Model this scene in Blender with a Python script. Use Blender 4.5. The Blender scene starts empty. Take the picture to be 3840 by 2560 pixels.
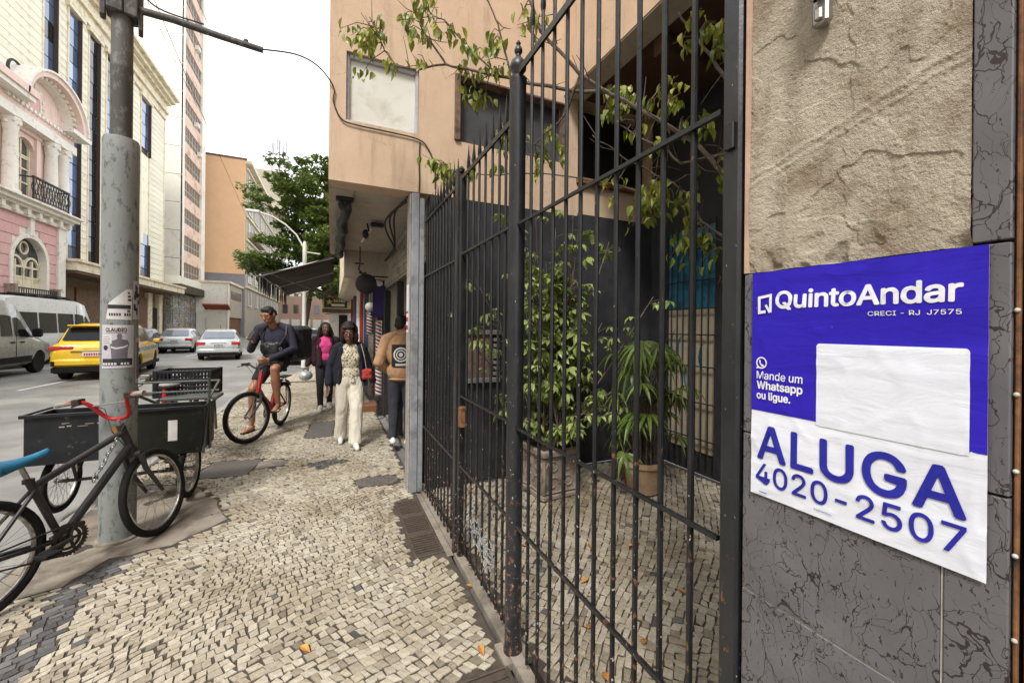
import bpy, bmesh, math, random
from mathutils import Vector, Matrix, noise
random.seed(7)
R = math.radians
scn = bpy.context.scene
col = scn.collection

# ------------------------------------------------------------------ camera
cam_d = bpy.data.cameras.new('camera'); cam = bpy.data.objects.new('camera', cam_d); col.objects.link(cam)
cam_d.sensor_width = 36; cam_d.lens = 14.005; cam_d.shift_y = -0.01276; cam_d.clip_start = 0.05; cam_d.clip_end = 1500
_y = R(24.4); _r = R(0.55)
_f = Vector((math.sin(_y), math.cos(_y), 0)); _rt = Vector((math.cos(_y), -math.sin(_y), 0)); _u = Vector((0, 0, 1))
_cr = _rt*math.cos(_r) + _u*math.sin(_r); _cu = -_rt*math.sin(_r) + _u*math.cos(_r)
cam.matrix_world = Matrix(((_cr.x, _cu.x, -_f.x, 0), (_cr.y, _cu.y, -_f.y, 0), (_cr.z, _cu.z, -_f.z, 1.6), (0, 0, 0, 1)))
scn.camera = cam

# ------------------------------------------------------------------ sky, sun, exposure (overcast)
SUN_EL, SUN_ROT = R(52), R(215)
w = bpy.data.worlds.new('World'); scn.world = w; w.use_nodes = True
nt = w.node_tree; nt.nodes.clear()
out = nt.nodes.new('ShaderNodeOutputWorld'); bg = nt.nodes.new('ShaderNodeBackground')
sky = nt.nodes.new('ShaderNodeTexSky'); sky.sky_type = 'NISHITA'; sky.sun_disc = False
sky.sun_elevation = SUN_EL; sky.sun_rotation = SUN_ROT; sky.dust_density = 4; sky.air_density = 1.5
mixs = nt.nodes.new('ShaderNodeMix'); mixs.data_type = 'RGBA'; mixs.inputs[0].default_value = 0.9
tc = nt.nodes.new('ShaderNodeTexCoord'); nz = nt.nodes.new('ShaderNodeTexNoise'); nz.inputs['Scale'].default_value = 1.3; nz.inputs['Detail'].default_value = 6
rp = nt.nodes.new('ShaderNodeValToRGB'); rp.color_ramp.elements[0].color = (6.6, 6.9, 7.3, 1); rp.color_ramp.elements[1].color = (8.3, 8.5, 8.7, 1)
rp.color_ramp.elements[0].position = .3; rp.color_ramp.elements[1].position = .7
nt.links.new(tc.outputs['Generated'], nz.inputs['Vector']); nt.links.new(nz.outputs[0], rp.inputs[0])
nt.links.new(sky.outputs[0], mixs.inputs[6]); nt.links.new(rp.outputs[0], mixs.inputs[7])
nt.links.new(mixs.outputs[2], bg.inputs[0]); bg.inputs[1].default_value = 0.1
nt.links.new(bg.outputs[0], out.inputs[0])
sl = bpy.data.lights.new('sun', 'SUN'); sl.energy = 1.5; sl.angle = R(12); sl.color = (1, .97, .93)
so = bpy.data.objects.new('sun', sl); col.objects.link(so)
# light comes from behind and left of the viewer, high up
_sd = Vector((math.cos(SUN_EL)*-0.62, math.cos(SUN_EL)*-0.78, math.sin(SUN_EL)))
so.rotation_euler = _sd.to_track_quat('Z', 'Y').to_euler(); so.location = (-6, -8, 14)
scn.view_settings.view_transform = 'Standard'; scn.view_settings.look = 'None'; scn.view_settings.gamma = 1
scn.view_settings.exposure = 1.38

# ------------------------------------------------------------------ helpers
def thing(name, label, cat, loc=(0, 0, 0), rz=0, group=None):
    o = bpy.data.objects.new(name, None); col.objects.link(o); o.empty_display_size = .1
    o.location = loc; o.rotation_euler = (0, 0, rz)
    return tag(o, label, cat, group)
def tag(o, label=None, cat=None, group=None, kind=None):
    if label: o['label'] = label
    if cat: o['category'] = cat
    if group: o['group'] = group
    if kind: o['kind'] = kind
    return o
def obj(name, me, mat=None, parent=None, loc=(0, 0, 0), rot=(0, 0, 0)):
    o = bpy.data.objects.new(name, me); col.objects.link(o)
    if mat is not None and me is not None:
        if len(me.materials): me.materials.clear()
        for m in (mat if isinstance(mat, (list, tuple)) else [mat]): me.materials.append(m)
    o.parent = parent; o.location = loc; o.rotation_euler = rot
    return o
def copy_tree(o, parent=None):
    c = o.copy(); col.objects.link(c); c.parent = parent
    for ch in [x for x in bpy.data.objects if x.parent is o]: copy_tree(ch, c)
    return c

class MB:
    """collects shapes into one mesh"""
    def __init__(s): s.v = []; s.f = []; s.m = []; s.mi = 0
    def add(s, vs, fs):
        b = len(s.v); s.v += [tuple(v) for v in vs]; s.f += [tuple(b+i for i in f) for f in fs]; s.m += [s.mi]*len(fs); return s
    def box(s, x0, x1, y0, y1, z0, z1, M=None):
        vs = [Vector(p) for p in ((x0,y0,z0),(x1,y0,z0),(x1,y1,z0),(x0,y1,z0),(x0,y0,z1),(x1,y0,z1),(x1,y1,z1),(x0,y1,z1))]
        if M is not None: vs = [M @ v for v in vs]
        return s.add(vs, [(0,3,2,1),(4,5,6,7),(0,1,5,4),(1,2,6,5),(2,3,7,6),(3,0,4,7)])
    def bbox(s, x0, x1, y0, y1, z0, z1, b=.01, M=None):
        """box with chamfered edges"""
        vs = []; 
        for z, i in ((z0, b), (z0+b, 0), (z1-b, 0), (z1, b)):
            ex = b
            for (x, y) in ((x0+i+ex, y0+i), (x1-i-ex, y0+i), (x1-i, y0+i+ex), (x1-i, y1-i-ex), (x1-i-ex, y1-i), (x0+i+ex, y1-i), (x0+i, y1-i-ex), (x0+i, y0+i+ex)):
                vs.append(Vector((x, y, z)))
        if M is not None: vs = [M @ v for v in vs]
        fs = [tuple(range(7, -1, -1)), tuple(range(24, 32))]
        for k in range(3):
            for j in range(8):
                fs.append((k*8+j, k*8+(j+1) % 8, k*8+8+(j+1) % 8, k*8+8+j))
        return s.add(vs, fs)
    def tube(s, pts, r, seg=8, cap=True, flat=1.0):
        pts = [Vector(p) for p in pts]; n = len(pts)
        rs = r if isinstance(r, (list, tuple)) else [r]*n
        vs = []; prev = None
        for i, p in enumerate(pts):
            t = (pts[min(i+1, n-1)]-pts[max(i-1, 0)])
            if t.length < 1e-9: t = Vector((0, 0, 1))
            t.normalize()
            if prev is None:
                a = Vector((0, 0, 1)) if abs(t.z) < .9 else Vector((1, 0, 0))
                nrm = t.cross(a).normalized()
            else:
                nrm = (prev - t*prev.dot(t))
                nrm = nrm.normalized() if nrm.length > 1e-6 else t.orthogonal().normalized()
            prev = nrm; bn = t.cross(nrm)
            for k in range(seg):
                a = 2*math.pi*k/seg
                vs.append(p + nrm*math.cos(a)*rs[i] + bn*math.sin(a)*rs[i]*flat)
        fs = []
        for i in range(n-1):
            for k in range(seg):
                fs.append((i*seg+k, i*seg+(k+1) % seg, (i+1)*seg+(k+1) % seg, (i+1)*seg+k))
        if cap: fs += [tuple(range(seg-1, -1, -1)), tuple((n-1)*seg+k for k in range(seg))]
        return s.add(vs, fs)
    def lathe(s, prof, seg=16, M=None, closed=False):
        """prof: (r, z) pairs revolved about z"""
        vs = []; n = len(prof)
        for (r, z) in prof:
            for k in range(seg):
                a = 2*math.pi*k/seg; v = Vector((r*math.cos(a), r*math.sin(a), z)); vs.append(M @ v if M is not None else v)
        fs = []
        for i in range(n if closed else n-1):
            for k in range(seg):
                j = (i+1) % n
                fs.append((i*seg+k, i*seg+(k+1) % seg, j*seg+(k+1) % seg, j*seg+k))
        if not closed:
            if prof[0][0] > 1e-6: fs.append(tuple(range(seg-1, -1, -1)))
            if prof[-1][0] > 1e-6: fs.append(tuple((n-1)*seg+k for k in range(seg)))
        return s.add(vs, fs)
    def prism(s, poly, h0, h1, f=None):
        """poly of 2d points extruded from h0 to h1; f maps (a,b,h) to a point"""
        f = f or (lambda a, b, h: (a, b, h)); n = len(poly)
        vs = [f(a, b, h0) for a, b in poly] + [f(a, b, h1) for a, b in poly]
        fs = [tuple(range(n-1, -1, -1)), tuple(range(n, 2*n))] + [(i, (i+1) % n, n+(i+1) % n, n+i) for i in range(n)]
        return s.add(vs, fs)
    def grid(s, fn, nu, nv):
        vs = [fn(i/nu, j/nv) for j in range(nv+1) for i in range(nu+1)]
        fs = [(j*(nu+1)+i, j*(nu+1)+i+1, (j+1)*(nu+1)+i+1, (j+1)*(nu+1)+i) for j in range(nv) for i in range(nu)]
        return s.add(vs, fs)
    def sphere(s, c, r, seg=12, rings=8, sc=(1, 1, 1), M=None):
        c = Vector(c); vs = []; 
        for i in range(rings+1):
            t = math.pi*i/rings
            for k in range(seg):
                a = 2*math.pi*k/seg
                v = Vector((r*sc[0]*math.sin(t)*math.cos(a), r*sc[1]*math.sin(t)*math.sin(a), r*sc[2]*math.cos(t)))
                if M is not None: v = M @ v
                vs.append(c+v)
        fs = [(i*seg+k, (i+1)*seg+k, (i+1)*seg+(k+1) % seg, i*seg+(k+1) % seg) for i in range(rings) for k in range(seg)]
        return s.add(vs, fs)
    def mesh(s, name, smooth=False, merge=False):
        me = bpy.data.meshes.new(name); me.from_pydata(s.v, [], s.f); me.update()
        if any(s.m): me.polygons.foreach_set('material_index', s.m)
        bm = bmesh.new(); bm.from_mesh(me)
        if merge: bmesh.ops.remove_doubles(bm, verts=bm.verts, dist=1e-5)
        bmesh.ops.recalc_face_normals(bm, faces=bm.faces); bm.to_mesh(me); bm.free()
        if smooth:
            me.polygons.foreach_set('use_smooth', [True]*len(me.polygons))
            try: me.set_sharp_from_angle(angle=R(42))
            except Exception: pass
        return me
    def build(s, name, mat, parent=None, world=False, smooth=False, merge=False, loc=(0, 0, 0), rot=(0, 0, 0)):
        if world and parent is not None:
            p = parent; off = Vector((0, 0, 0))
            while p is not None: off += Vector(p.location); p = p.parent
            s.v = [tuple(Vector(v)-off) for v in s.v]
        return obj(name, s.mesh(name, smooth, merge), mat, parent, loc, rot)

# ------------------------------------------------------------------ materials
MAT = {}
def ramp(nt, src, stops):
    r = nt.nodes.new('ShaderNodeValToRGB'); e = r.color_ramp.elements
    while len(e) < len(stops): e.new(.5)
    for q, (p, c) in zip(e, stops): q.position = p; q.color = (*c, 1) if len(c) == 3 else c
    nt.links.new(src, r.inputs[0]); return r.outputs[0]
def newmat(name):
    m = bpy.data.materials.new(name); m.use_nodes = True; n = m.node_tree; n.nodes.clear()
    o = n.nodes.new('ShaderNodeOutputMaterial'); b = n.nodes.new('ShaderNodeBsdfPrincipled'); n.links.new(b.outputs[0], o.inputs[0])
    MAT[name] = m; return m, n, b, o
def tcoord(n, scale=(1, 1, 1), rot=(0, 0, 0), kind='Object'):
    t = n.nodes.new('ShaderNodeTexCoord'); mp = n.nodes.new('ShaderNodeMapping'); mp.inputs['Scale'].default_value = scale; mp.inputs['Rotation'].default_value = rot
    n.links.new(t.outputs[kind], mp.inputs[0]); return mp.outputs[0]
def noisen(n, vec, scale, detail=4, rough=.55, dist=0):
    t = n.nodes.new('ShaderNodeTexNoise'); t.inputs['Scale'].default_value = scale; t.inputs['Detail'].default_value = detail
    t.inputs['Roughness'].default_value = rough; t.inputs['Distortion'].default_value = dist; n.links.new(vec, t.inputs['Vector']); return t.outputs[0]
def mixc(n, fac, a, b, mode='MIX'):
    x = n.nodes.new('ShaderNodeMix'); x.data_type = 'RGBA'; x.blend_type = mode
    for i, q in ((0, fac), (6, a), (7, b)):
        if hasattr(q, 'links'): n.links.new(q, x.inputs[i])
        else: x.inputs[i].default_value = q if i == 0 else (*q, 1)
    return x.outputs[2]
def math1(n, op, a, b=0.0):
    x = n.nodes.new('ShaderNodeMath'); x.operation = op
    for i, q in ((0, a), (1, b)):
        if hasattr(q, 'links'): n.links.new(q, x.inputs[i])
        else: x.inputs[i].default_value = q
    return x.outputs[0]
def bumpn(n, b, h, strength=.3, dist=.01):
    x = n.nodes.new('ShaderNodeBump'); x.inputs['Strength'].default_value = strength; x.inputs['Distance'].default_value = dist
    n.links.new(h, x.inputs['Height']); n.links.new(x.outputs[0], b.inputs['Normal'])
def mk(name, c1, c2=None, scale=6, rough=.7, bump=.15, bscale=80, metal=0, stain=None, sscale=2.0, srange=(.5, .7), vary=0, spec=.28, stretch=(1, 1, 1), rvar=.12, bdist=.004, coat=0):
    """two-tone noise colour with optional stains of their own colour, fine bump and uneven gloss"""
    m, n, b, o = newmat(name); v = tcoord(n, stretch)
    c2 = c2 or tuple(x*.72 for x in c1)
    f = noisen(n, v, scale, 5, .6)
    c = ramp(n, f, [(.32, c1), (.68, c2)])
    if stain:
        sf = ramp(n, noisen(n, v, sscale, 6, .65, .3), [(srange[0], (0, 0, 0)), (srange[1], (1, 1, 1))])
        c = mixc(n, sf, c, stain)
    if vary:
        oi = n.nodes.new('ShaderNodeObjectInfo'); hs = n.nodes.new('ShaderNodeHueSaturation')
        n.links.new(math1(n, 'ADD', math1(n, 'MULTIPLY', oi.outputs['Random'], vary), 1-vary/2), hs.inputs['Value'])
        n.links.new(c, hs.inputs['Color']); c = hs.outputs[0]
    n.links.new(c, b.inputs['Base Color'])
    rr = n.nodes.new('ShaderNodeMapRange'); n.links.new(f, rr.inputs[0]); rr.inputs[1].default_value = .3; rr.inputs[2].default_value = .7
    rr.inputs[3].default_value = max(.02, rough-rvar); rr.inputs[4].default_value = min(1, rough+rvar); n.links.new(rr.outputs[0], b.inputs['Roughness'])
    b.inputs['Metallic'].default_value = metal; b.inputs['Specular IOR Level'].default_value = spec
    if coat: b.inputs['Coat Weight'].default_value = coat; b.inputs['Coat Roughness'].default_value = .06
    if bump: bumpn(n, b, noisen(n, v, bscale, 4, .6), bump, bdist)
    return m

def stone_mat(name, stops, gloss=.55):
    """each stone takes its own tint"""
    m, n, b, o = newmat(name); v = tcoord(n)
    g = n.nodes.new('ShaderNodeNewGeometry'); oi = n.nodes.new('ShaderNodeObjectInfo')
    h = math1(n, 'FRACT', math1(n, 'ADD', g.outputs['Random Per Island'], oi.outputs['Random']))
    c = ramp(n, h, stops)
    f = noisen(n, v, 55, 5, .7)
    c = mixc(n, 1, c, ramp(n, f, [(.3, (.66, .62, .56)), (.62, (1, 1, 1))]), 'MULTIPLY')
    d = noisen(n, v, 1.1, 5, .6)
    c = mixc(n, 1, c, ramp(n, d, [(.3, (.62, .56, .47)), (.55, (1, 1, 1))]), 'MULTIPLY')
    sp = noisen(n, v, 260, 2, .6)
    c = mixc(n, ramp(n, sp, [(.66, (0, 0, 0)), (.72, (.6, .6, .6))]), c, (.10, .085, .07))
    b.inputs['Specular IOR Level'].default_value = .3; n.links.new(c, b.inputs['Base Color']); n.links.new(ramp(n, d, [(.3, (gloss-.12,)*3), (.7, (gloss+.2,)*3)]), b.inputs['Roughness'])
    bumpn(n, b, noisen(n, v, 120, 5, .65), .35, .003)
    return m
stone_mat('lime_stone', [(0, (.31, .27, .21)), (.2, (.42, .375, .295)), (.45, (.54, .495, .40)), (.7, (.40, .36, .295)), (.88, (.48, .425, .32)), (1, (.22, .19, .145))])
stone_mat('basalt_stone', [(0, (.07, .07, .075)), (.5, (.12, .12, .125)), (1, (.19, .185, .18))])
mk('joint_sand', (.085, .068, .052), (.045, .038, .031), 9, .95, .5, 150)
mk('cement', (.29, .25, .20), (.19, .162, .13), 5, .85, .5, 90, stain=(.10, .082, .065), sscale=3.2, srange=(.48, .68), bdist=.006)
mk('kerb_granite', (.36, .34, .31), (.24, .23, .21), 30, .8, .35, 120, stain=(.13, .12, .11), sscale=3, vary=.25)
mk('asphalt', (.17, .167, .162), (.23, .226, .216), 1.2, .52, .55, 240, stain=(.30, .29, .265), sscale=.7, srange=(.48, .68), rvar=.2, bdist=.006)  # base colour raised to stand in for the overcast sheen on the road
mk('road_paint', (.7, .7, .68), (.45, .44, .42), 20, .6, .2, 100)
mk('iron_grate', (.085, .07, .06), (.14, .10, .075), 25, .6, .3, 120, metal=.5)
mk('manhole_iron', (.13, .125, .12), (.20, .185, .165), 18, .55, .4, 140, metal=.4, stain=(.18, .12, .08), sscale=6)
def far_pave(name):
    m, n, b, o = newmat(name); v = tcoord(n)
    vo = n.nodes.new('ShaderNodeTexVoronoi'); vo.inputs['Scale'].default_value = 13; n.links.new(v, vo.inputs['Vector'])
    ve = n.nodes.new('ShaderNodeTexVoronoi'); ve.feature = 'DISTANCE_TO_EDGE'; ve.inputs['Scale'].default_value = 13; n.links.new(v, ve.inputs['Vector'])
    sx = n.nodes.new('ShaderNodeSeparateColor'); n.links.new(vo.outputs['Color'], sx.inputs[0])
    c = ramp(n, sx.outputs[0], [(0, (.42, .36, .27)), (.5, (.58, .52, .41)), (1, (.50, .45, .37))])
    c = mixc(n, ramp(n, ve.outputs[0], [(.03, (1, 1, 1)), (.09, (0, 0, 0))]), c, (.10, .08, .06))
    c = mixc(n, ramp(n, noisen(n, v, .8, 5), [(.45, (0, 0, 0)), (.75, (.7, .7, .7))]), c, (.25, .22, .19))
    n.links.new(c, b.inputs['Base Color']); b.inputs['Roughness'].default_value = .75
    bumpn(n, b, ve.outputs[0], .4, .01); return m
far_pave('far_paving')
# ------------------------------------------------------------------ ground, road, pavements
def sheet(name, poly, z0, z1, mat, kind='structure', parent=None):
    b = MB().prism(poly, z0, z1); o = b.build(name, MAT[mat], parent)
    if kind: o['kind'] = kind
    return o
ROADZ = -.08
b = MB().grid(lambda u, v: (-320+640*u, -200+600*v, ROADZ-.03), 4, 4); ground = b.build('ground', MAT['asphalt']); ground['kind'] = 'structure'
b = MB(); NX, NY = 40, 120
def road_pt(u, v):
    x = -12.4+10.45*u; y = -14+150*v
    return (x, y, ROADZ + .05*math.sin(math.pi*u)*.6 + .006*noise.noise(Vector((x*.6, y*.6, 0))))
b.grid(road_pt, NX, NY); road = b.build('road', MAT['asphalt'], smooth=True); road['kind'] = 'structure'
for i in range(9):
    y0 = 1.5+i*6.2
    b = MB().grid(lambda u, v: (-7.05+.12*u, y0+2.4*v, ROADZ+.0355+.003*noise.noise(Vector((u, v*3, i)))), 1, 6)
    o = b.build('lane_marking', MAT['road_paint'], road)
# near pavement bed
SW = sheet('sidewalk', [(-1.86, -6), (.78, -6), (.78, 13.2), (-1.86, 13.2)], -.12, -.0065, 'joint_sand')
far = sheet('far_sidewalk', [(-1.86, 13.2), (.9, 13.2), (.9, 90), (-.75, 90), (-.75, 17), (-1.2, 15.2), (-1.86, 14.4)], -.12, -.004, 'far_paving')
bay = sheet('parking_bay', [(-2.0, 14.5), (-1.2, 15.3), (-.75, 17.1), (-.75, 90), (-2.0, 90)], -.12, -.062, 'asphalt')
opp = sheet('opposite_sidewalk', [(-12.4, -20), (-12.4, 120), (-40, 120), (-40, -20)], -.12, .04, 'far_paving')
CYD = sheet('courtyard_pavement', [(.9, -1.2), (3.75, -1.2), (3.75, 3.95), (.9, 3.95)], -.12, -.0065, 'joint_sand')
# kerb stones, each its own block
kerb = MB().box(-1.99, -1.87, -6, 14.3, -.2, -.06).build('kerb', MAT['joint_sand']); kerb['kind'] = 'structure'
y = -2.0
rk = random.Random(3)
while y < 14.2:
    L = rk.uniform(.7, 1.1)
    b = MB().bbox(-2.0+rk.uniform(-.012, .012), -1.865, y+.006, min(y+L, 14.3)-.006, -.13, rk.uniform(-.012, .004), .014)
    b.build('kerb_stone', MAT['kerb_granite'], kerb); y += L
k2 = MB().box(-12.42, -12.25, -20, 120, -.1, .05).build('far_kerb', MAT['kerb_granite']); k2['kind'] = 'structure'

# ---- patches let into the pavement
def inpoly(x, y, P):
    c = False; j = len(P)-1
    for i in range(len(P)):
        if (P[i][1] > y) != (P[j][1] > y) and x < (P[j][0]-P[i][0])*(y-P[i][1])/(P[j][1]-P[i][1])+P[i][0]: c = not c
        j = i
    return c
def rag(P, step=.07, amp=.022, seed=0):
    out = []
    for i in range(len(P)):
        a = Vector(P[i]); c = Vector(P[(i+1) % len(P)]); n = max(1, int((c-a).length/step))
        for k in range(n):
            q = a.lerp(c, k/n); out.append((q.x+amp*noise.noise(Vector((q.x*9, q.y*9, seed))), q.y+amp*noise.noise(Vector((q.x*9, q.y*9, seed+5)))))
    return out
# cement repair round the pole
CEM = rag([(-1.86, 3.22), (-1.668, 3.26), (-1.50, 3.35), (-1.39, 3.62), (-1.06, 3.67), (-.867, 3.85), (-.773, 3.99), (-.86, 4.2), (-.95, 4.42), (-1.12, 4.72), (-1.3, 5.02), (-1.86, 5.15)], .06, .035)
HOLES = [CEM]
def patch(name, P, mat, z=-.001, label=None, holes=True):
    ms = bmesh.new(); vs = [ms.verts.new((x, y, z)) for x, y in P]; f = ms.faces.new(vs)
    bmesh.ops.triangulate(ms, faces=[f]); ms.normal_update()
    r = bmesh.ops.subdivide_edges(ms, edges=ms.edges, cuts=3, use_grid_fill=True)
    for v in ms.verts: v.co.z += .006*noise.noise(Vector((v.co.x*4, v.co.y*4, 2)))
    me = bpy.data.meshes.new(name); ms.to_mesh(me); ms.free()
    me.polygons.foreach_set('use_smooth', [True]*len(me.polygons))
    if holes and P not in HOLES: HOLES.append(P)
    return obj(name, me, MAT[mat])
cp = patch('cement_patch', CEM, 'cement', -.004); cp['kind'] = 'structure'
RCT = lambda cx, cy, w, h, a=0: [(cx+x*math.cos(a)-y*math.sin(a), cy+x*math.sin(a)+y*math.cos(a)) for x, y in ((-w, -h), (w, -h), (w, h), (-w, h))]
cp2 = patch('cement_patch', rag([(-.76, 5.22), (-.5, 5.28), (-.44, 5.42), (-.62, 5.55), (-.78, 5.5)], .05, .03, 4), 'cement', -.003); cp2['kind'] = 'structure'
strip = patch('cement_strip', [(.755, 2.72), (.8, 2.72), (.8, 3.86), (.755, 3.86)], 'cement', .0); strip['kind'] = 'structure'

# iron covers and grates (things of their own)
def grate(name, label, x0, x1, y0, y1, slots, group=None, along='x'):
    t = thing(name, label, 'drain grate', ((x0+x1)/2, (y0+y1)/2, 0), 0, group)
    hx, hy = (x1-x0)/2, (y1-y0)/2
    b = MB(); f = .016
    b.bbox(-hx, hx, -hy, -hy+f, -.02, .004, .003); b.bbox(-hx, hx, hy-f, hy, -.02, .004, .003)
    b.bbox(-hx, -hx+f, -hy+f, hy-f, -.02, .004, .003); b.bbox(hx-f, hx, -hy+f, hy-f, -.02, .004, .003)
    b.build('frame', MAT['iron_grate'], t)
    for i in range(slots):
        yy = -hy+f+(i+.5)*(2*hy-2*f)/slots; th = (2*hy-2*f)/slots*.3
        MB().box(-hx+f, hx-f, yy-th, yy+th, -.02, .001).build('bar', MAT['iron_grate'], t)
    HOLES.append([(x0, y0), (x1, y0), (x1, y1), (x0, y1)])
    return t
grate('drain_grate', 'rusty drain grate beside the fence, at the end towards the grey pier', .545, .752, 3.45, 3.77, 9)
grate('drain_grate', 'rusty drain grate beside the fence, middle one of three in a row', .545, .752, 3.12, 3.44, 9)
grate('drain_grate', 'rusty drain grate beside the fence, at the end towards the round gate post', .545, .752, 2.79, 3.11, 9)
grate('drain_grate', 'wide slotted iron grate in the stones at the foot of the round gate post', .545, .775, 1.35, 1.735, 6)
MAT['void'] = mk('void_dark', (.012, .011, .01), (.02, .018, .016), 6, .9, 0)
for (x0, x1, y0, y1) in ((.545, .752, 2.79, 3.77), (.545, .775, 1.35, 1.735)):
    MB().box(x0, x1, y0, y1, -.03, -.0195).build('drain_pit', MAT['void'], SW)
def cover(name, label, cx, cy, hx, hy, a, oval=False):
    t = thing(name, label, 'manhole cover', (cx, cy, 0), a)
    if oval: P2 = [(hx*math.copysign(abs(math.cos(k/16*math.pi))**.6, math.cos(k/16*math.pi)), hy*math.copysign(abs(math.sin(k/16*math.pi))**.8, math.sin(k/16*math.pi))) for k in range(32)]
    else: P2 = [(-hx, -hy), (hx, -hy), (hx, hy), (-hx, hy)]
    MB().prism(P2, -.02, .0).build('plate', MAT['manhole_iron'], t)
    b = MB(); n = 11
    for i in range(n):
        for j in range(n):
            x = (i+.5)/n*2-1; y = (j+.5)/n*2-1
            if oval and x*x+y*y > .8: continue
            b.box(x*hx*.94-hx*.05, x*hx*.94+hx*.05, y*hy*.94-hy*.05, y*hy*.94+hy*.05, -.001, .003)
    b.build('tread', MAT['manhole_iron'], t)['kind'] = 'stuff'
    P3 = [(cx+x*math.cos(a)-y*math.sin(a), cy+x*math.sin(a)+y*math.cos(a)) for x, y in ((q[0]*1.02, q[1]*1.02) for q in P2)]
    HOLES.append(P3)
cover('manhole_cover', 'square studded iron cover in the stones behind the cargo tricycle', -1.03, 5.38, .25, .27, R(-10))
cover('manhole_cover', 'small oval ribbed iron cover in the stones before the shop', .45, 4.36, .21, .12, R(-8), True)
cover('manhole_cover', 'flat grey access plate beside the woman in pale trousers', -.13, 6.92, .17, .5, R(-3))
BAS = [rag([(-1.49, 1.6), (-1.23, 1.6), (-1.25, 2.72), (-1.31, 3.16), (-1.2, 3.66), (-1.38, 3.6), (-1.50, 3.35), (-1.45, 3.1), (-1.45, 2.78)], .08, .02), rag([(-.32, 5.2), (-.1, 4.96), (.22, 5.14), (.05, 5.3)], .06, .03)]

# ---- mosaic of hand-set stones
def stones(parent, region, ang, seed, nparts, ext, size=.068, ox=0, oy=0):
    rd = random.Random(seed); ca, sa = math.cos(ang), math.sin(ang); out = []
    def warp(u, v):
        x = ox+u*ca-v*sa; y = oy+u*sa+v*ca
        p = Vector((x*.62, y*.62, seed)); q = Vector((x*1.7, y*1.7, seed+9))
        return (x+.22*noise.noise(p)+.03*noise.noise(q), y+.22*noise.noise(p+Vector((7, 3, 0)))+.03*noise.noise(q+Vector((2, 8, 0))))
    v = -ext
    while v < ext:
        h = size*rd.uniform(.8, 1.15); u = -ext+rd.random()*.1
        while u < ext:
            wd = size*rd.choice((.8, .92, 1.0, 1.1, 1.3))*rd.uniform(.9, 1.1)
            x, y = warp(u+wd/2, v+h/2)
            if region(x, y):
                j = size*.115; sk = rd.uniform(-.011, .011); sk2 = rd.uniform(-.009, .009); g = rd.uniform(.0018, .0042)
                q = [(u+g, v+g), (u+wd-g, v+g), (u+wd-g+sk2, v+h-g), (u+g+sk2, v+h-g)]
                q = [(a+rd.uniform(-j, j)*.9, c+sk*((a-u)/wd-.5)+rd.uniform(-j, j)*.9) for a, c in q]
                P4 = [warp(a, c) for a, c in q]
                if rd.random() < .12:  # a five-sided stone
                    m = Vector(P4[1]).lerp(Vector(P4[2]), .5)+Vector((rd.uniform(-.006, .01), rd.uniform(-.006, .006))); P4.insert(2, (m.x, m.y))
                ok = all(not any(inpoly(a, c, H) for H in HB if H[0] < a < H[1] and H[2] < c < H[3]) if False else True for a, c in P4)
                bad = False
                for H, bb in HBX:
                    if bb[0]-.1 < x < bb[1]+.1 and bb[2]-.1 < y < bb[3]+.1 and (inpoly(x, y, H) or any(inpoly(a, c, H) for a, c in P4)): bad = True; break
                if not bad and all(region(a, c, True) for a, c in P4):
                    bas = any(inpoly(x, y, B) for B in BAS)
                    if rd.random() < .018: bas = rd.random() < .4
                    out.append((x, y, P4, bas, rd.uniform(-.0014, .001), rd.uniform(-.018, .018), rd.uniform(-.018, .018)))
            u += wd
        v += h
    def geo(s):
        x, y, P4, bas, dz, tx, ty = s; n = len(P4); vs = []
        for k, (zz, ins) in enumerate(((-.03, 0), (-.0018, .0003), (.0, .0021))):
            for a, c in P4:
                d = Vector((x-a, y-c)); d = d/(d.length+1e-9)*ins
                vs.append((a+d.x, c+d.y, dz+zz+(tx*(a-x)+ty*(c-y))*(1 if k else 0)))
        fs = [tuple(range(2*n, 3*n))] + [(k*n+i, k*n+(i+1) % n, k*n+n+(i+1) % n, k*n+n+i) for k in range(2) for i in range(n)]
        return vs, fs
    out.sort(key=lambda s: s[0]**2+s[1]**2)
    vis = [s for s in out if s[1]*.91+s[0]*.41 > 1.45 and abs((s[0]*.91-s[1]*.41)/(s[1]*.91+s[0]*.41)) < 1.32]
    top = set(id(s) for s in vis[:nparts])
    rest = MB()
    for s in out:
        vs, fs = geo(s)
        if id(s) in top:
            b = MB(); b.add([(a-s[0], c-s[1], z) for a, c, z in vs], fs)
            b.build('paving_stone', MAT['basalt_stone' if s[3] else 'lime_stone'], parent, loc=(s[0], s[1], 0))
        else:
            rest.mi = 1 if s[3] else 0; rest.add(vs, fs)
    o = rest.build('paving_stones', [MAT['lime_stone'], MAT['basalt_stone']], parent); o['kind'] = 'stuff'
    return len(out)
HB = []
HBX = [(H, (min(p[0] for p in H), max(p[0] for p in H), min(p[1] for p in H), max(p[1] for p in H))) for H in HOLES]
def reg_sw(x, y, edge=False): return -1.868 < x < .782 and .4 < y < 12.9 and not (edge and x > .776)
n1 = stones(SW, reg_sw, R(24), 11, 300, 9.5, .047, -.5, 6.5)
def reg_cy(x, y, edge=False): return .90 < x < 3.70 and -.3 < y < 3.93
n2 = stones(CYD, reg_cy, R(38), 23, 300, 4, .055, 2.3, 1.9)
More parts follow.
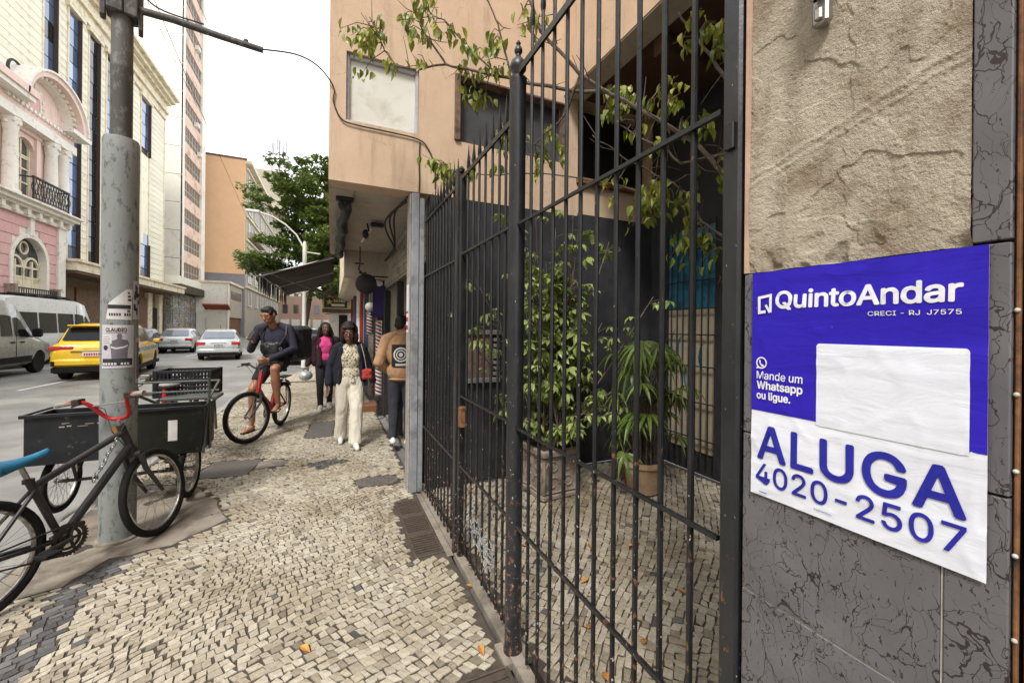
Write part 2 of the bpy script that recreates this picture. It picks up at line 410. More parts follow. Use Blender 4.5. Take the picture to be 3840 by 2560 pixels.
# fallen leaves
mk('dry_leaf', (.55, .26, .05), (.36, .15, .04), 30, .6, .2, 60, vary=.4)
def leaf_mesh(L=.07, W=.03, curl=.25, n=4):
    b = MB(); rows = []
    for i in range(n+1):
        t = i/n; wd = W*math.sin(math.pi*(t**.8))*.98 + .0006; z = -curl*L*(t-.15)**2; x = L*t
        rows.append([(x, -wd, z+wd*.35), (x, 0, z), (x, wd, z+wd*.35)])
    vs = [p for r in rows for p in r]
    fs = [(i*3+k, i*3+k+1, i*3+k+4, i*3+k+3) for i in range(n) for k in range(2)]
    b.add(vs, fs); return b
LM = leaf_mesh(.06, .016, .3).mesh('fallen_leaf'); LM.materials.append(MAT['dry_leaf'])
rl = random.Random(5)
for (x, y, lab) in ((.687, 1.879, 'orange fallen leaf lying on the stones left of the round gate post'), (-.126, 2.228, 'small dry leaf on the open stone pavement'), (.77, 2.35, 'orange fallen leaf at the foot of the fence'),
                    (1.25, 1.75, None), (1.5, 2.1, None), (1.15, 1.45, None), (1.75, 2.45, None), (1.45, 1.55, None), (2.0, 2.3, None), (1.95, 1.75, None), (1.3, 2.6, None)):
    o = bpy.data.objects.new('fallen_leaf', LM); col.objects.link(o); o.location = (x, y, .016); o.rotation_euler = (rl.uniform(-.15, .15), rl.uniform(-.1, .1), rl.uniform(0, 6))
    tag(o, lab or 'orange fallen leaf on the courtyard stones behind the bars', 'leaf', None if lab else 'fallen leaves in the courtyard')
# ------------------------------------------------------------------ pillar, poster
def marble(name):
    m, n, b, o = newmat(name); v = tcoord(n)
    dn = noisen(n, v, 7, 5, .65)
    vm = n.nodes.new('ShaderNodeVectorMath'); vm.operation = 'ADD'
    sc = n.nodes.new('ShaderNodeVectorMath'); sc.operation = 'SCALE'; n.links.new(n.nodes[-3].outputs[1] if False else v, sc.inputs[0])
    nzz = n.nodes.new('ShaderNodeTexNoise'); nzz.inputs['Scale'].default_value = 9; nzz.inputs['Detail'].default_value = 5; n.links.new(v, nzz.inputs['Vector'])
    sc.inputs['Scale'].default_value = .16; n.links.new(nzz.outputs['Color'], sc.inputs[0])
    n.links.new(v, vm.inputs[0]); n.links.new(sc.outputs[0], vm.inputs[1])
    mp = n.nodes.new('ShaderNodeMapping'); mp.inputs['Rotation'].default_value = (R(35), 0, 0); mp.inputs['Scale'].default_value = (1, 1.9, .75); n.links.new(vm.outputs[0], mp.inputs[0])
    ve = n.nodes.new('ShaderNodeTexVoronoi'); ve.feature = 'DISTANCE_TO_EDGE'; ve.inputs['Scale'].default_value = 7.5; n.links.new(mp.outputs[0], ve.inputs['Vector'])
    v2 = n.nodes.new('ShaderNodeTexVoronoi'); v2.feature = 'DISTANCE_TO_EDGE'; v2.inputs['Scale'].default_value = 24; n.links.new(mp.outputs[0], v2.inputs['Vector'])
    wv = noisen(n, v, 6, 3)   # veins come and go
    th = n.nodes.new('ShaderNodeMapRange'); n.links.new(wv, th.inputs[0]); th.inputs[1].default_value = .38; th.inputs[2].default_value = .72; th.inputs[3].default_value = .0; th.inputs[4].default_value = .024
    vein = math1(n, 'LESS_THAN', ve.outputs[0], th.outputs[0])
    th2 = n.nodes.new('ShaderNodeMapRange'); n.links.new(noisen(n, v, 11, 3), th2.inputs[0]); th2.inputs[1].default_value = .38; th2.inputs[2].default_value = .75; th2.inputs[3].default_value = 0; th2.inputs[4].default_value = .034
    vein2 = math1(n, 'LESS_THAN', v2.outputs[0], th2.outputs[0])
    fl = tcoord(n, (1, 1.6, .7), (R(35), 0, 0)); fleck = math1(n, 'GREATER_THAN', noisen(n, fl, 95, 3, .6, .6), .645)
    tot = math1(n, 'MINIMUM', math1(n, 'ADD', math1(n, 'ADD', vein, vein2), fleck), 1)
    base = ramp(n, noisen(n, v, 8, 4), [(.3, (.105, .101, .110)), (.7, (.150, .145, .150))])
    c = mixc(n, tot, base, (.034, .025, .025))
    n.links.new(c, b.inputs['Base Color']); b.inputs['Roughness'].default_value = .34; b.inputs['Specular IOR Level'].default_value = .45
    bumpn(n, b, noisen(n, v, 60, 3), .04, .002); return m
marble('veined_marble')
mk('stucco', (.50, .435, .345), (.40, .34, .26), 9, .95, .9, 420, stain=(.24, .175, .12), sscale=9, srange=(.5, .72), bdist=.005)
mk('grout_white', (.55, .52, .46), (.36, .33, .28), 40, .8, .2)
mk('mortar_dark', (.10, .085, .075), (.05, .04, .035), 20, .9, .3)
mk('rust_brown', (.13, .055, .025), (.24, .11, .045), 30, .7, .4, 120, stain=(.03, .02, .015), sscale=14)
mk('pink_render', (.55, .38, .29), (.42, .28, .2), 10, .9, .3)
FX = .81
pil = thing('pillar', 'street pillar of veined grey marble tiles with a bare stucco field above the poster', 'pillar', (FX, .38, 0))
MB().box(FX+.016, 1.25, .2035, .566, 0, 5.2).build('core', MAT['mortar_dark'], pil, True)
# rough stucco field: real relief
def stucco_h(y, z):
    p = Vector((0, y, z)); wv = noise.noise(p*9)
    yy = y*math.cos(.22)+z*math.sin(.22)+.012*wv; zz = -y*math.sin(.22)+z*math.cos(.22)
    h = .0045*noise.noise(Vector((3, yy*13, zz*2.6)))+.0048*noise.noise(Vector((7, yy*29, zz*4)))+.0012*noise.noise(Vector((5, yy*70, zz*12)))
    q = p+.012*Vector((0, noise.noise(p*38), noise.noise(p*38+Vector((4, 0, 0)))))
    n3 = noise.noise(Vector((5, q.y*10, q.z*5))); t = min(1, max(0, (n3-.16)/.02)); h += .0017*t*t*(3-2*t)          # flaked skim coat
    n5 = noise.noise(Vector((8, q.y*7, q.z*9))); t = min(1, max(0, (n5-.27)/.015)); h -= .0020*t
    h += .0008*noise.noise(p*85)+.0008*noise.noise(p*190)+.0009*noise.noise(p*380)
    cz = 1.965-(y-.40)*.26+.006*noise.noise(Vector((0, y*30, 1))); h += .0018*math.exp(-((z-cz)/.005)**2)+.0012*math.exp(-((z-cz+.018)/.004)**2)
    if z < 1.81: h -= .0055*max(0, noise.noise(q*26+Vector((9, 1, 4)))-.08)*3*max(0, (1.81-z)/.08)
    return h
b = MB(); ya, yb, za, zb = .242, .564, 1.7215, 2.42
b.grid(lambda u, v: (FX+.001-stucco_h(ya+(yb-ya)*u, za+(zb-za)*v), ya+(yb-ya)*u, za+(zb-za)*v), 200, 380)
b.build('stucco_field', MAT['stucco'], pil, True, smooth=True)
MB().box(FX+.002, FX+.015, ya, yb, zb, 5.2).build('stucco_upper', MAT['stucco'], pil, True)
MB().box(FX-.004, FX+.03, .5645, .5735, 1.722, 5.2).build('edge_trim', MAT['pink_render'], pil, True)
# marble tiles
tiles = [(.2045, .2405, 1.7235, 2.6), (.2045, .2405, 2.603, 3.4), (.2045, .2405, 3.403, 5.2)]
for z0, z1 in ((1.3855, 1.7195), (1.0545, 1.3825), (.7235, 1.0515), (.3925, .7205), (.0, .3895)):
    tiles += [(.269, .5735, z0, z1), (.2045, .2655, z0, z1)]
for (y0, y1, z0, z1) in tiles:
    MB().bbox(FX-.002, FX+.016, y0, y1, z0, z1, .0015).build('marble_tile', MAT['veined_marble'], pil, True)
MB().box(FX+.0005, FX+.012, .2662, .2683, 0, 1.385).build('grout_line', MAT['grout_white'], pil, True)
for zz in (1.0515, .7205, .3895): MB().box(FX+.0005, FX+.012, .2045, .5735, zz+.0006, zz+.0024).build('grout_line', MAT['grout_white'], pil, True)
# reveal of the doorway next to the pillar
dj = thing('door_jamb', 'rusty iron door jamb with dark doorway beside the marble pillar', 'door frame', (FX+.02, .2, 0))
MB().bbox(FX+.004, FX+.012, .1985, .2025, 0, 3.4, .001).build('jamb_strip', MAT['rust_brown'], dj, True)
MB().bbox(FX+.02, FX+.06, .184, .1975, 0, 3.4, .002).build('jamb', MAT['rust_brown'], dj, True)
mk('dark_door', (.035, .024, .02), (.06, .035, .025), 6, .6, .3, 40)
MB().box(FX+.07, FX+.09, -1.2, .190, 0, 3.4).build('door_leaf', MAT['dark_door'], dj, True)
for zz in (.35, .62, .9, 1.05, 1.2, 1.31, 1.42, 1.52, 1.63):
    b = MB(); b.sphere((FX+.003, .2005, zz), .0032, 8, 5); b.build('rivet', MAT['grout_white'], dj, True, smooth=True)
# metal fitting on the stucco
mk('worn_chrome', (.5, .48, .45), (.3, .28, .26), 20, .35, .1, metal=.9)
fit = thing('wall_fitting', 'small worn metal fitting screwed on the stucco field', 'metal bracket', (FX, .432, 2.2))
MB().bbox(FX-.022, FX-.003, .41, .437, 2.148, 2.32, .004).build('plate', MAT['worn_chrome'], fit, True)
MB().bbox(FX-.045, FX-.022, .415, .432, 2.185, 2.32, .007).build('clip', MAT['worn_chrome'], fit, True)
MB().bbox(FX-.03, FX-.0225, .416, .429, 2.152, 2.175, .003).build('tongue', MAT['worn_chrome'], fit, True)

# ---- poster
def paper(name, c, c2, vary=.02):
    m, n, b, o = newmat(name); v = tcoord(n)
    n.links.new(ramp(n, noisen(n, v, 12, 4), [(.3, c), (.7, c2)]), b.inputs['Base Color']); b.inputs['Roughness'].default_value = .55; b.inputs['Specular IOR Level'].default_value = .14
    n.links.new(b.outputs[0], o.inputs[0])
    a = noisen(n, tcoord(n, (1, 3, 9)), 3.2, 4, .6, 1.5); bumpn(n, b, a, .3, .004); return m
paper('paper_white', (.74, .76, .83), (.69, .71, .78)); paper('paper_blue', (.034, .018, .44), (.027, .015, .37)); paper('ink_blue', (.028, .03, .33), (.022, .024, .28)); paper('print_white', (.78, .78, .82), (.7, .7, .75))
PY0, PY1, PZ0, PZ1 = .552, .2225, 1.264, 1.719     # left / right edge in Y, bottom / top in z
PW, PH = PY0-PY1, PZ1-PZ0
def pz(a, c):
    return -.0045 - .0016*noise.noise(Vector((a*2, c*9, 1))) - .0012*max(0, noise.noise(Vector((a*1.2, c*26, 4)))) - .0009*max(0, 1-abs(noise.noise(Vector((a*5+c*3, c*4-a*2, 2))))*9)
def pp(a, c, off=0): return (FX-.002+pz(a, c)-off, PY0-a*PW, PZ1-c*PH)      # a across, c down, both 0..1
post = thing('poster', 'blue and white rental poster reading ALUGA pasted on the marble pillar', 'poster', (FX, (PY0+PY1)/2, PZ0))
MB().grid(lambda u, v: pp(u, v), 70, 90).build('sheet', MAT['paper_white'], post, True, smooth=True)
def pregion(name, a0, a1, c0, c1, mat, off, r=0, nu=30, nv=30):
    MB().grid(lambda u, v: pp(a0+(a1-a0)*u, c0+(c1-c0)*v, off), nu, nv).build(name, MAT[mat], post, True, smooth=True)
pregion('blue_field', 0, 1, 0, .622, 'paper_blue', .0005, nu=60, nv=50)
def ppoly(name, P2, mat, off):
    bm = bmesh.new(); vs = [bm.verts.new(pp(a, c, off)) for a, c in P2]; f = bm.faces.new(vs); bmesh.ops.triangulate(bm, faces=[f])
    me = bpy.data.meshes.new(name); bm.to_mesh(me); bm.free(); off3 = Vector(post.location)
    for v in me.vertices: v.co -= off3
    return obj(name, me, MAT[mat], post)
# white code panel with rounded corners (the code itself is left blank)
def rrect(a0, a1, c0, c1, r):
    P2 = []
    for (ca, cc, s) in ((a1-r, c0+r, -90), (a1-r, c1-r, 0), (a0+r, c1-r, 90), (a0+r, c0+r, 180)):
        for k in range(7):
            t = R(s+15*k); P2.append((ca+r*math.cos(t), cc+r*.72*math.sin(t)))
    return P2
pregion('white_panel', .385, .935, .31, .636, 'paper_white', .001, nu=30, nv=24)
pregion('white_panel', .37, .95, .325, .634, 'paper_white', .0009, nu=30, nv=24)
for (ca, cc) in ((.385, .325), (.935, .325)): ppoly('panel_corner', [(ca+.0155*math.cos(k*R(15)), cc+.0152*math.sin(k*R(15))) for k in range(24)], 'paper_white', .0011)
FONT = None
try:
    import os
    _p = os.path.join(bpy.utils.resource_path('LOCAL'), 'datafiles', 'fonts', 'Inter.woff2'); FONT = bpy.data.fonts.load(_p) if os.path.exists(_p) else None
except Exception: FONT = None
def text_mesh(body, bold=0.0, font_space=1.0):
    cu = bpy.data.curves.new('txt', 'FONT'); cu.body = body; cu.font = FONT or cu.font; cu.size = 1; cu.offset = bold; cu.resolution_u = 4; cu.space_character = font_space; cu.fill_mode = 'FRONT'
    o = bpy.data.objects.new('txt', cu); col.objects.link(o); dg = bpy.context.evaluated_depsgraph_get()
    me = bpy.data.meshes.new_from_object(o.evaluated_get(dg)); bpy.data.objects.remove(o); bpy.data.curves.remove(cu)
    bm = bmesh.new(); bm.from_mesh(me); bmesh.ops.remove_doubles(bm, verts=bm.verts, dist=1e-5)
    bmesh.ops.triangulate(bm, faces=bm.faces); bm.to_mesh(me); bm.free()
    xs = [v.co.x for v in me.vertices]; ys = [v.co.y for v in me.vertices]
    return me, min(xs), max(xs), min(ys), max(ys)
def stamp(body, bold, sp=1.0):
    """lettering, made heavier by stamping shifted copies; returns verts with z = layer index"""
    me, x0, x1, y0, y1 = text_mesh(body, 0, sp); V = [v.co.copy() for v in me.vertices]; F_ = [tuple(p.vertices) for p in me.polygons]; bpy.data.meshes.remove(me); vs = []; fs = []
    sh = [(0, 0)] if not bold else [(bold*math.cos(R(k*60+15)), bold*math.sin(R(k*60+15))) for k in range(6)]
    for i, (dx, dy) in enumerate(sh):
        k = len(vs); vs += [(v.x+dx, v.y+dy, i) for v in V]; fs += [tuple(q+k for q in f) for f in F_]
    return vs, fs, x0-bold, x1+bold, y0-bold, y1+bold
def ptext(body, a0, a1, cb, ct, mat, bold=0.0, sp=1.0, name='lettering'):
    """text between a0..a1 across, baseline box cb (bottom) to ct (top)"""
    vs, fs, x0, x1, y0, y1 = stamp(body, bold, sp); off3 = Vector(post.location); me = bpy.data.meshes.new(name)
    me.from_pydata([Vector(pp(a0+(x-x0)/(x1-x0)*(a1-a0), cb+(y-y0)/(y1-y0)*(ct-cb), .0013+.00006*i))-off3 for x, y, i in vs], [], fs); me.update()
    return obj(name, me, MAT[mat], post)
ptext('QuintoAndar', .145, .93, .172, .088, 'print_white', .022, .98)
ptext('CRECI - RJ  J7575', .60, .925, .2045, .188, 'print_white', .008, 1.0)
ptext('Mande um', .035, .30, .478, .443, 'print_white', .006)
ptext('Whatsapp', .035, .30, .532, .486, 'print_white', .026)
ptext('ou ligue.', .035, .235, .577, .532, 'print_white', .026)
ptext('ALUGA', .04, .945, .838, .680, 'ink_blue', .018, 1.05)
ptext('4020-2507', .035, .945, .945, .852, 'ink_blue', .008, 1.02)
ptext('Equipamento', .365, .45, .975, .966, 'ink_blue')
ppoly('print_rule', [(.06, .980), (.105, .980), (.105, .9835), (.06, .9835)], 'ink_blue', .0024)
# logo: square outline with a slanted foot
for q in ([(.04, .108), (.125, .098), (.125, .110), (.04, .12)], [(.04, .12), (.056, .118), (.056, .185), (.04, .187)], [(.109, .112), (.125, .110), (.125, .182), (.109, .176)], [(.056, .172), (.088, .170), (.088, .183), (.056, .185)], [(.082, .150), (.093, .143), (.120, .176), (.109, .184)]):
    ppoly('logo_stroke', q, 'print_white', .0024)
# round telephone mark
ring = [(.065+.034*math.cos(R(k*15)), .405+.0265*math.sin(R(k*15))) for k in range(25)]; rin = [(.065+.026*math.cos(R(k*15)), .405+.0205*math.sin(R(k*15))) for k in range(25)]
for k in range(24): ppoly('ring_mark', [ring[k], ring[k+1], rin[k+1], rin[k]], 'print_white', .0024) if k == 0 else None
bm = bmesh.new()
for k in range(24): bm.faces.new([bm.verts.new(Vector(pp(*q, .0024))-Vector(post.location)) for q in (ring[k], ring[k+1], rin[k+1], rin[k])])
me = bpy.data.meshes.new('ring_mark'); bm.to_mesh(me); bm.free(); obj('ring_mark', me, MAT['print_white'], post)
ppoly('handset_mark', [(.050, .395), (.056, .391), (.061, .400), (.058, .405), (.068, .413), (.073, .410), (.081, .417), (.077, .423), (.066, .421), (.054, .409)], 'print_white', .0025)
ppoly('handset_tail', [(.033, .432), (.040, .416), (.047, .424), (.05, .429)], 'print_white', .0025)
# ------------------------------------------------------------------ iron fence and gate
def old_paint(name, c, c2, chip=(.42, .38, .34), rust=(.16, .07, .035)):
    m, n, b, o = newmat(name); v = tcoord(n, (1, 1, .6)); g = n.nodes.new('ShaderNodeNewGeometry')
    f = noisen(n, v, 14, 5, .6); c0 = ramp(n, f, [(.3, c), (.7, c2)])
    # chips and rust gather on the lower metre
    sx = n.nodes.new('ShaderNodeSeparateXYZ'); n.links.new(g.outputs['Position'], sx.inputs[0])
    low = n.nodes.new('ShaderNodeMapRange'); n.links.new(sx.outputs[2], low.inputs[0]); low.inputs[1].default_value = 0; low.inputs[2].default_value = 1.7; low.inputs[3].default_value = .10; low.inputs[4].default_value = 0
    nn = math1(n, 'ADD', noisen(n, v, 48, 4, .7), low.outputs[0])
    c1 = mixc(n, ramp(n, nn, [(.67, (0, 0, 0)), (.70, (1, 1, 1))]), c0, rust)
    nn2 = math1(n, 'ADD', noisen(n, v, 75, 3, .6), math1(n, 'MULTIPLY', low.outputs[0], .9))
    c2_ = mixc(n, ramp(n, nn2, [(.73, (0, 0, 0)), (.745, (1, 1, 1))]), c1, chip)
    n.links.new(c2_, b.inputs['Base Color']); n.links.new(ramp(n, f, [(.3, (.26,)*3), (.7, (.46,)*3)]), b.inputs['Roughness']); b.inputs['Specular IOR Level'].default_value = .5
    bumpn(n, b, nn, .35, .003); return m
old_paint('iron_paint', (.008, .0085, .010), (.015, .0155, .0175)); old_paint('post_paint', (.014, .0145, .0165), (.024, .025, .028))
mk('grey_metal', (.33, .35, .37), (.24, .25, .27), 12, .45, .1, 60, metal=.3, stain=(.12, .10, .09), sscale=6, srange=(.55, .75))
X = .83
fence = thing('iron_fence', 'dark painted iron bar fence with spear tips between the grey pier and the twin posts', 'fence', (X, 3.3, 0))
gateA = thing('iron_gate', 'narrow dark iron gate leaf between the twin posts and the round finial post', 'gate', (X, 2.2, 0))
gateB = thing('iron_gate', 'wide dark iron gate leaf beside the marble pillar', 'gate', (X, 1.2, 0))
def bar(t, y, z0, z1, tip=True, r=.0082):
    b = MB(); j = random.uniform(-.002, .002)
    b.tube([(X+j, y, z0), (X+j*.4, y+random.uniform(-.002, .002), (z0+z1)/2), (X, y, z1)], r, 8)
    o = b.build('bar', MAT['iron_paint'], t, True, smooth=True)
    if tip:
        MB().lathe([(.0095, 0), (.014, .02), (.013, .05), (.007, .10), (.0015, .17)], 6, Matrix.Translation((X, y, z1-.004))).build('spear_tip', MAT['iron_paint'], o, True, smooth=True)
def rail(t, y0, y1, z, h=.013, w=.0055, z2=None):
    z2 = z if z2 is None else z2; b = MB()
    b.add([(X-w-.012, y0, z-h), (X-w-.012+2*w, y0, z-h), (X-w-.012+2*w, y0, z+h), (X-w-.012, y0, z+h), (X-w-.012, y1, z2-h), (X-w-.012+2*w, y1, z2-h), (X-w-.012+2*w, y1, z2+h), (X-w-.012, y1, z2+h)],
          [(0,1,2,3),(7,6,5,4),(0,4,5,1),(1,5,6,2),(2,6,7,3),(3,7,4,0)])
    b.build('rail', MAT['iron_paint'], t, True)
y = 3.80
while y > 2.76: bar(fence, y, .03, 2.66); y -= .1
for z, h in ((2.62, .012), (2.09, .008), (.65, .008)): rail(fence, 2.74, 3.86, z, h)
for k, y in enumerate((2.56, 2.45, 2.34, 2.232, 2.118, 2.014, 1.925)): bar(gateA, y, .07, 2.66)
for z, h in ((2.64, .014), (2.11, .0075), (1.13, .006), (.65, .008)): rail(gateA, 1.83, 2.65, z, h, z2=z)
for k in range(10): bar(gateB, 1.632-.1005*k, .06, 2.99, True)
for z, h in ((2.845, .016), (2.104, .0062), (1.12, .0055), (.65, .0075)): rail(gateB, .64, 1.74, z, h)
# mesh of old wire knotted into gate A
b = MB(); rw = random.Random(9)
for i in range(46):
    y0 = rw.uniform(2.05, 2.4); z0 = .42-(2.4-y0)*.28+rw.uniform(-.06, .06); p = [(X-.02+rw.uniform(-.02, .02), y0, z0)]
    for k in range(3): p.append((p[-1][0]+rw.uniform(-.015, .015), p[-1][1]+rw.uniform(-.05, .05), p[-1][2]+rw.uniform(-.04, .04)))
    b.tube(p, .0022, 4)
b.build('wire_tangle', MAT['grey_metal'], gateA, True)
# lock box
MB().bbox(X-.03, X+.02, 2.60, 2.655, .92, 1.06, .006).build('lock_box', MAT['rust_brown'], gateA, True)
# posts
def post_round(label, y, r, h, finial):
    t = thing('gate_post', label, 'post', (X, y, 0))
    MB().lathe([(r*1.12, 0), (r*1.12, .03), (r, .05), (r*1.0, h-.03), (r*1.06, h-.02), (r*1.06, h)], 24).build('shaft', MAT['post_paint'], t, smooth=True)
    if finial:
        MB().lathe([(r*.55, h), (r*.5, h+.02), (r*.95, h+.045), (r*1.0, h+.062), (r*.85, h+.085), (r*.4, h+.105), (r*.28, h+.12), (r*.48, h+.133), (r*.5, h+.143), (r*.38, h+.157), (r*.2, h+.165), (r*.3, h+.176), (r*.12, h+.19), (0, h+.193)], 20).build('finial', MAT['post_paint'], t, smooth=True)
    MB().box(-.07, .07, -.07, .07, -.02, .012).build('footing', MAT['cement'], t)
    return t
post_round('stout round iron gate post topped with a turned finial', 1.785, .041, 2.83, True)
t = thing('gate_post', 'square dark iron post between the two fence panels', 'post', (X, 2.72, 0))
MB().bbox(-.03, .03, -.005, .055, 0, 2.70, .004).build('shaft', MAT['post_paint'], t)
MB().lathe([(.02, 2.70), (.025, 2.72), (.01, 2.74), (0, 2.745)], 10).build('cap', MAT['post_paint'], t)
t = thing('gate_post', 'slim square post hinging the narrow gate leaf, paired with another', 'post', (X, 2.672, 0))
MB().bbox(-.02, .02, -.02, .02, 0, 2.66, .004).build('shaft', MAT['iron_paint'], t)
t = thing('gate_post', 'dark grey square steel post fixed against the marble pillar', 'post', (X, .607, 0))
MB().bbox(-.024, .018, -.022, .024, 0, 3.6, .006).build('shaft', MAT['post_paint'], t)
MB().bbox(-.034, -.024, -.012, .012, 2.0, 2.06, .002).build('hinge', MAT['iron_paint'], t)
# low cement sill below the bars
sill = MB().box(.80, .86, .2, 3.86, -.03, .018).build('fence_sill', MAT['cement']); sill['kind'] = 'structure'
# far end pier
mk('pier_grey', (.20, .205, .215), (.28, .285, .295), 7, .6, .15, 60, stain=(.10, .09, .085), sscale=4)
pier = thing('pier', 'narrow grey metal clad pier closing the fence at the shop', 'pier', (.77, 4.0, 0))
MB().bbox(.700, .772, 3.90, 4.08, 0, 2.90, .006).build('cladding', MAT['pier_grey'], pier, True)
MB().bbox(.776, .822, 3.905, 4.06, 0, 2.86, .004).build('post', MAT['grey_metal'], pier, True)
MB().bbox(.688, .698, 3.93, 4.10, 0, 2.9, .002).build('edge_trim', MAT['kerb_granite'], pier, True)
# small stickers and a paper on the pier
pst = thing('pasted_notice', 'narrow white and red notice pasted on the grey pier', 'notice', (.69, 4.02, 1.6))
MB().box(.6835, .686, 3.96, 4.07, 1.55, 2.02).build('sheet', MAT['paper_white'], pst, True)
mk('ink_red', (.5, .03, .03), (.4, .02, .02), 10, .6, 0)
for (z0, z1) in ((1.58, 1.62), (1.66, 1.70), (1.74, 1.76)): MB().box(.681, .6833, 3.97, 4.06, z0, z1).build('print', MAT['ink_red'], pst, True)
# ------------------------------------------------------------------ our side: shop building with overhanging storey, courtyard walls
def render_mat(name, c, c2, dirt, scale=4):
    """plaster with streaks and scuffs of their own shape"""
    m, n, b, o = newmat(name); v = tcoord(n); f = noisen(n, v, scale, 6, .65); cc = ramp(n, f, [(.28, c), (.72, c2)])
    st = noisen(n, tcoord(n, (5, 5, .5)), 2.2, 6, .7); cc = mixc(n, ramp(n, st, [(.52, (0, 0, 0)), (.75, (.6, .6, .6))]), cc, dirt)
    sp = noisen(n, v, 38, 4, .7); cc = mixc(n, ramp(n, sp, [(.66, (0, 0, 0)), (.72, (.7, .7, .7))]), cc, dirt)
    ve = n.nodes.new('ShaderNodeTexVoronoi'); ve.feature = 'DISTANCE_TO_EDGE'; ve.inputs['Scale'].default_value = .9
    wv = n.nodes.new('ShaderNodeVectorMath'); wv.operation = 'ADD'; nz_ = n.nodes.new('ShaderNodeTexNoise'); nz_.inputs['Scale'].default_value = 2.5; nz_.inputs['Detail'].default_value = 6
    n.links.new(v, nz_.inputs['Vector']); n.links.new(v, wv.inputs[0]); n.links.new(nz_.outputs['Color'], wv.inputs[1]); n.links.new(wv.outputs[0], ve.inputs['Vector'])
    cc = mixc(n, ramp(n, ve.outputs[0], [(.0015, (.6, .6, .6)), (.004, (0, 0, 0))]), cc, dirt)
    n.links.new(cc, b.inputs['Base Color']); b.inputs['Roughness'].default_value = .88
    bumpn(n, b, noisen(n, v, 45, 5, .7), .35, .006); return m
render_mat('peach_plaster', (.60, .44, .305), (.51, .365, .25), (.29, .205, .145))
render_mat('soffit_paint', (.50, .44, .36), (.42, .37, .30), (.20, .16, .12))
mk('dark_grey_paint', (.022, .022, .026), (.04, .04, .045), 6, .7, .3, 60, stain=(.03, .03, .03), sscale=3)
mk('board_white', (.68, .67, .60), (.60, .585, .52), 2.5, .55, .05, stain=(.5, .47, .40), sscale=5)
mk('frame_grey', (.45, .45, .46), (.36, .36, .37), 14, .5, .1)
mk('black_board', (.045, .047, .052), (.07, .07, .075), 8, .6, .2)
mk('rust_frame', (.12, .075, .055), (.20, .13, .10), 14, .85, .5, 60, stain=(.05, .035, .03), sscale=10)
bld = thing('shop_building', 'peach plastered building whose upper storey juts over the pavement', 'building', (.0, 4.0, 0))
WY = 3.95
# upper storey street-end wall with two window openings: built from strips round the openings
wx0, wx1, wz0, wz1 = .105, .765, 3.495, 4.125
vx0, vx1, vz0, vz1 = 1.125, 2.47, 3.51, 4.19
Z0, Z1 = 2.925, 14.0
def wallbox(x0, x1, z0, z1, name='wall', mat='peach_plaster', y0=WY, y1=WY+.25): MB().box(x0, x1, y0, y1, z0, z1).build(name, MAT[mat], bld, True)
b = MB()
for (x0, x1, z0, z1) in ((-.035, wx0, Z0, Z1), (wx0, wx1, Z0, wz0), (wx0, wx1, wz1, Z1), (wx1, vx0, Z0, Z1), (vx0, vx1, Z0, vz0), (vx0, vx1, vz1, Z1), (vx1, 2.62, Z0, Z1), (2.62, 5.6, 2.955, 3.36), (2.62, 5.6, 4.3, Z1), (3.8, 5.6, 3.36, 4.3)):
    b.box(x0, x1, WY, WY+.22, z0, z1)
b.build('end_wall', MAT['peach_plaster'], bld, True)
MB().box(-.035, .185, WY+.222, 8.0, Z0, Z1).build('street_wall', MAT['peach_plaster'], bld, True)
MB().box(.19, 4.2, WY+.222, 7.9, Z0+.02, Z0+.2).build('soffit', MAT['soffit_paint'], bld, True)
MB().box(-.03, .19, WY+.224, 7.95, Z0-.004, Z0-.001).build('soffit_edge', MAT['soffit_paint'], bld, True)
MB().box(.2, 4.0, 7.6, 7.9, 2.5, Z0+.015).build('drop_beam', MAT['soffit_paint'], bld, True)
# lower end wall, dark grey paint
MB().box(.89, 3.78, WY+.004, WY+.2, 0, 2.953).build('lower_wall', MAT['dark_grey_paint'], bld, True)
# boarded window
wn = MB().box(wx0+.03, wx1-.03, WY+.06, WY+.08, wz0+.02, wz1-.04).build('boarded_window', MAT['board_white'], bld, True)
for (x0, x1, z0, z1) in ((wx0, wx0+.03, wz0, wz1), (wx1-.03, wx1, wz0, wz1), (wx0+.03, wx1-.03, wz1-.04, wz1), (wx0+.03, wx1-.03, wz0, wz0+.02)):
    b = MB().bbox(x0+.001, x1-.001, WY+.03, WY+.085, z0+.001, z1-.001, .004)
    off = Vector(bld.location); b.v = [tuple(Vector(q)-off) for q in b.v]; b.build('frame', MAT['frame_grey'], wn)
# blocked dark window behind the fence
wn2 = MB().box(vx0+.05, vx1-.05, WY+.10, WY+.12, vz0, vz1).build('dark_window', MAT['black_board'], bld, True)
for (x0, x1, z0, z1) in ((vx0, vx0+.06, vz0, vz1), (vx1-.05, vx1, vz0, vz1), (vx0+.06, vx1-.05, vz1-.03, vz1)):
    b = MB().bbox(x0+.001, x1-.001, WY-.03, WY+.095, z0+.001, z1-.001, .006)
    off = Vector(bld.location); b.v = [tuple(Vector(q)-off) for q in b.v]; b.build('rusty_frame', MAT['rust_frame'], wn2)
MB().bbox(2.6, 3.79, WY-.06, WY+.24, 3.30, 3.37, .006).build('red_sill', MAT['rust_brown'], bld, True)
MB().box(2.45, 4.6, WY+.23, WY+.27, 3.2, 4.6).build('dark_opening', MAT['void'], bld, True)
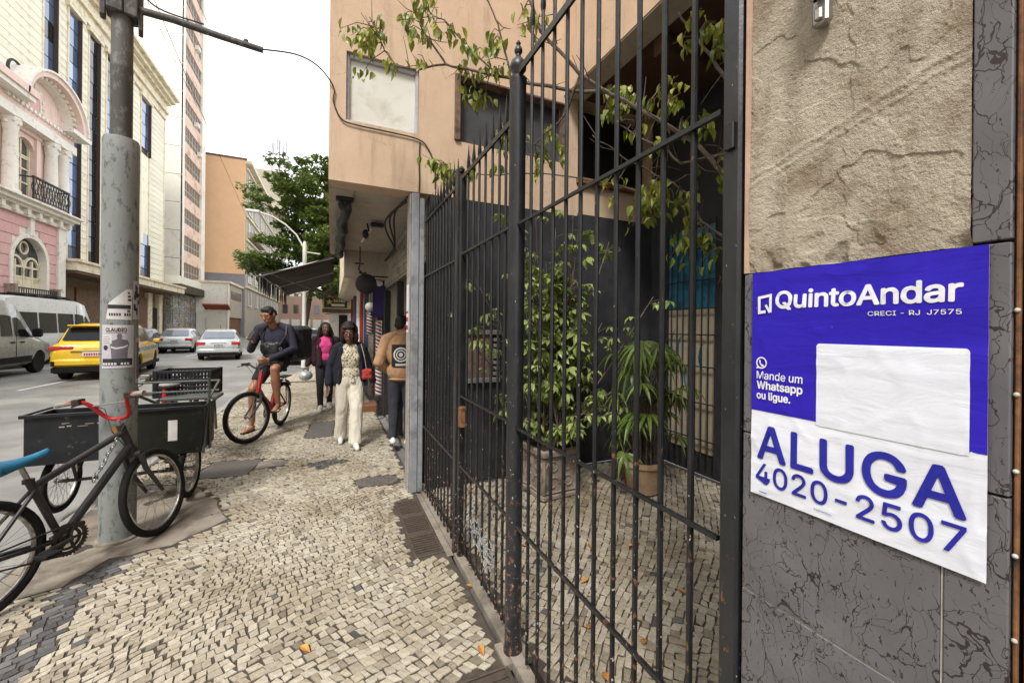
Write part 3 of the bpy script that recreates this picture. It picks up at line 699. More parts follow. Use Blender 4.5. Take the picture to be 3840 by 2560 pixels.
# cables stuck on the wall
mk('cable_black', (.03, .028, .026), (.05, .045, .04), 20, .6, 0)
def cable(label, pts, r=.008, cat='cable', grp=None, mat='cable_black'):
    # smooth the run with a Catmull-Rom spline
    P3 = [Vector(p) for p in pts]; out = []
    for i in range(len(P3)-1):
        p0 = P3[max(i-1, 0)]; p1 = P3[i]; p2 = P3[i+1]; p3 = P3[min(i+2, len(P3)-1)]
        for k in range(6):
            t = k/6; out.append(.5*((2*p1)+(-p0+p2)*t+(2*p0-5*p1+4*p2-p3)*t*t+(-p0+3*p1-3*p2+p3)*t**3))
    out.append(P3[-1]); o0 = out[0].copy()
    b = MB().tube([p-o0 for p in out], r, 6); o = b.build('cable', MAT[mat], None, smooth=True, loc=o0); tag(o, label, cat, grp); return o
cable('black service cable from the pole arm looping round the boarded window', [(-.575, 3.94, 3.927), (-.3, 3.92, 3.95), (-.12, 3.9, 3.88), (0, 3.93, 3.75), (.0, 3.935, 3.62), (.07, 3.935, 3.48), (.2, 3.935, 3.455), (.42, 3.935, 3.452), (.75, 3.935, 3.44), (.86, 3.935, 3.36), (.92, 3.935, 3.2), (.93, 3.935, 2.98)], .0065)
cable('thin cable running down the plaster below the boarded window', [(.775, 3.94, 3.42), (.77, 3.94, 3.2), (.775, 3.94, 3.05), (.772, 3.94, 2.93)], .007)
for k in range(3): cable(('uppermost', 'middle', 'lowest')[k]+' of three black cables sagging under the overhang by the pier', [(.69+.02*k, 4.1, 2.91), (.62-.05*k, 4.5, 2.84-.05*k), (.72, 5.2, 2.72-.06*k), (.82, 6.0, 2.76-.03*k), (.86, 7.4, 2.78)], .011, 'cable', 'cables under the overhang')
# soffit lamp and rolled awning
mk('black_metal', (.02, .02, .02), (.035, .034, .033), 20, .5, .1)
ra = thing('rolled_awning', 'dark rolled-up awning slung along the overhang', 'awning', (.13, 6, 2.8))
b = MB(); rr_ = random.Random(2); b.tube([(.11+.02*math.sin(i*1.3), 4.42+i*.2, 2.845+.012*math.sin(i*2.1)) for i in range(17)], [.055+.008*rr_.random() for i in range(17)], 10); b.build('roll', MAT['black_metal'], ra, True, smooth=True)
b = MB().bbox(.03, .2, 4.38, 4.46, 2.885, 2.918, .004); b.tube([(.06, 4.42, 2.89), (.11, 4.43, 2.83)], .014, 6); b.tube([(.17, 4.42, 2.89), (.12, 4.43, 2.83)], .014, 6); b.build('bracket', MAT['black_metal'], ra, True)
lm = thing('soffit_lamp', 'small floodlight with bare tube hanging under the overhang', 'lamp', (.45, 5.6, 2.9))
mk('tube_white', (.75, .75, .72), (.7, .7, .66), 5, .4, 0)
b = MB().bbox(.44, .60, 5.28, 5.36, 2.87, 2.92, .01); b.tube([(.40, 5.32, 2.9), (.42, 5.3, 2.80)], .012, 6); b.build('bracket', MAT['black_metal'], lm, True)
b = MB(); b.sphere((.38, 5.3, 2.76), .055, 12, 8, (.7, .8, 1.1)); b.build('lamp_head', MAT['black_metal'], lm, True, smooth=True)
b = MB(); b.tube([(.46, 5.4, 2.87), (.40, 6.3, 2.86)], .018, 8); b.build('tube', MAT['tube_white'], lm, True, smooth=True)
# shop front: shutter, dark frame posts, inside
mk('shutter_steel', (.46, .42, .36), (.36, .33, .28), 8, .5, .1, 60, metal=.2, stain=(.2, .16, .12), sscale=5)
mk('dark_frame', (.022, .020, .022), (.04, .036, .036), 10, .5, .1)
mk('shop_wall', (.62, .58, .50), (.55, .51, .44), 5, .8, .1)
mk('wood_brown', (.14, .06, .03), (.22, .10, .05), 6, .6, .2, 40, stretch=(1, 1, 6))
sh = thing('roller_shutter', 'half raised slatted roller shutter above the shop door', 'shutter', (.9, 5.8, 2.3))
for k in range(11):
    z = 2.30+k*.056
    MB().bbox(.895-.004*(k % 2), .92, 4.12, 7.55, z, z+.050, .008).build('slat', MAT['shutter_steel'], sh, True)
MB().bbox(.885, .925, 4.1, 7.56, 2.262, 2.297, .006).build('bottom_bar', MAT['dark_frame'], sh, True)
fr = thing('shop_facade', 'dark framed shop front with open doorway under the shutter', 'shop front', (.95, 6, 0))
for y0, y1 in ((4.09, 4.16), (5.92, 6.0), (7.42, 7.56)): MB().bbox(.865, .96, y0, y1, 0, 2.26, .006).build('frame_post', MAT['dark_frame'], fr, True)
MB().box(2.4, 2.45, 4.2, 7.5, 0, 2.9).build('back_wall', MAT['shop_wall'], fr, True)
MB().box(.97, 2.4, 4.17, 4.2, 0, 2.9).build('side_wall', MAT['shop_wall'], fr, True)
MB().box(.97, 2.4, 7.45, 7.5, 0, 2.9).build('side_wall', MAT['shop_wall'], fr, True)
MB().box(.9, 2.4, 4.2, 7.45, -.02, .03).build('floor', MAT['cement'], fr, True)
MB().bbox(2.3, 2.39, 5.2, 7.2, .9, 2.0, .01).build('shelf', MAT['wood_brown'], fr, True)
MB().bbox(1.3, 2.0, 6.6, 7.3, .05, .9, .02).build('counter', MAT['wood_brown'], fr, True)
st = MB().bbox(.42, .86, 7.95, 8.35, -.01, .12, .01).build('door_step', MAT['wood_brown']); tag(st, 'brown wooden step on the pavement behind the walking woman', 'step')
# ---- courtyard: back wall, ceiling, beams
cb = thing('courtyard_house', 'dark courtyard house front with overhanging peach upper storey behind the fence', 'building', (3.75, 1.5, 0))
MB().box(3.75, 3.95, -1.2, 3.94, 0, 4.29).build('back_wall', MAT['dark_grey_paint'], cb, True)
MB().box(2.42, 2.62, -6, 3.945, 4.285, 14).build('upper_front', MAT['peach_plaster'], cb, True)
MB().box(2.43, 2.68, -6, 3.94, 4.27, 4.283).build('edge_soffit', MAT['soffit_paint'], cb, True)
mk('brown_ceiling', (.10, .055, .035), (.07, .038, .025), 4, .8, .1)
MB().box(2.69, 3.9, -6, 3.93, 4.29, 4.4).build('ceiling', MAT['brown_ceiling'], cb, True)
for yy in (.3, 1.5, 2.7): MB().bbox(2.7, 3.74, yy, yy+.14, 4.12, 4.288, .01).build('ceiling_beam', MAT['brown_ceiling'], cb, True)
MB().box(1.26, 3.75, -1.4, -1.2, 0, 4.3).build('side_wall', MAT['dark_grey_paint'], cb, True)
# painted door behind a grille
mk('door_blue', (.035, .17, .26), (.02, .11, .19), 5, .5, .1, stain=(.01, .04, .07), sscale=5)
mk('door_cream', (.42, .36, .26), (.34, .28, .19), 5, .7, .1)
pd = thing('painted_door', 'blue and cream painted panel behind a black iron grille in the courtyard', 'door', (3.73, 3.3, 0))
MB().box(3.735, 3.748, 2.98, 3.62, 1.84, 2.75).build('blue_panel', MAT['door_blue'], pd, True)
MB().box(3.735, 3.748, 2.98, 3.62, .25, 1.835).build('cream_panel', MAT['door_cream'], pd, True)
b = MB()
for k in range(5): 
    cy_, cz_ = 3.1+.1*k, 1.3+.25*math.sin(k*2.2); b.prism([(cy_+.09*math.sin(math.pi*t/8)*(1 if t < 9 else -.7), cz_+.16*math.cos(math.pi*t/8)) for t in range(16)], 3.7335, 3.7345, lambda a, c, h: (h, a, c))
b.build('leaf_motif', MAT['door_blue'], pd, True)
for yy in [2.95+.085*k for k in range(9)]: MB().tube([(3.70, yy, .15), (3.70, yy, 2.8)], .008, 6).build('grille_bar', MAT['black_metal'], pd, True)
for zz in (.4, .8, 1.2, 1.55, 1.84, 2.15, 2.5): MB().tube([(3.692, 2.93, zz), (3.692, 3.66, zz)], .008, 6).build('grille_rail', MAT['black_metal'], pd, True)
# grey vent niche on the end wall seen between the gate bars
mk('niche_grey', (.22, .21, .20), (.16, .15, .14), 9, .8, .2)
vn = thing('wall_vent', 'grey wall box with small slotted brick on the dark courtyard wall', 'vent', (1.45, 3.94, 1.3))
MB().bbox(1.27, 1.64, 3.90, 3.952, 1.53, 1.58, .006).build('ledge', MAT['niche_grey'], vn, True)
MB().bbox(1.27, 1.64, 3.90, 3.952, 1.03, 1.08, .006).build('ledge', MAT['niche_grey'], vn, True)
MB().box(1.28, 1.56, 3.93, 3.951, 1.085, 1.525).build('panel', MAT['rust_frame'], vn, True)
for k in range(7): MB().bbox(1.57, 1.635, 3.91, 3.951, 1.10+.06*k, 1.135+.06*k, .003).build('slot_brick', MAT['niche_grey'], vn, True)

# unseen house added behind the viewer, on our side, to block the sky
rb_ = thing('sky_block_house', 'unseen tall plastered house added behind the viewer to block the sky', 'building', (1.3, -6, 0))
MB().box(.95, 9, -34, -1.42, 0, 15).build('wall', MAT['peach_plaster'], rb_, True)
for k in range(9): MB().box(.93, .949, -33+k*3.4, -31.6+k*3.4, 3.6, 5.4).build('window', MAT['black_board'], rb_, True)
# ------------------------------------------------------------------ courtyard plants
def leafmat(name, c1, c2, trans=.3, rough=.4):
    m, n, b, o = newmat(name); v = tcoord(n)
    oi = n.nodes.new('ShaderNodeObjectInfo'); g = n.nodes.new('ShaderNodeNewGeometry')
    h = math1(n, 'FRACT', math1(n, 'ADD', g.outputs['Random Per Island'], oi.outputs['Random']))
    c = ramp(n, h, [(0, c1), (.55, tuple((a+d)/2 for a, d in zip(c1, c2))), (1, c2)])
    c = mixc(n, ramp(n, noisen(n, v, 90, 3), [(.35, (0, 0, 0)), (.7, (.5, .5, .5))]), c, tuple(x*.6 for x in c1))
    n.links.new(c, b.inputs['Base Color']); b.inputs['Roughness'].default_value = rough
    t = n.nodes.new('ShaderNodeBsdfTranslucent'); n.links.new(c, t.inputs[0]); mx = n.nodes.new('ShaderNodeMixShader'); mx.inputs[0].default_value = trans
    n.links.new(b.outputs[0], mx.inputs[1]); n.links.new(t.outputs[0], mx.inputs[2]); n.links.new(mx.outputs[0], o.inputs[0]); return m
leafmat('ficus_leaf', (.10, .16, .022), (.44, .44, .06)); leafmat('umbrella_leaf', (.12, .20, .035), (.55, .60, .2)); leafmat('palm_leaf', (.08, .14, .028), (.26, .34, .07)); leafmat('street_leaf', (.075, .13, .028), (.26, .34, .08))
mk('bark', (.085, .062, .048), (.15, .12, .095), 30, .9, .6, 120, stain=(.30, .27, .22), sscale=12, srange=(.55, .75))
BRANCHES = [
    ([(2.22, 1.52, 2.3), (2.08, 1.8, 2.77), (1.72, 2.08, 3.1), (1.47, 2.19, 3.25), (1.3, 2.27, 3.46), (1.23, 2.3, 3.55), (1.17, 2.33, 3.73), (1.12, 2.35, 3.91)], 0.015, 0.008),
    ([(1.3, 2.27, 3.46), (1.31, 2.26, 3.6), (1.3, 2.26, 3.8)], 0.009, 0.005),
    ([(1.7, 2.19, 3.2), (1.43, 2.37, 3.25), (1.13, 2.62, 3.39), (0.92, 2.77, 3.47), (0.77, 2.95, 3.6), (0.65, 3.0, 3.77), (0.59, 3.03, 3.9), (0.54, 3.05, 4.03)], 0.014, 0.004),
    ([(0.77, 2.95, 3.6), (0.6, 3.08, 3.58), (0.44, 3.15, 3.6), (0.36, 3.24, 3.75), (0.32, 3.26, 3.89), (0.25, 3.29, 4.01)], 0.008, 0.003),
    ([(1.06, 2.65, 3.41), (0.88, 2.78, 3.65), (0.73, 2.85, 3.83), (0.63, 2.9, 3.9)], 0.007, 0.003),
    ([(1.15, 2.61, 3.41), (1.08, 2.58, 3.62), (1.02, 2.61, 3.82), (0.95, 2.64, 3.94)], 0.008, 0.004),
    ([(2.22, 1.52, 1.95), (2.24, 1.73, 2.18), (2.2, 1.86, 2.32), (2.22, 1.96, 2.51), (2.07, 2.14, 2.69), (1.92, 2.31, 2.86), (1.78, 2.49, 3.06)], 0.010, 0.004),
    ([(2.31, 1.59, 2.7), (2.26, 1.72, 2.71), (2.15, 1.99, 2.73), (2.17, 2.09, 2.84), (2.05, 2.15, 2.91), (1.95, 2.3, 3.05), (1.8, 2.37, 3.16)], 0.012, 0.004),
    ([(2.02, 1.39, 2.65), (1.87, 1.46, 2.95), (1.82, 1.59, 3.23), (1.73, 1.63, 3.35)], 0.012, 0.005),
    ([(2.22, 1.96, 2.51), (2.3, 2.14, 2.51), (2.02, 2.6, 2.78), (1.59, 2.9, 2.88), (1.14, 3.11, 2.87), (0.87, 3.23, 2.91)], 0.009, 0.003),
    ([(1.47, 2.19, 3.25), (1.44, 2.31, 3.06), (1.34, 2.58, 2.94), (1.12, 2.79, 3.09)], 0.009, 0.003),
]
CLUSTERS = [
    ((0.29, 3.27, 3.84), 0.15, 0.24, 55),
    ((0.56, 3.04, 3.9), 0.13, 0.16, 34),
    ((0.68, 2.93, 3.67), 0.13, 0.13, 12),
    ((0.87, 2.79, 3.67), 0.14, 0.13, 20),
    ((1.02, 2.67, 3.56), 0.09, 0.12, 18),
    ((1.16, 2.33, 3.64), 0.06, 0.09, 10),
    ((0.86, 3.12, 2.87), 0.19, 0.10, 55),
    ((0.98, 2.96, 3.31), 0.12, 0.20, 22),
    ((1.19, 2.87, 3.1), 0.15, 0.20, 30),
    ((1.88, 2.22, 3.15), 0.21, 0.18, 50),
    ((2.06, 1.92, 3.1), 0.17, 0.20, 45),
    ((1.87, 1.51, 3.22), 0.11, 0.16, 40),
    ((2.02, 2.16, 2.48), 0.28, 0.14, 80),
    ((2.22, 1.96, 2.18), 0.18, 0.24, 45),
    ((1.45, 2.64, 2.99), 0.16, 0.20, 30),
    ((2.18, 1.76, 2.58), 0.10, 0.16, 25),
]
rt = random.Random(31)
ft = thing('ficus_tree', 'thin sprawling fig tree with bare twigs and hanging leaves reaching over the fence', 'tree', (2.35, 1.15, 0))
MB().tube([(2.35, 1.15, 0), (2.33, 1.2, .8), (2.25, 1.35, 1.6), (2.2, 1.5, 2.2), (2.15, 1.6, 2.6)], [.075, .065, .055, .045, .032], 10).build('trunk', MAT['bark'], ft, True, smooth=True)
def wob(pts, amp=.02, k=4):
    out = []
    for i in range(len(pts)-1):
        a = Vector(pts[i]); c = Vector(pts[i+1])
        for j in range(k):
            q = a.lerp(c, j/k); out.append(q+amp*Vector((noise.noise(q*7), noise.noise(q*7+Vector((3, 0, 0))), noise.noise(q*7+Vector((0, 5, 0))))))
    out.append(Vector(pts[-1])); return out
tw = MB(); twig_pts = []
for pts, r0, r1 in BRANCHES:
    Q = wob(pts); n = len(Q); MB().tube(Q, [r0+(r1-r0)*i/(n-1) for i in range(n)], 7).build('branch', MAT['bark'], ft, True, smooth=True)
    for i in range(2, n):
        if rt.random() < .55:
            d = Vector((rt.uniform(-1, 1), rt.uniform(-.6, .6), rt.uniform(-.5, 1))).normalized()*rt.uniform(.1, .28)
            q = [Q[i], Q[i]+d*.5+Vector((0, 0, rt.uniform(-.03, .03))), Q[i]+d]; tw.tube(q, [.0035, .0028, .0015], 5); twig_pts.append(q[-1])
leafs = []
for c, sx, sz, n in CLUSTERS:
    c = Vector(c); n = int(n*1.45); k = max(3, n//6); tips = [c+Vector((rt.gauss(0, sx*.5), rt.gauss(0, .12), rt.gauss(0, sz*.5))) for _ in range(k)]
    for tp in tips:
        src = min((Vector(p) for pts, _, _ in BRANCHES for p in wob(pts, .02, 4)), key=lambda q: (q-tp).length); mid = src.lerp(tp, .5)+Vector((0, 0, .04))
        tw.tube([src, mid, tp], [.004, .003, .0015], 5)
        for _ in range(n//k+1):
            p = src.lerp(tp, rt.uniform(.45, 1))+Vector((rt.gauss(0, .03), rt.gauss(0, .03), rt.gauss(0, .02))); leafs.append(p)
o = tw.build('twigs', MAT['bark'], ft, True); o['kind'] = 'stuff'
LMS = [leaf_mesh(.085*s, .021*s, c).mesh('leaf') for s, c in ((1, .5), (.85, .8), (1.1, .3), (.7, .6))]
for m in LMS: m.materials.append(MAT['ficus_leaf'])
leafs.sort(key=lambda p: p.length)
rest = MB()
for i, p in enumerate(leafs):
    rot = Matrix.Rotation(rt.uniform(0, 6.28), 4, 'Z') @ Matrix.Rotation(rt.uniform(.5, 1.35), 4, 'Y') @ Matrix.Rotation(rt.uniform(-.8, .8), 4, 'X')
    if i % 3 == 0 and i < 880:
        o = bpy.data.objects.new('leaf', rt.choice(LMS)); col.objects.link(o); o.parent = ft; o.matrix_local = Matrix.Translation(p-Vector(ft.location)) @ rot
    else:
        lm_ = leaf_mesh(.08*rt.uniform(.7, 1.1), .02*rt.uniform(.8, 1.1), rt.uniform(.3, .8)); M = Matrix.Translation(p) @ rot
        rest.add([M @ Vector(v) for v in lm_.v], lm_.f)
o = rest.build('leaves', MAT['ficus_leaf'], ft, True); o['kind'] = 'stuff'

# ornate square planter
mk('old_stone', (.36, .30, .25), (.24, .19, .155), 18, .9, .5, 80, stain=(.11, .09, .07), sscale=9)
pl = thing('stone_planter', 'square carved stone planter with scroll relief in the courtyard', 'planter', (1.97, 3.42, 0), R(4))
b = MB(); b.bbox(-.2, .2, -.2, .2, .0, .05, .012); b.bbox(-.185, .185, -.185, .185, .05, .40, .02); b.bbox(-.215, .215, -.215, .215, .40, .47, .015); b.build('body', MAT['old_stone'], pl)
for side in range(4):
    M = Matrix.Rotation(side*math.pi/2, 4, 'Z'); b = MB()
    for sx in (-1, 1):
        for q in (0, 1):
            sp = []
            for k in range(26):
                t = k/25*2.3*math.pi; r = .012+.062*(1-k/25)
                sp.append(M @ Vector((sx*(.085)+sx*r*math.cos(t+q*math.pi)*1.0, -.188, .30-.15*q+r*math.sin(t))))
            b.tube(sp, .009, 6)
    for sx in (-.175, .175): b.tube([M @ Vector((sx, -.186, .06)), M @ Vector((sx, -.186, .39))], .012, 6)
    for zz in (.07, .385): b.tube([M @ Vector((-.17, -.187, zz)), M @ Vector((.17, -.187, zz))], .011, 6)
    b.build('scroll_relief', MAT['old_stone'], pl, smooth=True)
mk('soil', (.05, .035, .025), (.03, .02, .015), 30, .95, .6)
MB().box(-.19, .19, -.19, .19, .40, .472).build('soil', MAT['soil'], pl)
# umbrella plant: palmate leaves on many stems
up = thing('umbrella_plant', 'tall bushy umbrella plant with pale green leaf rosettes in the carved planter', 'plant', (1.97, 3.42, .47))
def rosette(nl, L, W, droop):
    b = MB()
    for k in range(nl):
        a = 2*math.pi*k/nl+random.uniform(-.15, .15); lm_ = leaf_mesh(L*random.uniform(.8, 1.1), W, droop, 3); M = Matrix.Rotation(a, 4, 'Z') @ Matrix.Rotation(.25+random.uniform(-.15, .35), 4, 'Y') @ Matrix.Translation((.012, 0, 0))
        b.add([M @ Vector(v) for v in lm_.v], lm_.f)
    return b
ROS = [rosette(random.choice((5, 6, 7)), .085*s, .022*s, .5) for s in (.55, .75, .95, 1.1, 1.3)]
ROSM = [b.mesh('leaf_rosette') for b in ROS]
for m in ROSM: m.materials.append(MAT['umbrella_leaf'])
st_ = MB(); ros = []
for s in range(40):
    a = rt.uniform(0, 6.28); top = Vector((rt.gauss(.0, .42), rt.gauss(-.12, .2), rt.uniform(.2, 2.3)))
    base = Vector((rt.uniform(-.1, .1), rt.uniform(-.1, .1), 0)); path = [base.lerp(top, t)+Vector((.06*math.sin(t*4+s), .06*math.cos(t*3+s), 0)) for t in (0, .25, .5, .75, 1)]
    st_.tube(path, [.011, .009, .008, .006, .004], 6)
    for k in range(rt.randint(10, 15)):
        t = rt.uniform(.3, 1.0); q = base.lerp(top, t)+Vector((.06*math.sin(t*4+s), .06*math.cos(t*3+s), 0)); d = Vector((rt.gauss(0, 1), rt.gauss(-.35, .8), rt.uniform(-.1, .8))).normalized()*rt.uniform(.08, .2)
        e = q+d; st_.tube([q, q+d*.6+Vector((0, 0, .015)), e], [.003, .0025, .002], 4); ros.append((e, d))
st_.build('stems', MAT['bark'], up)['kind'] = 'stuff'
rt.shuffle(ros)
rest = MB()
for i, (e, d) in enumerate(ros):
    M = Matrix.Translation(e) @ Matrix.Rotation(rt.uniform(0, 6.28), 4, 'Z') @ Matrix.Rotation(rt.uniform(-.6, .6), 4, 'X') @ Matrix.Rotation(rt.uniform(-.6, .6), 4, 'Y')
    if i < 290:
        o = bpy.data.objects.new('leaf_rosette', ROSM[i % 5]); col.objects.link(o); o.parent = up; o.matrix_local = M
    else:
        b = ROS[i % 5]; rest.add([M @ Vector(v) for v in b.v], b.f)
if rest.v: rest.build('leaves', MAT['umbrella_leaf'], up)['kind'] = 'stuff'
# fan palm in clay pot
mk('terracotta', (.40, .27, .17), (.30, .19, .12), 8, .85, .3, stain=(.48, .42, .33), sscale=5)
pt = thing('clay_pot', 'round weathered clay pot in the courtyard', 'plant pot', (2.82, 3.05, 0))
MB().lathe([(.12, 0), (.15, .02), (.175, .2), (.185, .27), (.2, .275), (.2, .32), (.175, .32), (.17, .28), (0, .28)], 24).build('body', MAT['terracotta'], pt, smooth=True)
MB().lathe([(.172, .285), (0, .295)], 20).build('soil', MAT['soil'], pt)
fp = thing('fan_palm', 'dark green fan palm with fingered leaves in the clay pot', 'plant', (2.82, 3.05, .29))
def fan(n, L, W):
    b = MB()
    for k in range(n):
        a = R(-95+190*k/(n-1)); lm_ = leaf_mesh(L*random.uniform(.85, 1.05)*(1-.12*abs(a)), W, .75, 5); M = Matrix.Rotation(a, 4, 'Z') @ Matrix.Rotation(.12, 4, 'Y')
        b.add([M @ Vector(v) for v in lm_.v], lm_.f)
    return b
FANM = [fan(n, L, .017).mesh('fan_leaf') for n, L in ((8, .27), (7, .24), (9, .3))]
for m in FANM: m.materials.append(MAT['palm_leaf'])
st_ = MB()
for k in range(46):
    a = rt.uniform(0, 6.28); h = rt.uniform(.15, 1.35); rr_ = rt.uniform(.12, .42)*(1.1-.3*h); q0 = Vector((rt.gauss(0, .06), rt.gauss(0, .06), h*.55)); e = Vector((math.cos(a)*rr_, math.sin(a)*rr_-.05, h))
    st_.tube([Vector((q0.x, q0.y, 0)), q0, q0.lerp(e, .5)+Vector((0, 0, .06)), e], [.01, .007, .004, .003], 5)
    o = bpy.data.objects.new('fan_leaf', FANM[k % 3]); col.objects.link(o); o.parent = fp; o.matrix_local = Matrix.Translation(e) @ Matrix.Rotation(a, 4, 'Z') @ Matrix.Rotation(rt.uniform(-.1, .7), 4, 'Y')
st_.build('stems', MAT['bark'], fp)['kind'] = 'stuff'
# ------------------------------------------------------------------ lamp pole with flyers
def concrete(name, c, c2, fleck):
    m, n, b, o = newmat(name); v = tcoord(n, (1, 1, .45)); f = noisen(n, v, 5, 6, .65); cc = ramp(n, f, [(.3, c), (.7, c2)])
    cc = mixc(n, ramp(n, noisen(n, v, 22, 5, .7), [(.54, (0, 0, 0)), (.64, (.8, .8, .8))]), cc, fleck)
    cc = mixc(n, ramp(n, noisen(n, v, 60, 4, .7), [(.66, (0, 0, 0)), (.7, (.9, .9, .9))]), cc, tuple(x*.5 for x in fleck))
    n.links.new(cc, b.inputs['Base Color']); b.inputs['Roughness'].default_value = .72; bumpn(n, b, noisen(n, v, 70, 5, .7), .3, .004); return m
concrete('pole_cement', (.24, .255, .245), (.185, .20, .193), (.06, .06, .058)); concrete('pole_steel', (.055, .05, .047), (.085, .078, .072), (.17, .16, .15))
PX, PYc = -1.447, 3.94
pole = thing('lamp_pole', 'stout painted street pole with a slimmer dark upper tube, plastered with flyers', 'street pole', (PX, PYc, 0))
pr = [(.108, -.02)]+[(.1035+.0012*math.sin(k*1.9), .1+.19*k) for k in range(15)]+[(.1035, 2.965), (.098, 2.985), (.0, 2.985)]
MB().lathe(pr, 40).build('sleeve', MAT['pole_cement'], pole, smooth=True)
MB().lathe([(.0625, 2.97), (.0625, 3.5), (.0635, 3.505), (.0635, 3.53), (.062, 3.535), (.061, 4.9), (0, 4.9)], 28).build('upper_tube', MAT['pole_steel'], pole, smooth=True)
b = MB(); M = Matrix.Rotation(R(18), 4, 'Z'); b.bbox(-.085, .005, -.085, .07, 3.90, 4.5, .008, M); b.bbox(.008, .085, -.08, .075, 3.90, 4.5, .008, M); b.build('clamp_box', MAT['pole_steel'], pole)
b = MB(); b.bbox(.087, .115, -.05, .06, 3.83, 4.3, .006, M); b.bbox(-.12, -.088, -.03, .05, 3.86, 4.1, .006, M); b.build('clamp_plate', MAT['pole_steel'], pole)
b = MB(); b.tube([(.09, 0, 3.99), (.3, 0, 3.985), (.6, 0, 3.95), (.9, -.0, 3.925)], [.027, .026, .025, .024], 12); b.tube([(.78, 0, 3.92), (.78, 0, 3.975)], .018, 8); b.build('arm', MAT['pole_steel'], pole, smooth=True)
MB().lathe([(.13, -.01), (.125, .012), (.105, .022)], 30).build('collar', MAT['cement'], pole, smooth=True)
cable('thin cable clipped above the pole arm', [(PX+.06, PYc, 4.5), (PX+.12, PYc-.02, 4.15), (PX+.22, PYc-.02, 4.03), (PX+.5, PYc-.02, 4.0)], .006)
paper('flyer_grey', (.48, .46, .50), (.40, .38, .42)); paper('flyer_paper', (.62, .60, .58), (.5, .48, .46)); paper('ink_dark', (.03, .03, .035), (.05, .05, .055)); paper('ink_mid', (.16, .15, .17), (.11, .10, .12)); paper('flyer_mauve', (.55, .52, .60), (.47, .44, .52))
def wrap(t, name, poly, mat, off, n=10):
    """patch wrapped on the pole: poly of (angle in degrees, z); off = lift above the surface"""
    bm = bmesh.new(); f = bm.faces.new([bm.verts.new((a, z, 0)) for a, z in poly]); 
    for a in range(-175, 180, 6):
        g = bm.verts[:]+bm.edges[:]+bm.faces[:]; bmesh.ops.bisect_plane(bm, geom=g, plane_co=(a, 0, 0), plane_no=(1, 0, 0))
    for v in bm.verts:
        a, z = v.co.x, v.co.y; r = .1048+off+.0006*noise.noise(Vector((a*.1, z*20, 0))); v.co = (PX+r*math.cos(R(a)), PYc+r*math.sin(R(a)), z)
    off3 = Vector(t.location)
    for v in bm.verts: v.co -= off3
    me = bpy.data.meshes.new(name); bm.to_mesh(me); bm.free(); return obj(name, me, MAT[mat], t)
def wtext(t, body, a0, a1, z0, z1, mat, off, bold=0.0):
    vs, fs, x0, x1, y0, y1 = stamp(body, bold); me = bpy.data.meshes.new('lettering'); out_ = []
    for x, y, i in vs:
        a = a0+(x-x0)/(x1-x0)*(a1-a0); z = z0+(y-y0)/(y1-y0)*(z1-z0); r = .1048+off+.0001*i; out_.append(Vector((PX+r*math.cos(R(a)), PYc+r*math.sin(R(a)), z))-Vector(t.location))
    me.from_pydata(out_, [], fs); me.update(); obj('lettering', me, MAT[mat], t)
fl = thing('flyer', 'black and white flyer headed CLAUDIO with a portrait, glued on the pole', 'flyer', (PX, PYc-.1, 1.28))
rc = lambda a0, a1, z0, z1: [(a0, z0), (a1, z0), (a1, z1), (a0, z1)]
wrap(fl, 'sheet', rc(-128, -24, 1.283, 1.597), 'flyer_mauve', .0006)
wrap(fl, 'picture', rc(-124, -29, 1.30, 1.585), 'flyer_grey', .0012)
wrap(fl, 'title_band', rc(-115, -46, 1.537, 1.583), 'flyer_paper', .0018)
wtext(fl, 'CLAUDIO', -112, -49, 1.548, 1.577, 'ink_dark', .0030, .03)
wrap(fl, 'rule', rc(-112, -49, 1.540, 1.5435), 'ink_dark', .0026)
wrap(fl, 'text_block', rc(-123, -92, 1.45, 1.525), 'flyer_paper', .0018)
for k in range(4): wrap(fl, 'text_line', rc(-121, -97-3*(k % 2), 1.462+.016*k, 1.466+.016*k), 'ink_mid', .0026)
wrap(fl, 'portrait_body', [(-92, 1.352), (-46, 1.352), (-44, 1.43), (-40, 1.462), (-47, 1.486), (-61, 1.492), (-66, 1.50), (-75, 1.50), (-79, 1.492), (-92, 1.482), (-99, 1.462), (-95, 1.42)], 'ink_mid', .0019)
wrap(fl, 'portrait_arms', [(-95, 1.445), (-80, 1.432), (-60, 1.44), (-45, 1.452), (-45, 1.442), (-60, 1.428), (-80, 1.42), (-95, 1.432)], 'flyer_paper', .0026)
wrap(fl, 'portrait_head', [(-70+7.5*math.cos(R(k*24)), 1.515+.021*math.sin(R(k*24))) for k in range(15)], 'ink_mid', .0022)
wrap(fl, 'disc_mark', [(-112+8*math.cos(R(k*20)), 1.432+.019*math.sin(R(k*20))) for k in range(18)], 'ink_dark', .0019)
wrap(fl, 'footer', rc(-124, -29, 1.30, 1.352), 'ink_dark', .0019)
for k in range(9):
    if k != 5: wrap(fl, 'footer_glyph', rc(-121+9.2*k, -114.5+9.2*k, 1.306, 1.322), 'flyer_paper', .0026)
f2 = thing('flyer', 'torn white flyer scrap with a black band above the portrait flyer', 'flyer', (PX, PYc-.1, 1.64))
wrap(f2, 'sheet', [(-112, 1.640), (-32, 1.634), (-31, 1.80), (-30, 1.862), (-48, 1.862), (-50, 1.862), (-105, 1.752), (-108, 1.70)], 'flyer_paper', .0006)
wrap(f2, 'band', rc(-106, -36, 1.716, 1.745), 'ink_dark', .0014)
for k in range(9): wrap(f2, 'glyph', rc(-102+7.5*k, -97+7.5*k, 1.664, 1.684), 'ink_dark', .0014) if k != 5 else None
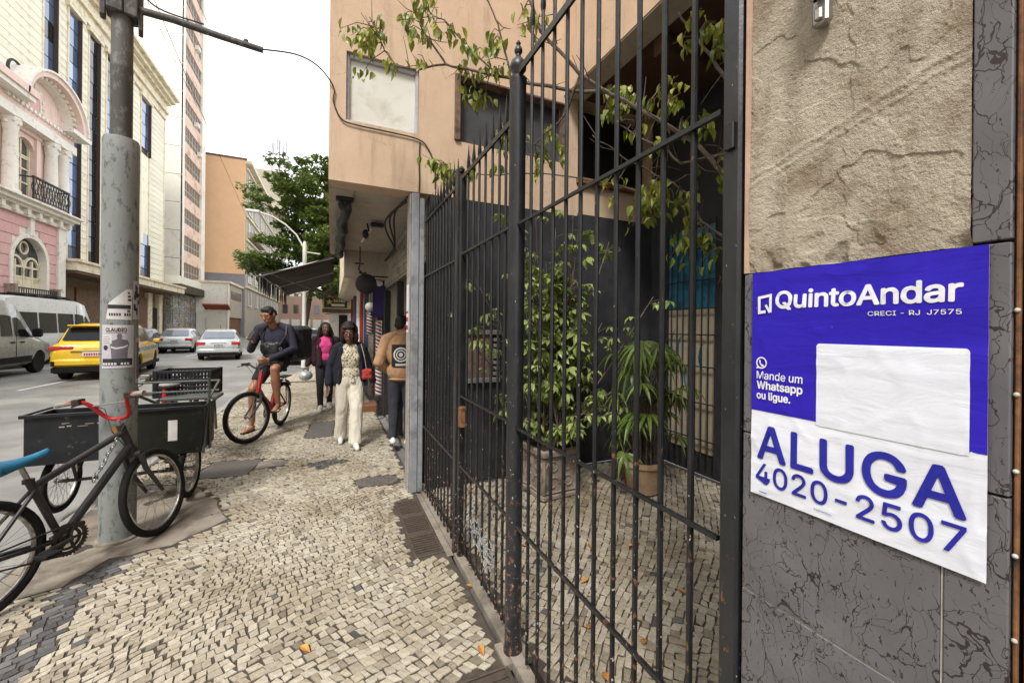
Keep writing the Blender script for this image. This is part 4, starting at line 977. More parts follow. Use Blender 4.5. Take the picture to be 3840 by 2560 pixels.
for k in range(3): wrap(f2, 'glyph', rc(-46, -34-3*k, 1.775+.026*k, 1.79+.026*k), 'ink_dark', .0014)
wrap(f2, 'glyph', rc(-48, -38, 1.69, 1.71), 'ink_mid', .0014)
f3 = thing('flyer', 'dark photocopied flyer wrapping the side of the pole', 'flyer', (PX+.1, PYc, 1.6))
wrap(f3, 'sheet', rc(-28, 24, 1.64, 1.93), 'flyer_grey', .0004); rr_ = random.Random(8)
for k in range(14):
    a = rr_.uniform(-26, 8); z = rr_.uniform(1.65, 1.87); wrap(f3, 'blot', rc(a, a+rr_.uniform(5, 14), z, z+rr_.uniform(.015, .05)), 'ink_dark', .001+.0002*k)
f4 = thing('flyer', 'narrow pale flyer curling off the lower side of the pole', 'flyer', (PX+.1, PYc, 1.25))
wrap(f4, 'sheet', rc(-14, 30, 1.16, 1.50), 'flyer_grey', .0004); wrap(f4, 'print', rc(-9, 25, 1.19, 1.47), 'ink_mid', .0012)
sk = thing('sticker', 'small orange sticker low on the pole', 'sticker', (PX, PYc-.1, .83)); wrap(sk, 'label', rc(-88, -62, .79, .86), 'dry_leaf', .0006)

# ------------------------------------------------------------------ bicycles
mk('rubber', (.010, .010, .010), (.018, .0175, .017), 30, .8, .2, 100, spec=.15); mk('rim_alloy', (.5, .49, .47), (.35, .34, .32), 20, .35, .1, metal=.85, stain=(.12, .08, .05), sscale=14)
mk('frame_dark', (.026, .024, .026), (.04, .037, .038), 10, .45, .05, stain=(.12, .08, .055), sscale=18, srange=(.62, .75)); mk('red_paint', (.42, .02, .025), (.33, .015, .02), 10, .4, .05, stain=(.10, .02, .02), sscale=16, srange=(.6, .75))
mk('saddle_blue', (.03, .19, .33), (.02, .12, .22), 12, .5, .2, 60, stain=(.01, .03, .05), sscale=10, srange=(.55, .7)); mk('grip_grey', (.28, .26, .23), (.2, .185, .165), 20, .8, .3); mk('steel', (.4, .39, .38), (.28, .27, .26), 20, .35, .05, metal=.9)
mk('chain_grime', (.03, .028, .026), (.06, .05, .04), 50, .5, .2, metal=.5); mk('green_paint', (.085, .10, .092), (.06, .075, .068), 10, .5, .1, stain=(.12, .07, .04), sscale=14)
ROTY = Matrix.Rotation(R(90), 4, 'X')
def ring(r, tr, seg=40, ts=10, fl=1.0):
    b = MB(); vs = []; fs = []
    for i in range(seg):
        a = 2*math.pi*i/seg
        for k in range(ts):
            t = 2*math.pi*k/ts; rr = r+tr*math.cos(t); vs.append((rr*math.cos(a), tr*fl*math.sin(t), rr*math.sin(a)))
    for i in range(seg):
        for k in range(ts): fs.append((i*ts+k, ((i+1) % seg)*ts+k, ((i+1) % seg)*ts+(k+1) % ts, i*ts+(k+1) % ts))
    return b.add(vs, fs)
def wheel(parent, M, rad, tyre=.024, spokes=28, rim='rim_alloy', solid=False):
    b = MB(); Ht = Matrix.Rotation(R(90), 4, 'X')
    b.lathe([(.012, -.05), (.025, -.035), (.015, -.025), (.015, .025), (.025, .035), (.012, .05)], 10, Ht)
    for k in range(spokes):
        a = 2*math.pi*k/spokes; s = .03 if k % 2 else -.03; a2 = a+(.5 if k % 4 < 2 else -.5)
        b.tube([(.02*math.cos(a2), s, .02*math.sin(a2)), ((rad-2*tyre-.012)*math.cos(a), 0, (rad-2*tyre-.012)*math.sin(a))], .0014, 4, False)
    w = b.build('wheel', MAT['steel'], parent); w.matrix_local = M
    ring(rad-tyre, tyre, 44, 10).build('tyre', MAT['rubber'], w, smooth=True)
    ring(rad-2*tyre-.006, .011, 44, 8, 1.3).build('rim', MAT[rim], w, smooth=True)
    return w
def bike(name, label, loc, rz, lean, steer, rad, fm, o, group=None):
    """local x forward, y left; origin at the rear tyre's contact"""
    t = bpy.data.objects.new(name, None); col.objects.link(t); t.empty_display_size = .1; t.location = loc; t.rotation_euler = (lean, 0, rz); tag(t, label, 'bicycle', group)
    WB = o.get('wb', .96); bbx, bbz = o.get('bb', (.40, .27)); hx, hz = o.get('head', (.76, .86)); hbx, hbz = o.get('headb', (.80, .70)); sx, sz = o.get('seat_top', (.26, .68)); fr_ = o.get('r', .018)
    fw = (WB, 0, rad); rw_ = (0, 0, rad)
    b = MB(); b.tube([(hx, 0, hz-.03), (sx+.02, 0, sz-.04)] if not o.get('step') else [(hbx, 0, hbz), (.45, 0, .42), (bbx+.02, 0, bbz+.12)], fr_, 10); b.tube([(hbx-.005, 0, hbz+.03), (bbx, 0, bbz)], fr_*1.25, 10); b.tube([(sx, 0, sz), (bbx, 0, bbz)], fr_*.9, 10); b.tube([(hx-.012, 0, hz+.03), (hbx+.012, 0, hbz-.03)], fr_*1.2, 10)
    for s in (-1, 1):
        b.tube([(sx+.02, s*.015, sz-.06), (.06, s*.055, rad+.06), (0, s*.06, rad)], fr_*.5, 8); b.tube([(bbx, s*.02, bbz), (.1, s*.05, rad-.01), (0, s*.06, rad)], fr_*.55, 8)
    b.lathe([(.03, -.045), (.03, .045)], 12, Matrix.Translation((bbx, 0, bbz)) @ ROTY); b.build('frame', MAT[fm], t, smooth=True)
    # steering group
    ax = (Vector((hx, 0, hz))-Vector((hbx, 0, hbz))).normalized(); piv = Vector((hbx, 0, hbz)); S = Matrix.Translation(piv) @ Matrix.Rotation(steer, 4, ax) @ Matrix.Translation(-piv)
    T = lambda *p: S @ Vector(p)
    b = MB()
    for s in (-1, 1): b.tube([T(hbx+.005, s*.055, hbz-.05), T(hbx+.03, s*.055, hbz-.16), T(WB, s*.055, rad)], [.019, .017, .012], 8)
    b.tube([T(hbx+.005, -.06, hbz-.045), T(hbx+.005, .06, hbz-.045)], .02, 8); b.build('fork', MAT[o.get('fork', fm)], t, smooth=True)
    b = MB(); st0 = Vector((hx, 0, hz)); b.tube([T(*st0), T(*(st0+ax*.06)), T(*(st0+ax*.075+Vector((.05, 0, 0))))], .016, 8); b.build('stem', MAT['steel'], t, smooth=True)
    c = st0+ax*.08+Vector((o.get('reach', .055), 0, 0)); hw = o.get('hw', .30); rise = o.get('rise', .14); hb = MB()
    sw_ = o.get('sweep', 0)
    pts = [(c.x-.03, -hw, c.z+rise*.98), (c.x-.01, -hw*.6, c.z+rise), (c.x+.005, -hw*.42, c.z+rise*.75), (c.x, -.06, c.z+.01), (c.x, .06, c.z+.01), (c.x+.005, hw*.42, c.z+rise*.75), (c.x-.01, hw*.6, c.z+rise), (c.x-.03, hw, c.z+rise*.98)]
    pts = [(x-sw_*max(0, (z-c.z)/max(rise, .01)), y, z) for x, y, z in pts]
    gx = c.x; Q = []
    for i in range(len(pts)-1):
        for k in range(4):
            p0, p1, p2, p3 = [Vector(pts[min(max(j, 0), len(pts)-1)]) for j in (i-1, i, i+1, i+2)]; u = k/4; Q.append(.5*((2*p1)+(-p0+p2)*u+(2*p0-5*p1+4*p2-p3)*u*u+(-p0+3*p1-3*p2+p3)*u**3))
    Q.append(Vector(pts[-1])); hb.tube([T(*q) for q in Q], .0135, 10); h_ = hb.build('handlebar', MAT[o.get('bar', 'red_paint')], t, smooth=True)
    c = c-Vector((sw_, 0, 0))
    if rise > .08: MB().tube([T(c.x+.003+sw_*.28, -hw*.42, c.z+rise*.72), T(c.x+.003+sw_*.28, hw*.42, c.z+rise*.72)], .006, 8).build('crossbar', MAT['steel'], h_)
    for s in (-1, 1):
        MB().tube([T(c.x-.03, s*hw, c.z+rise*.98), T(c.x-.012, s*hw*.68, c.z+rise*.995)], .0175, 10).build('grip', MAT[o.get('grip', 'grip_grey')], h_, smooth=True)
        b = MB(); b.tube([T(c.x-.01, s*hw*.6, c.z+rise), T(c.x+.05, s*hw*.64, c.z+rise-.015), T(c.x+.06, s*hw*.95, c.z+rise-.03)], .006, 6); b.bbox(c.x-.03, c.x+.03, s*hw*.6-.025, s*hw*.6+.025, c.z+rise-.025, c.z+rise+.02, .006, S); b.build('brake_lever', MAT['chain_grime'], h_)
    b = MB()
    for s in (-1, 1): b.tube([T(c.x+.04, s*hw*.62, c.z+rise-.01), T(c.x+.12, s*.1, c.z+.08), T(c.x+.06, s*.03, c.z-.08), T(hbx+.05, s*.03, hbz-.06)], .003, 5)
    b.build('brake_cable', MAT['cable_black'], t)
    wheel(t, S @ Matrix.Translation(fw), rad, o.get('tyre', .024), o.get('sp_f', 28)); wheel(t, Matrix.Translation(rw_), rad, o.get('tyre', .024))
    # saddle
    pv = Vector((sx, 0, sz))-Vector((bbx, 0, bbz)); pv.normalize(); tp = Vector((sx, 0, sz))+pv*o.get('post', .16)
    MB().tube([Vector((sx, 0, sz))-pv*.05, tp], .0135, 8).build('seat_post', MAT['steel'], t, smooth=True)
    MB().lathe([(.026, -.012), (.026, .012)], 10, Matrix.Translation((sx, 0, sz))).build('seat_clamp', MAT['chain_grime'], t)
    tilt = o.get('tilt', .2); b = MB()
    def sad(u, v):
        x = -.13+.27*u; wd = .062*(1-u)**1.9+.021+.004*math.sin(math.pi*u); a = math.pi*(v-.5)*1.25
        return tp+Matrix.Rotation(-tilt, 3, 'Y') @ Vector((x, wd*math.sin(a)*.98, (.024+.04*(1-u)**2)*math.cos(a)+.028*(1-u)**2.2+.012*u*u-.01))
    b.grid(sad, 14, 10); b.build('saddle', MAT[o.get('saddle', 'saddle_blue')], t, smooth=True).modifiers.new('s', 'SOLIDIFY').thickness = .012
    # crank, chainring, pedals, chain
    b = MB(); Mb = Matrix.Translation((bbx, -.06, bbz)) @ ROTY
    b.lathe([(.092, -.003), (.092, .003), (.070, .003), (.070, -.003)], 32, Mb, closed=True)
    for k in range(5): a = k*R(72); b.tube([(bbx, -.06, bbz), (bbx+.075*math.cos(a), -.06, bbz+.075*math.sin(a))], .008, 6)
    for k in range(32): a = k*R(11.25); b.box(-.004, .004, -.003, .003, .09, .099, Matrix.Translation((bbx, -.06, bbz)) @ Matrix.Rotation(a, 4, 'Y'))
    b.lathe([(.065, -.004), (.065, .004), (.05, .004), (.05, -.004)], 28, Matrix.Translation((bbx, -.052, bbz)) @ ROTY, closed=True)
    b.build('chainring', MAT['chain_grime'], t)
    ca = o.get('crank', R(185))
    for s in (-1, 1):
        a = ca+(math.pi if s > 0 else 0); e = Vector((bbx+.165*math.cos(a), s*.085, bbz+.165*math.sin(a))); k_ = MB(); k_.tube([(bbx, s*.075, bbz), e], [.014, .011], 8); k_.build('crank', MAT['chain_grime'], t)
        b = MB(); b.bbox(e.x-.04, e.x+.04, e.y+s*.015-(.045 if s < 0 else 0)*2 if False else min(e.y+s*.01, e.y+s*.10), max(e.y+s*.01, e.y+s*.10), e.z-.012, e.z+.012, .005); b.build('pedal', MAT['rubber'], t)
    b = MB(); b.tube([(0, -.055, rad+.035), (bbx, -.058, bbz+.092)], .0055, 5); b.tube([(.0, -.055, rad-.045), (bbx, -.058, bbz-.092)], .0055, 5); b.lathe([(.042, -.02), (.05, .02)], 16, Matrix.Translation((0, -.05, rad)) @ ROTY); b.build('chain', MAT['chain_grime'], t)
    return t
bk = bike('parked_bicycle', 'dark parked mountain bicycle with red riser handlebar and blue saddle leaning on the pole', (-1.70, 3.05, -.002), R(60), R(-4), R(15), .325,
          'frame_dark', dict(wb=1.0, r=.021, rise=.16, hw=.265, reach=.02, sweep=.10, head=(.78, .86), headb=(.835, .70), tilt=.2, post=.12, sp_f=20, crank=R(183)))
# chain lock on the frame
b = MB(); rr_ = random.Random(4)
for k in range(14):
    p = Vector((.72-.012*k, -.03-.005*math.sin(k), .80-.018*k)); q = ring(.012, .0035, 10, 5); Mx = Matrix.Translation(p) @ Matrix.Rotation(k*1.57, 4, 'Z') @ Matrix.Rotation(.6, 4, 'Y'); b.add([Mx @ Vector(v) for v in q.v], q.f)
b.build('lock_chain', MAT['steel'], bk)

# ------------------------------------------------------------------ cargo tricycle with tin box, second bicycle with crate
mk('tin_black', (.008, .0085, .010), (.015, .016, .018), 8, .45, .15, 50, stain=(.13, .125, .12), sscale=9, srange=(.62, .72)); mk('tin_olive', (.0115, .0125, .008), (.007, .008, .006), 5, .5, .15, 50, stain=(.09, .085, .06), sscale=7, srange=(.6, .75))
tk = thing('cargo_tricycle', 'cargo tricycle with a dented black and olive tin box behind the pole', 'tricycle', (-1.63, 4.75, 0))
b = MB(); W0 = dict(parent=tk, world=True)
MB().bbox(-2.20, -1.56, 4.44, 4.455, .47, .862, .004).build('front_panel', MAT['tin_black'], tk, True)
MB().bbox(-1.557, -1.05, 4.442, 4.457, .455, .855, .004).build('front_panel', MAT['tin_olive'], tk, True)['label'] = 'olive repair panel'
for x0, x1 in ((-2.20, -2.185), (-1.065, -1.05)): MB().bbox(x0, x1, 4.458, 4.80, .47, .86, .003).build('side_panel', MAT['tin_black'], tk, True)
MB().bbox(-2.2, -1.05, 4.80, 4.815, .47, .86, .003).build('rear_panel', MAT['tin_black'], tk, True)
MB().box(-2.18, -1.07, 4.46, 4.798, .47, .48).build('floor', MAT['tin_black'], tk, True)
b = MB(); b.bbox(-2.22, -1.05, 4.418, 4.438, .852, .880, .003); b.bbox(-2.22, -2.205, 4.44, 4.83, .862, .878, .003); b.bbox(-1.048, -1.03, 4.44, 4.83, .862, .878, .003); b.build('rim_bar', MAT['tin_black'], tk, True)
b = MB().box(-1.30, -1.235, 4.437, 4.4405, .58, .76); b.build('paper_label', MAT['flyer_paper'], tk, True)
b = MB(); rr_ = random.Random(12)
for k in range(7): x = rr_.uniform(-2.0, -1.66); z = rr_.uniform(.74, .80); b.box(x, x+rr_.uniform(.02, .07), 4.4368, 4.4395, z, z+rr_.uniform(.004, .012))
b.build('paint_scratch', MAT['grip_grey'], tk, True)
b = MB()
for q in ([(-1.53, 5.05, 1.03), (-1.06, 5.05, 1.03)], [(-1.06, 5.05, 1.03), (-1.05, 4.6, .9), (-1.045, 4.43, .45)], [(-1.05, 4.62, 1.10), (-1.04, 4.62, .44)], [(-1.95, 5.02, .86), (-1.95, 5.02, 1.03), (-1.53, 5.05, 1.03)], [(-1.95, 5.04, .93), (-1.06, 5.04, .93)]): b.tube(q, .011, 8)
b.build('guard_rail', MAT['green_paint'], tk, True, smooth=True)
b = MB(); b.tube([(-2.12, 4.72, .25), (-1.2, 4.68, .25)], .014, 8)
for x in (-2.0, -1.35): b.tube([(x, 4.7, .26), (x+.03, 4.55, .47)], .012, 8); b.tube([(x, 4.7, .26), (x-.02, 4.9, .47)], .012, 8)
for x in (-1.3,):
    sp = [(x+.07*math.cos(k*.9), 4.6+.02*math.sin(k*.9), .27+.0075*k) for k in range(27)]; b.tube(sp, .006, 5)
b.build('axle', MAT['chain_grime'], tk, True)
for (x, y, z) in ((-2.12, 4.76, -.02), (-1.2, 4.65, 0)):
    wheel(tk, Matrix.Translation(Vector((x, y, z+.262))-Vector(tk.location)) @ Matrix.Rotation(R(88), 4, 'Z'), .262, .025, 32)
wheel(tk, Matrix.Translation(Vector((-1.62, 5.95, .30))-Vector(tk.location)) @ Matrix.Rotation(R(92), 4, 'Z'), .30, .024, 28)
b = MB(); b.tube([(-1.63, 5.4, .35), (-1.63, 5.42, .66), (-1.62, 5.45, .92)], .024, 10); b.tube([(-1.63, 5.02, .5), (-1.63, 5.4, .38), (-1.62, 5.93, .30)], .018, 8); b.build('red_frame', MAT['red_paint'], tk, True, smooth=True)
b = MB(); b.sphere((-1.6, 5.5, .955), .12, 14, 8, (.75, 1.1, .28)); b.build('saddle', MAT['grip_grey'], tk, True, smooth=True)
b = MB(); b.bbox(-1.62, -1.12, 5.28, 5.55, .80, .835, .008); 
for x in (-1.55, -1.18): b.tube([(x, 5.4, .80), (x+.02, 5.4, .45)], .014, 8)
b.build('rack', MAT['green_paint'], tk, True)
# crate
mk('crate_plastic', (.010, .0095, .011), (.017, .016, .018), 10, .45, .05)
cr = thing('plastic_crate', 'black slotted plastic crate standing on the tricycle rack', 'crate', (-1.50, 5.78, .79), R(-4))
b = MB(); L_, D_, Hh = .26, .18, .30
for s in (-1, 1):
    for z0, z1 in ((.0, .035), (.10, .125), (.19, .21), (.27, .30)): b.bbox(-L_, L_, s*D_-.008, s*D_+.008, z0, z1, .003); b.bbox(s*L_-.008, s*L_+.008, -D_+.009, D_-.009, z0, z1, .003)
    for k in range(15): x = -L_+.02+k*(2*L_-.04)/14; b.box(x-.006, x+.006, s*D_-.006, s*D_+.006, .034, .272)
    for k in range(11): y_ = -D_+.02+k*(2*D_-.04)/10; b.box(s*L_-.006, s*L_+.006, y_-.006, y_+.006, .034, .272)
    for s2 in (-1, 1): b.bbox(s*L_-.03 if s > 0 else s*L_-.012, s*L_+.012 if s > 0 else s*L_+.03, s2*D_-.012, s2*D_+.012, 0, .305, .004)
b.bbox(-L_+.01, L_-.01, -D_+.01, D_-.01, 0, .012, .002); b.build('shell', MAT['crate_plastic'], cr)
b2_ = bike('parked_bicycle', 'dark bicycle parked behind the black crate, only its handlebar showing', (-1.66, 7.0, 0), R(-97), R(3), R(5), .31, 'frame_dark', dict(bar='chain_grime', rise=.05, hw=.29, saddle='rubber'))
b3_ = bike('parked_bicycle', 'old bicycle beside the crate with pale bent handlebar at the kerb', (-2.02, 7.0, -.08), R(-95), R(3), R(-8), .31, 'green_paint', dict(bar='grip_grey', rise=.07, hw=.27, saddle='rubber'))
# ------------------------------------------------------------------ across the street
render_mat('pink_wall', (.70, .42, .41), (.63, .37, .36), (.30, .16, .15)); render_mat('pink_pale', (.78, .60, .53), (.72, .54, .48), (.35, .25, .2))
mk('white_trim', (.80, .77, .70), (.73, .69, .62), 5, .8, .1, stain=(.42, .37, .31), sscale=3, srange=(.55, .75))
mk('cream_clad', (.80, .75, .61), (.75, .70, .55), 2, .7, .1, 30, stain=(.40, .32, .2), sscale=1.4, srange=(.58, .8), vary=.14); mk('cream_trim', (.76, .69, .53), (.69, .61, .45), 3, .8, .1, stain=(.38, .31, .2), sscale=2)
mk('joint_brown', (.22, .16, .10), (.17, .12, .08), 5, .9, .1)
def glass_mat(name, c, rough=.06):
    m, n, b, o = newmat(name); v = tcoord(n); oi = n.nodes.new('ShaderNodeObjectInfo')
    cc = ramp(n, oi.outputs['Random'], [(0, c), (.6, tuple(x*.6 for x in c)), (1, tuple(min(1, x*1.6) for x in c))]); n.links.new(cc, b.inputs['Base Color'])
    b.inputs['Roughness'].default_value = rough; b.inputs['Specular IOR Level'].default_value = 1.0; b.inputs['IOR'].default_value = 1.7; b.inputs['Metallic'].default_value = .35
    bumpn(n, b, noisen(n, v, 1.3, 2), .06, .05); return m
glass_mat('blue_glass', (.16, .22, .36)); glass_mat('dark_glass', (.03, .035, .045)); glass_mat('pale_glass', (.10, .11, .11), .1)  # blue panes lightened in colour to stand in for reflected sky
mk('mullion_dark', (.05, .035, .03), (.08, .05, .04), 8, .5, .05); mk('black_iron', (.03, .03, .032), (.045, .045, .047), 10, .6, .1); mk('shutter_brown', (.16, .10, .06), (.12, .07, .045), 4, .7, .2, 20)
def fbox(t, name, mat, x0, x1, y0, y1, z0, z1, parent=None, bev=0):
    b = MB(); (b.bbox(x0, x1, y0, y1, z0, z1, bev) if bev else b.box(x0, x1, y0, y1, z0, z1))
    return b.build(name, MAT[mat], parent or t, True)
# ---- pink mansion
PKX = -14
pk = thing('pink_mansion', 'ornate pink mansion with white columns, iron balcony and arched pediment', 'building', (PKX, 27, 0))
WN = (27.35, 29.85, 3.2, 4.72)      # arched window: y0 y1 sill spring
yc, rw2 = 28.6, 1.25
# wall: lower storey with arch opening cut as polygons
def arch_wall(y0, y1, z0, z1, cy, r, zs, zspr, x0, x1, mat, name, t):
    b = MB(); n = 18; f = lambda a, c, h: (h, a, c)
    arc = [(cy+r*math.cos(math.pi*k/n), zspr+r*math.sin(math.pi*k/n)) for k in range(n+1)]
    b.prism([(y0, z0), (cy-r, z0), (cy-r, zspr), (cy-r, z1), (y0, z1)], x0, x1, f); b.prism([(cy+r, z0), (y1, z0), (y1, z1), (cy+r, z1)], x0, x1, f)
    b.prism([(cy-r, z0), (cy+r, z0), (cy+r, zs), (cy-r, zs)], x0, x1, f)
    for k in range(n): b.prism([arc[k+1], arc[k], (arc[k][0], z1), (arc[k+1][0], z1)], x0, x1, f)
    return b.build(name, MAT[mat], t, True)
arch_wall(20, 31.3, 0, 7.0, yc, rw2, WN[2], WN[3], PKX-.5, PKX-.06, 'white_trim', 'wall_core', pk)
# rusticated courses, each a slab with a shadow joint
for k in range(13):
    z0 = .2+k*.52; z1 = z0+.485
    for (a, c) in ((20, yc), (yc, 31.3)):
        zt = max(0, z1-WN[3]); hw = rw2+.17 if z0 < WN[3] else (math.sqrt(max(0, (rw2+.17)**2-(z0-WN[3])**2)) if z0-WN[3] < rw2+.17 else 0)
        if z1 < WN[2]-.1: hw = 0
        y0, y1 = (a, yc-hw) if a == 20 else (yc+hw, c)
        if y1-y0 > .05: fbox(pk, 'stone_course', 'pink_wall', PKX-.06, PKX+.0+.012*(k % 2), y0, y1-(.0 if hw else .001), z0, z1)
n = 18; b = MB()
for k in range(n):
    a0, a1 = math.pi*k/n, math.pi*(k+1)/n; f = lambda a, c, h: (h, a, c)
    ri = rw2-.02; b.prism([(yc+ri*math.cos(a0), WN[3]+ri*math.sin(a0)), (yc+(rw2+.2)*math.cos(a0), WN[3]+(rw2+.2)*math.sin(a0)), (yc+(rw2+.2)*math.cos(a1), WN[3]+(rw2+.2)*math.sin(a1)), (yc+ri*math.cos(a1), WN[3]+ri*math.sin(a1))], PKX-.275, PKX+.06, f)
for s in (-1, 1): b.box(PKX-.275, PKX+.06, min(yc+s*(rw2-.02), yc+s*(rw2+.2)), max(yc+s*(rw2-.02), yc+s*(rw2+.2)), WN[2]-.01, WN[3]-.001)
b.build('arch_trim', MAT['white_trim'], pk, True)
fbox(pk, 'keystone', 'white_trim', PKX-.05, PKX+.1, yc-.16, yc+.16, WN[3]+rw2+.1, 6.95)
aw = fbox(pk, 'arched_window', 'dark_glass', PKX-.32, PKX-.28, yc-rw2, yc+rw2, WN[2], WN[3]+rw2+.05)
b = MB()
for yy in (-rw2+.08, -.62, 0, .62, rw2-.08): b.box(PKX-.28, PKX-.2, yc+yy-.05, yc+yy+.05, WN[2], WN[3]+.1)
for zz in (WN[2]+.05, WN[2]+.75, WN[3]-.25): b.box(PKX-.28, PKX-.21, yc-rw2, yc+rw2, zz-.05, zz+.05)
off3 = Vector(pk.location); b2 = MB()
for cy_, rr in ((yc-.6, .56), (yc+.6, .56)):
    for k in range(10):
        a0, a1 = math.pi*k/10, math.pi*(k+1)/10
        b.prism([(cy_+rr*math.cos(a0), WN[3]+rr*math.sin(a0)-.25), (cy_+(rr-.1)*math.cos(a0), WN[3]+(rr-.1)*math.sin(a0)-.25), (cy_+(rr-.1)*math.cos(a1), WN[3]+(rr-.1)*math.sin(a1)-.25), (cy_+rr*math.cos(a1), WN[3]+rr*math.sin(a1)-.25)], PKX-.28, PKX-.2, lambda a, c, h: (h, a, c))
for k in range(16):
    a0, a1 = 2*math.pi*k/16, 2*math.pi*(k+1)/16; rr = .34
    b.prism([(yc+rr*math.cos(a0), WN[3]+.72+rr*math.sin(a0)), (yc+(rr-.08)*math.cos(a0), WN[3]+.72+(rr-.08)*math.sin(a0)), (yc+(rr-.08)*math.cos(a1), WN[3]+.72+(rr-.08)*math.sin(a1)), (yc+rr*math.cos(a1), WN[3]+.72+rr*math.sin(a1))], PKX-.28, PKX-.2, lambda a, c, h: (h, a, c))
b.v = [tuple(Vector(q)-off3) for q in b.v]; b.build('tracery', MAT['cream_trim'], aw)
b = MB().box(PKX-.279, PKX-.23, yc-rw2+.1, yc+rw2-.1, WN[2], WN[2]+.72); b.v = [tuple(Vector(q)-off3) for q in b.v]; b.build('lower_panels', MAT['cream_trim'], aw)
bal = MB(); 
for k in range(19): yy = yc-1.5+k*3/18; bal.tube([(PKX+.3, yy, 2.45), (PKX+.3, yy, 3.35)], .022, 5)
bal.box(PKX+.27, PKX+.33, yc-1.55, yc+1.55, 3.32, 3.38); bal.box(PKX+.27, PKX+.33, yc-1.55, yc+1.55, 2.42, 2.48); bal.build('window_grille', MAT['black_iron'], pk, True)
fbox(pk, 'grille_post', 'old_stone', PKX, PKX+.38, yc-1.75, yc-1.56, 2.3, 3.5); fbox(pk, 'grille_post', 'old_stone', PKX, PKX+.38, yc+1.56, yc+1.75, 2.3, 3.5)
# corner pilaster, belt cornice
fbox(pk, 'corner_pilaster', 'white_trim', PKX-.5, PKX+.1, 30.75, 31.4, 0, 7.0)
for (z0, z1, d) in ((6.95, 7.12, .18), (7.12, 7.3, .1), (7.3, 7.42, .34), (7.42, 7.6, .55), (7.6, 7.68, .75)): fbox(pk, 'belt_cornice', 'white_trim', PKX-.5, PKX+d, 20, 31.4+d*.6, z0, z1)
for k in range(7): fbox(pk, 'bracket', 'white_trim', PKX+.1, PKX+.32, 26.1+k*.86, 26.32+k*.86, 7.0, 7.29)
# upper storey
arch_wall(20, 31.3, 7.68, 12.0, 28.25, .68, 7.9, 10.2, PKX-.5, PKX-.02, 'pink_pale', 'upper_wall', pk)
uw = fbox(pk, 'french_window', 'pale_glass', PKX-.3, PKX-.26, 27.57, 28.93, 7.9, 10.9)
b = MB()
for yy in (27.62, 28.25, 28.88): b.box(PKX-.26, PKX-.18, yy-.05, yy+.05, 7.9, 10.88)
for zz in (7.95, 8.7, 9.4, 9.95, 10.05): b.box(PKX-.26, PKX-.19, 27.57, 28.93, zz-.035, zz+.035)
b.v = [tuple(Vector(q)-off3) for q in b.v]; b.build('window_frame', MAT['cream_trim'], uw)
b = MB(); b.box(PKX-.25, PKX+.08, 27.3, 27.6, 7.7, 11.1); b.box(PKX-.25, PKX+.08, 28.9, 29.2, 7.7, 11.1); b.box(PKX-.3, PKX+.12, 27.25, 29.25, 11.1, 11.3); b.build('window_surround', MAT['pink_pale'], pk, True)
def column(y, r=.27):
    M = Matrix.Translation((PKX+.22, y, 0)); b = MB(); b.lathe([(r*1.35, 7.68), (r*1.35, 7.85), (r*1.1, 7.92), (r, 8.0), (r*.96, 9.4), (r*.86, 10.6), (r*.9, 10.62), (r*.9, 10.7), (r*1.05, 10.8), (r*1.0, 10.95), (r*1.35, 11.2), (r*1.2, 11.25), (r*1.4, 11.3)], 18, M); b.build('column', MAT['white_trim'], pk, True, smooth=True)
    b = MB()
    for k in range(8): a = k*R(45); b.sphere((PKX+.22+r*1.15*math.cos(a), y+r*1.15*math.sin(a), 10.98+.12*(k % 2)), .085, 6, 4)
    b.build('capital_leaves', MAT['white_trim'], pk, True)
for y_ in (26.75, 29.75, 30.75): column(y_)
fbox(pk, 'entablature', 'white_trim', PKX-.5, PKX+.5, 20, 31.45, 11.3, 11.75); fbox(pk, 'frieze', 'pink_pale', PKX-.5, PKX+.4, 20, 31.4, 11.75, 12.2)
for k in range(18): fbox(pk, 'dentil', 'white_trim', PKX+.4, PKX+.52, 26+k*.3, 26.17+k*.3, 12.05, 12.2)
fbox(pk, 'cornice', 'white_trim', PKX-.5, PKX+.95, 30.1, 31.9, 12.2, 12.42); fbox(pk, 'cornice', 'white_trim', PKX-.5, PKX+.95, 20, 27.0, 12.2, 12.42); fbox(pk, 'cornice_top', 'pink_pale', PKX-.5, PKX+1.05, 20, 27.1, 12.42, 12.75)
# curved pediment
pc, pz0, n = 28.9, 12.43, 22
def arcband(r0, r1, x0, x1, mat, name, z0=pz0, k0=0, k1=None):
    b = MB()
    for k in range(k0, k1 or n):
        a0, a1 = math.pi*k/n, math.pi*(k+1)/n
        b.prism([(pc+r*math.cos(a), z0+r*.80*math.sin(a)) for r, a in ((r0, a0), (r1, a0), (r1, a1), (r0, a1))], x0, x1, lambda a, c, h: (h, a, c))
    b.build(name, MAT[mat], pk, True)
arcband(0.02, 2.0, PKX-.5, PKX+.15, 'pink_pale', 'tympanum'); arcband(2.0, 2.2, PKX-.5, PKX+.55, 'white_trim', 'pediment_band'); arcband(2.2, 2.5, PKX-.5, PKX+.95, 'pink_pale', 'pediment_arch'); arcband(2.5, 2.62, PKX-.5, PKX+1.05, 'white_trim', 'pediment_lip')
for k in range(18):
    a = math.pi*(k+.5)/18; M = Matrix.Translation((PKX+.62, pc+2.12*math.cos(a), pz0+1.70*math.sin(a))) @ Matrix.Rotation(-a, 4, 'X'); b = MB().box(-.07, .07, -.08, .08, -.07, .07, M); b.build('dentil', MAT['white_trim'], pk, True)
b = MB(); M = Matrix.Translation((PKX+.2, 28.3, 12.55)); b.sphere((PKX+.17, 28.4, 12.7), .62, 20, 10, (.12, .72, 1.05)); b.build('medallion', MAT['pink_wall'], pk, True, smooth=True)
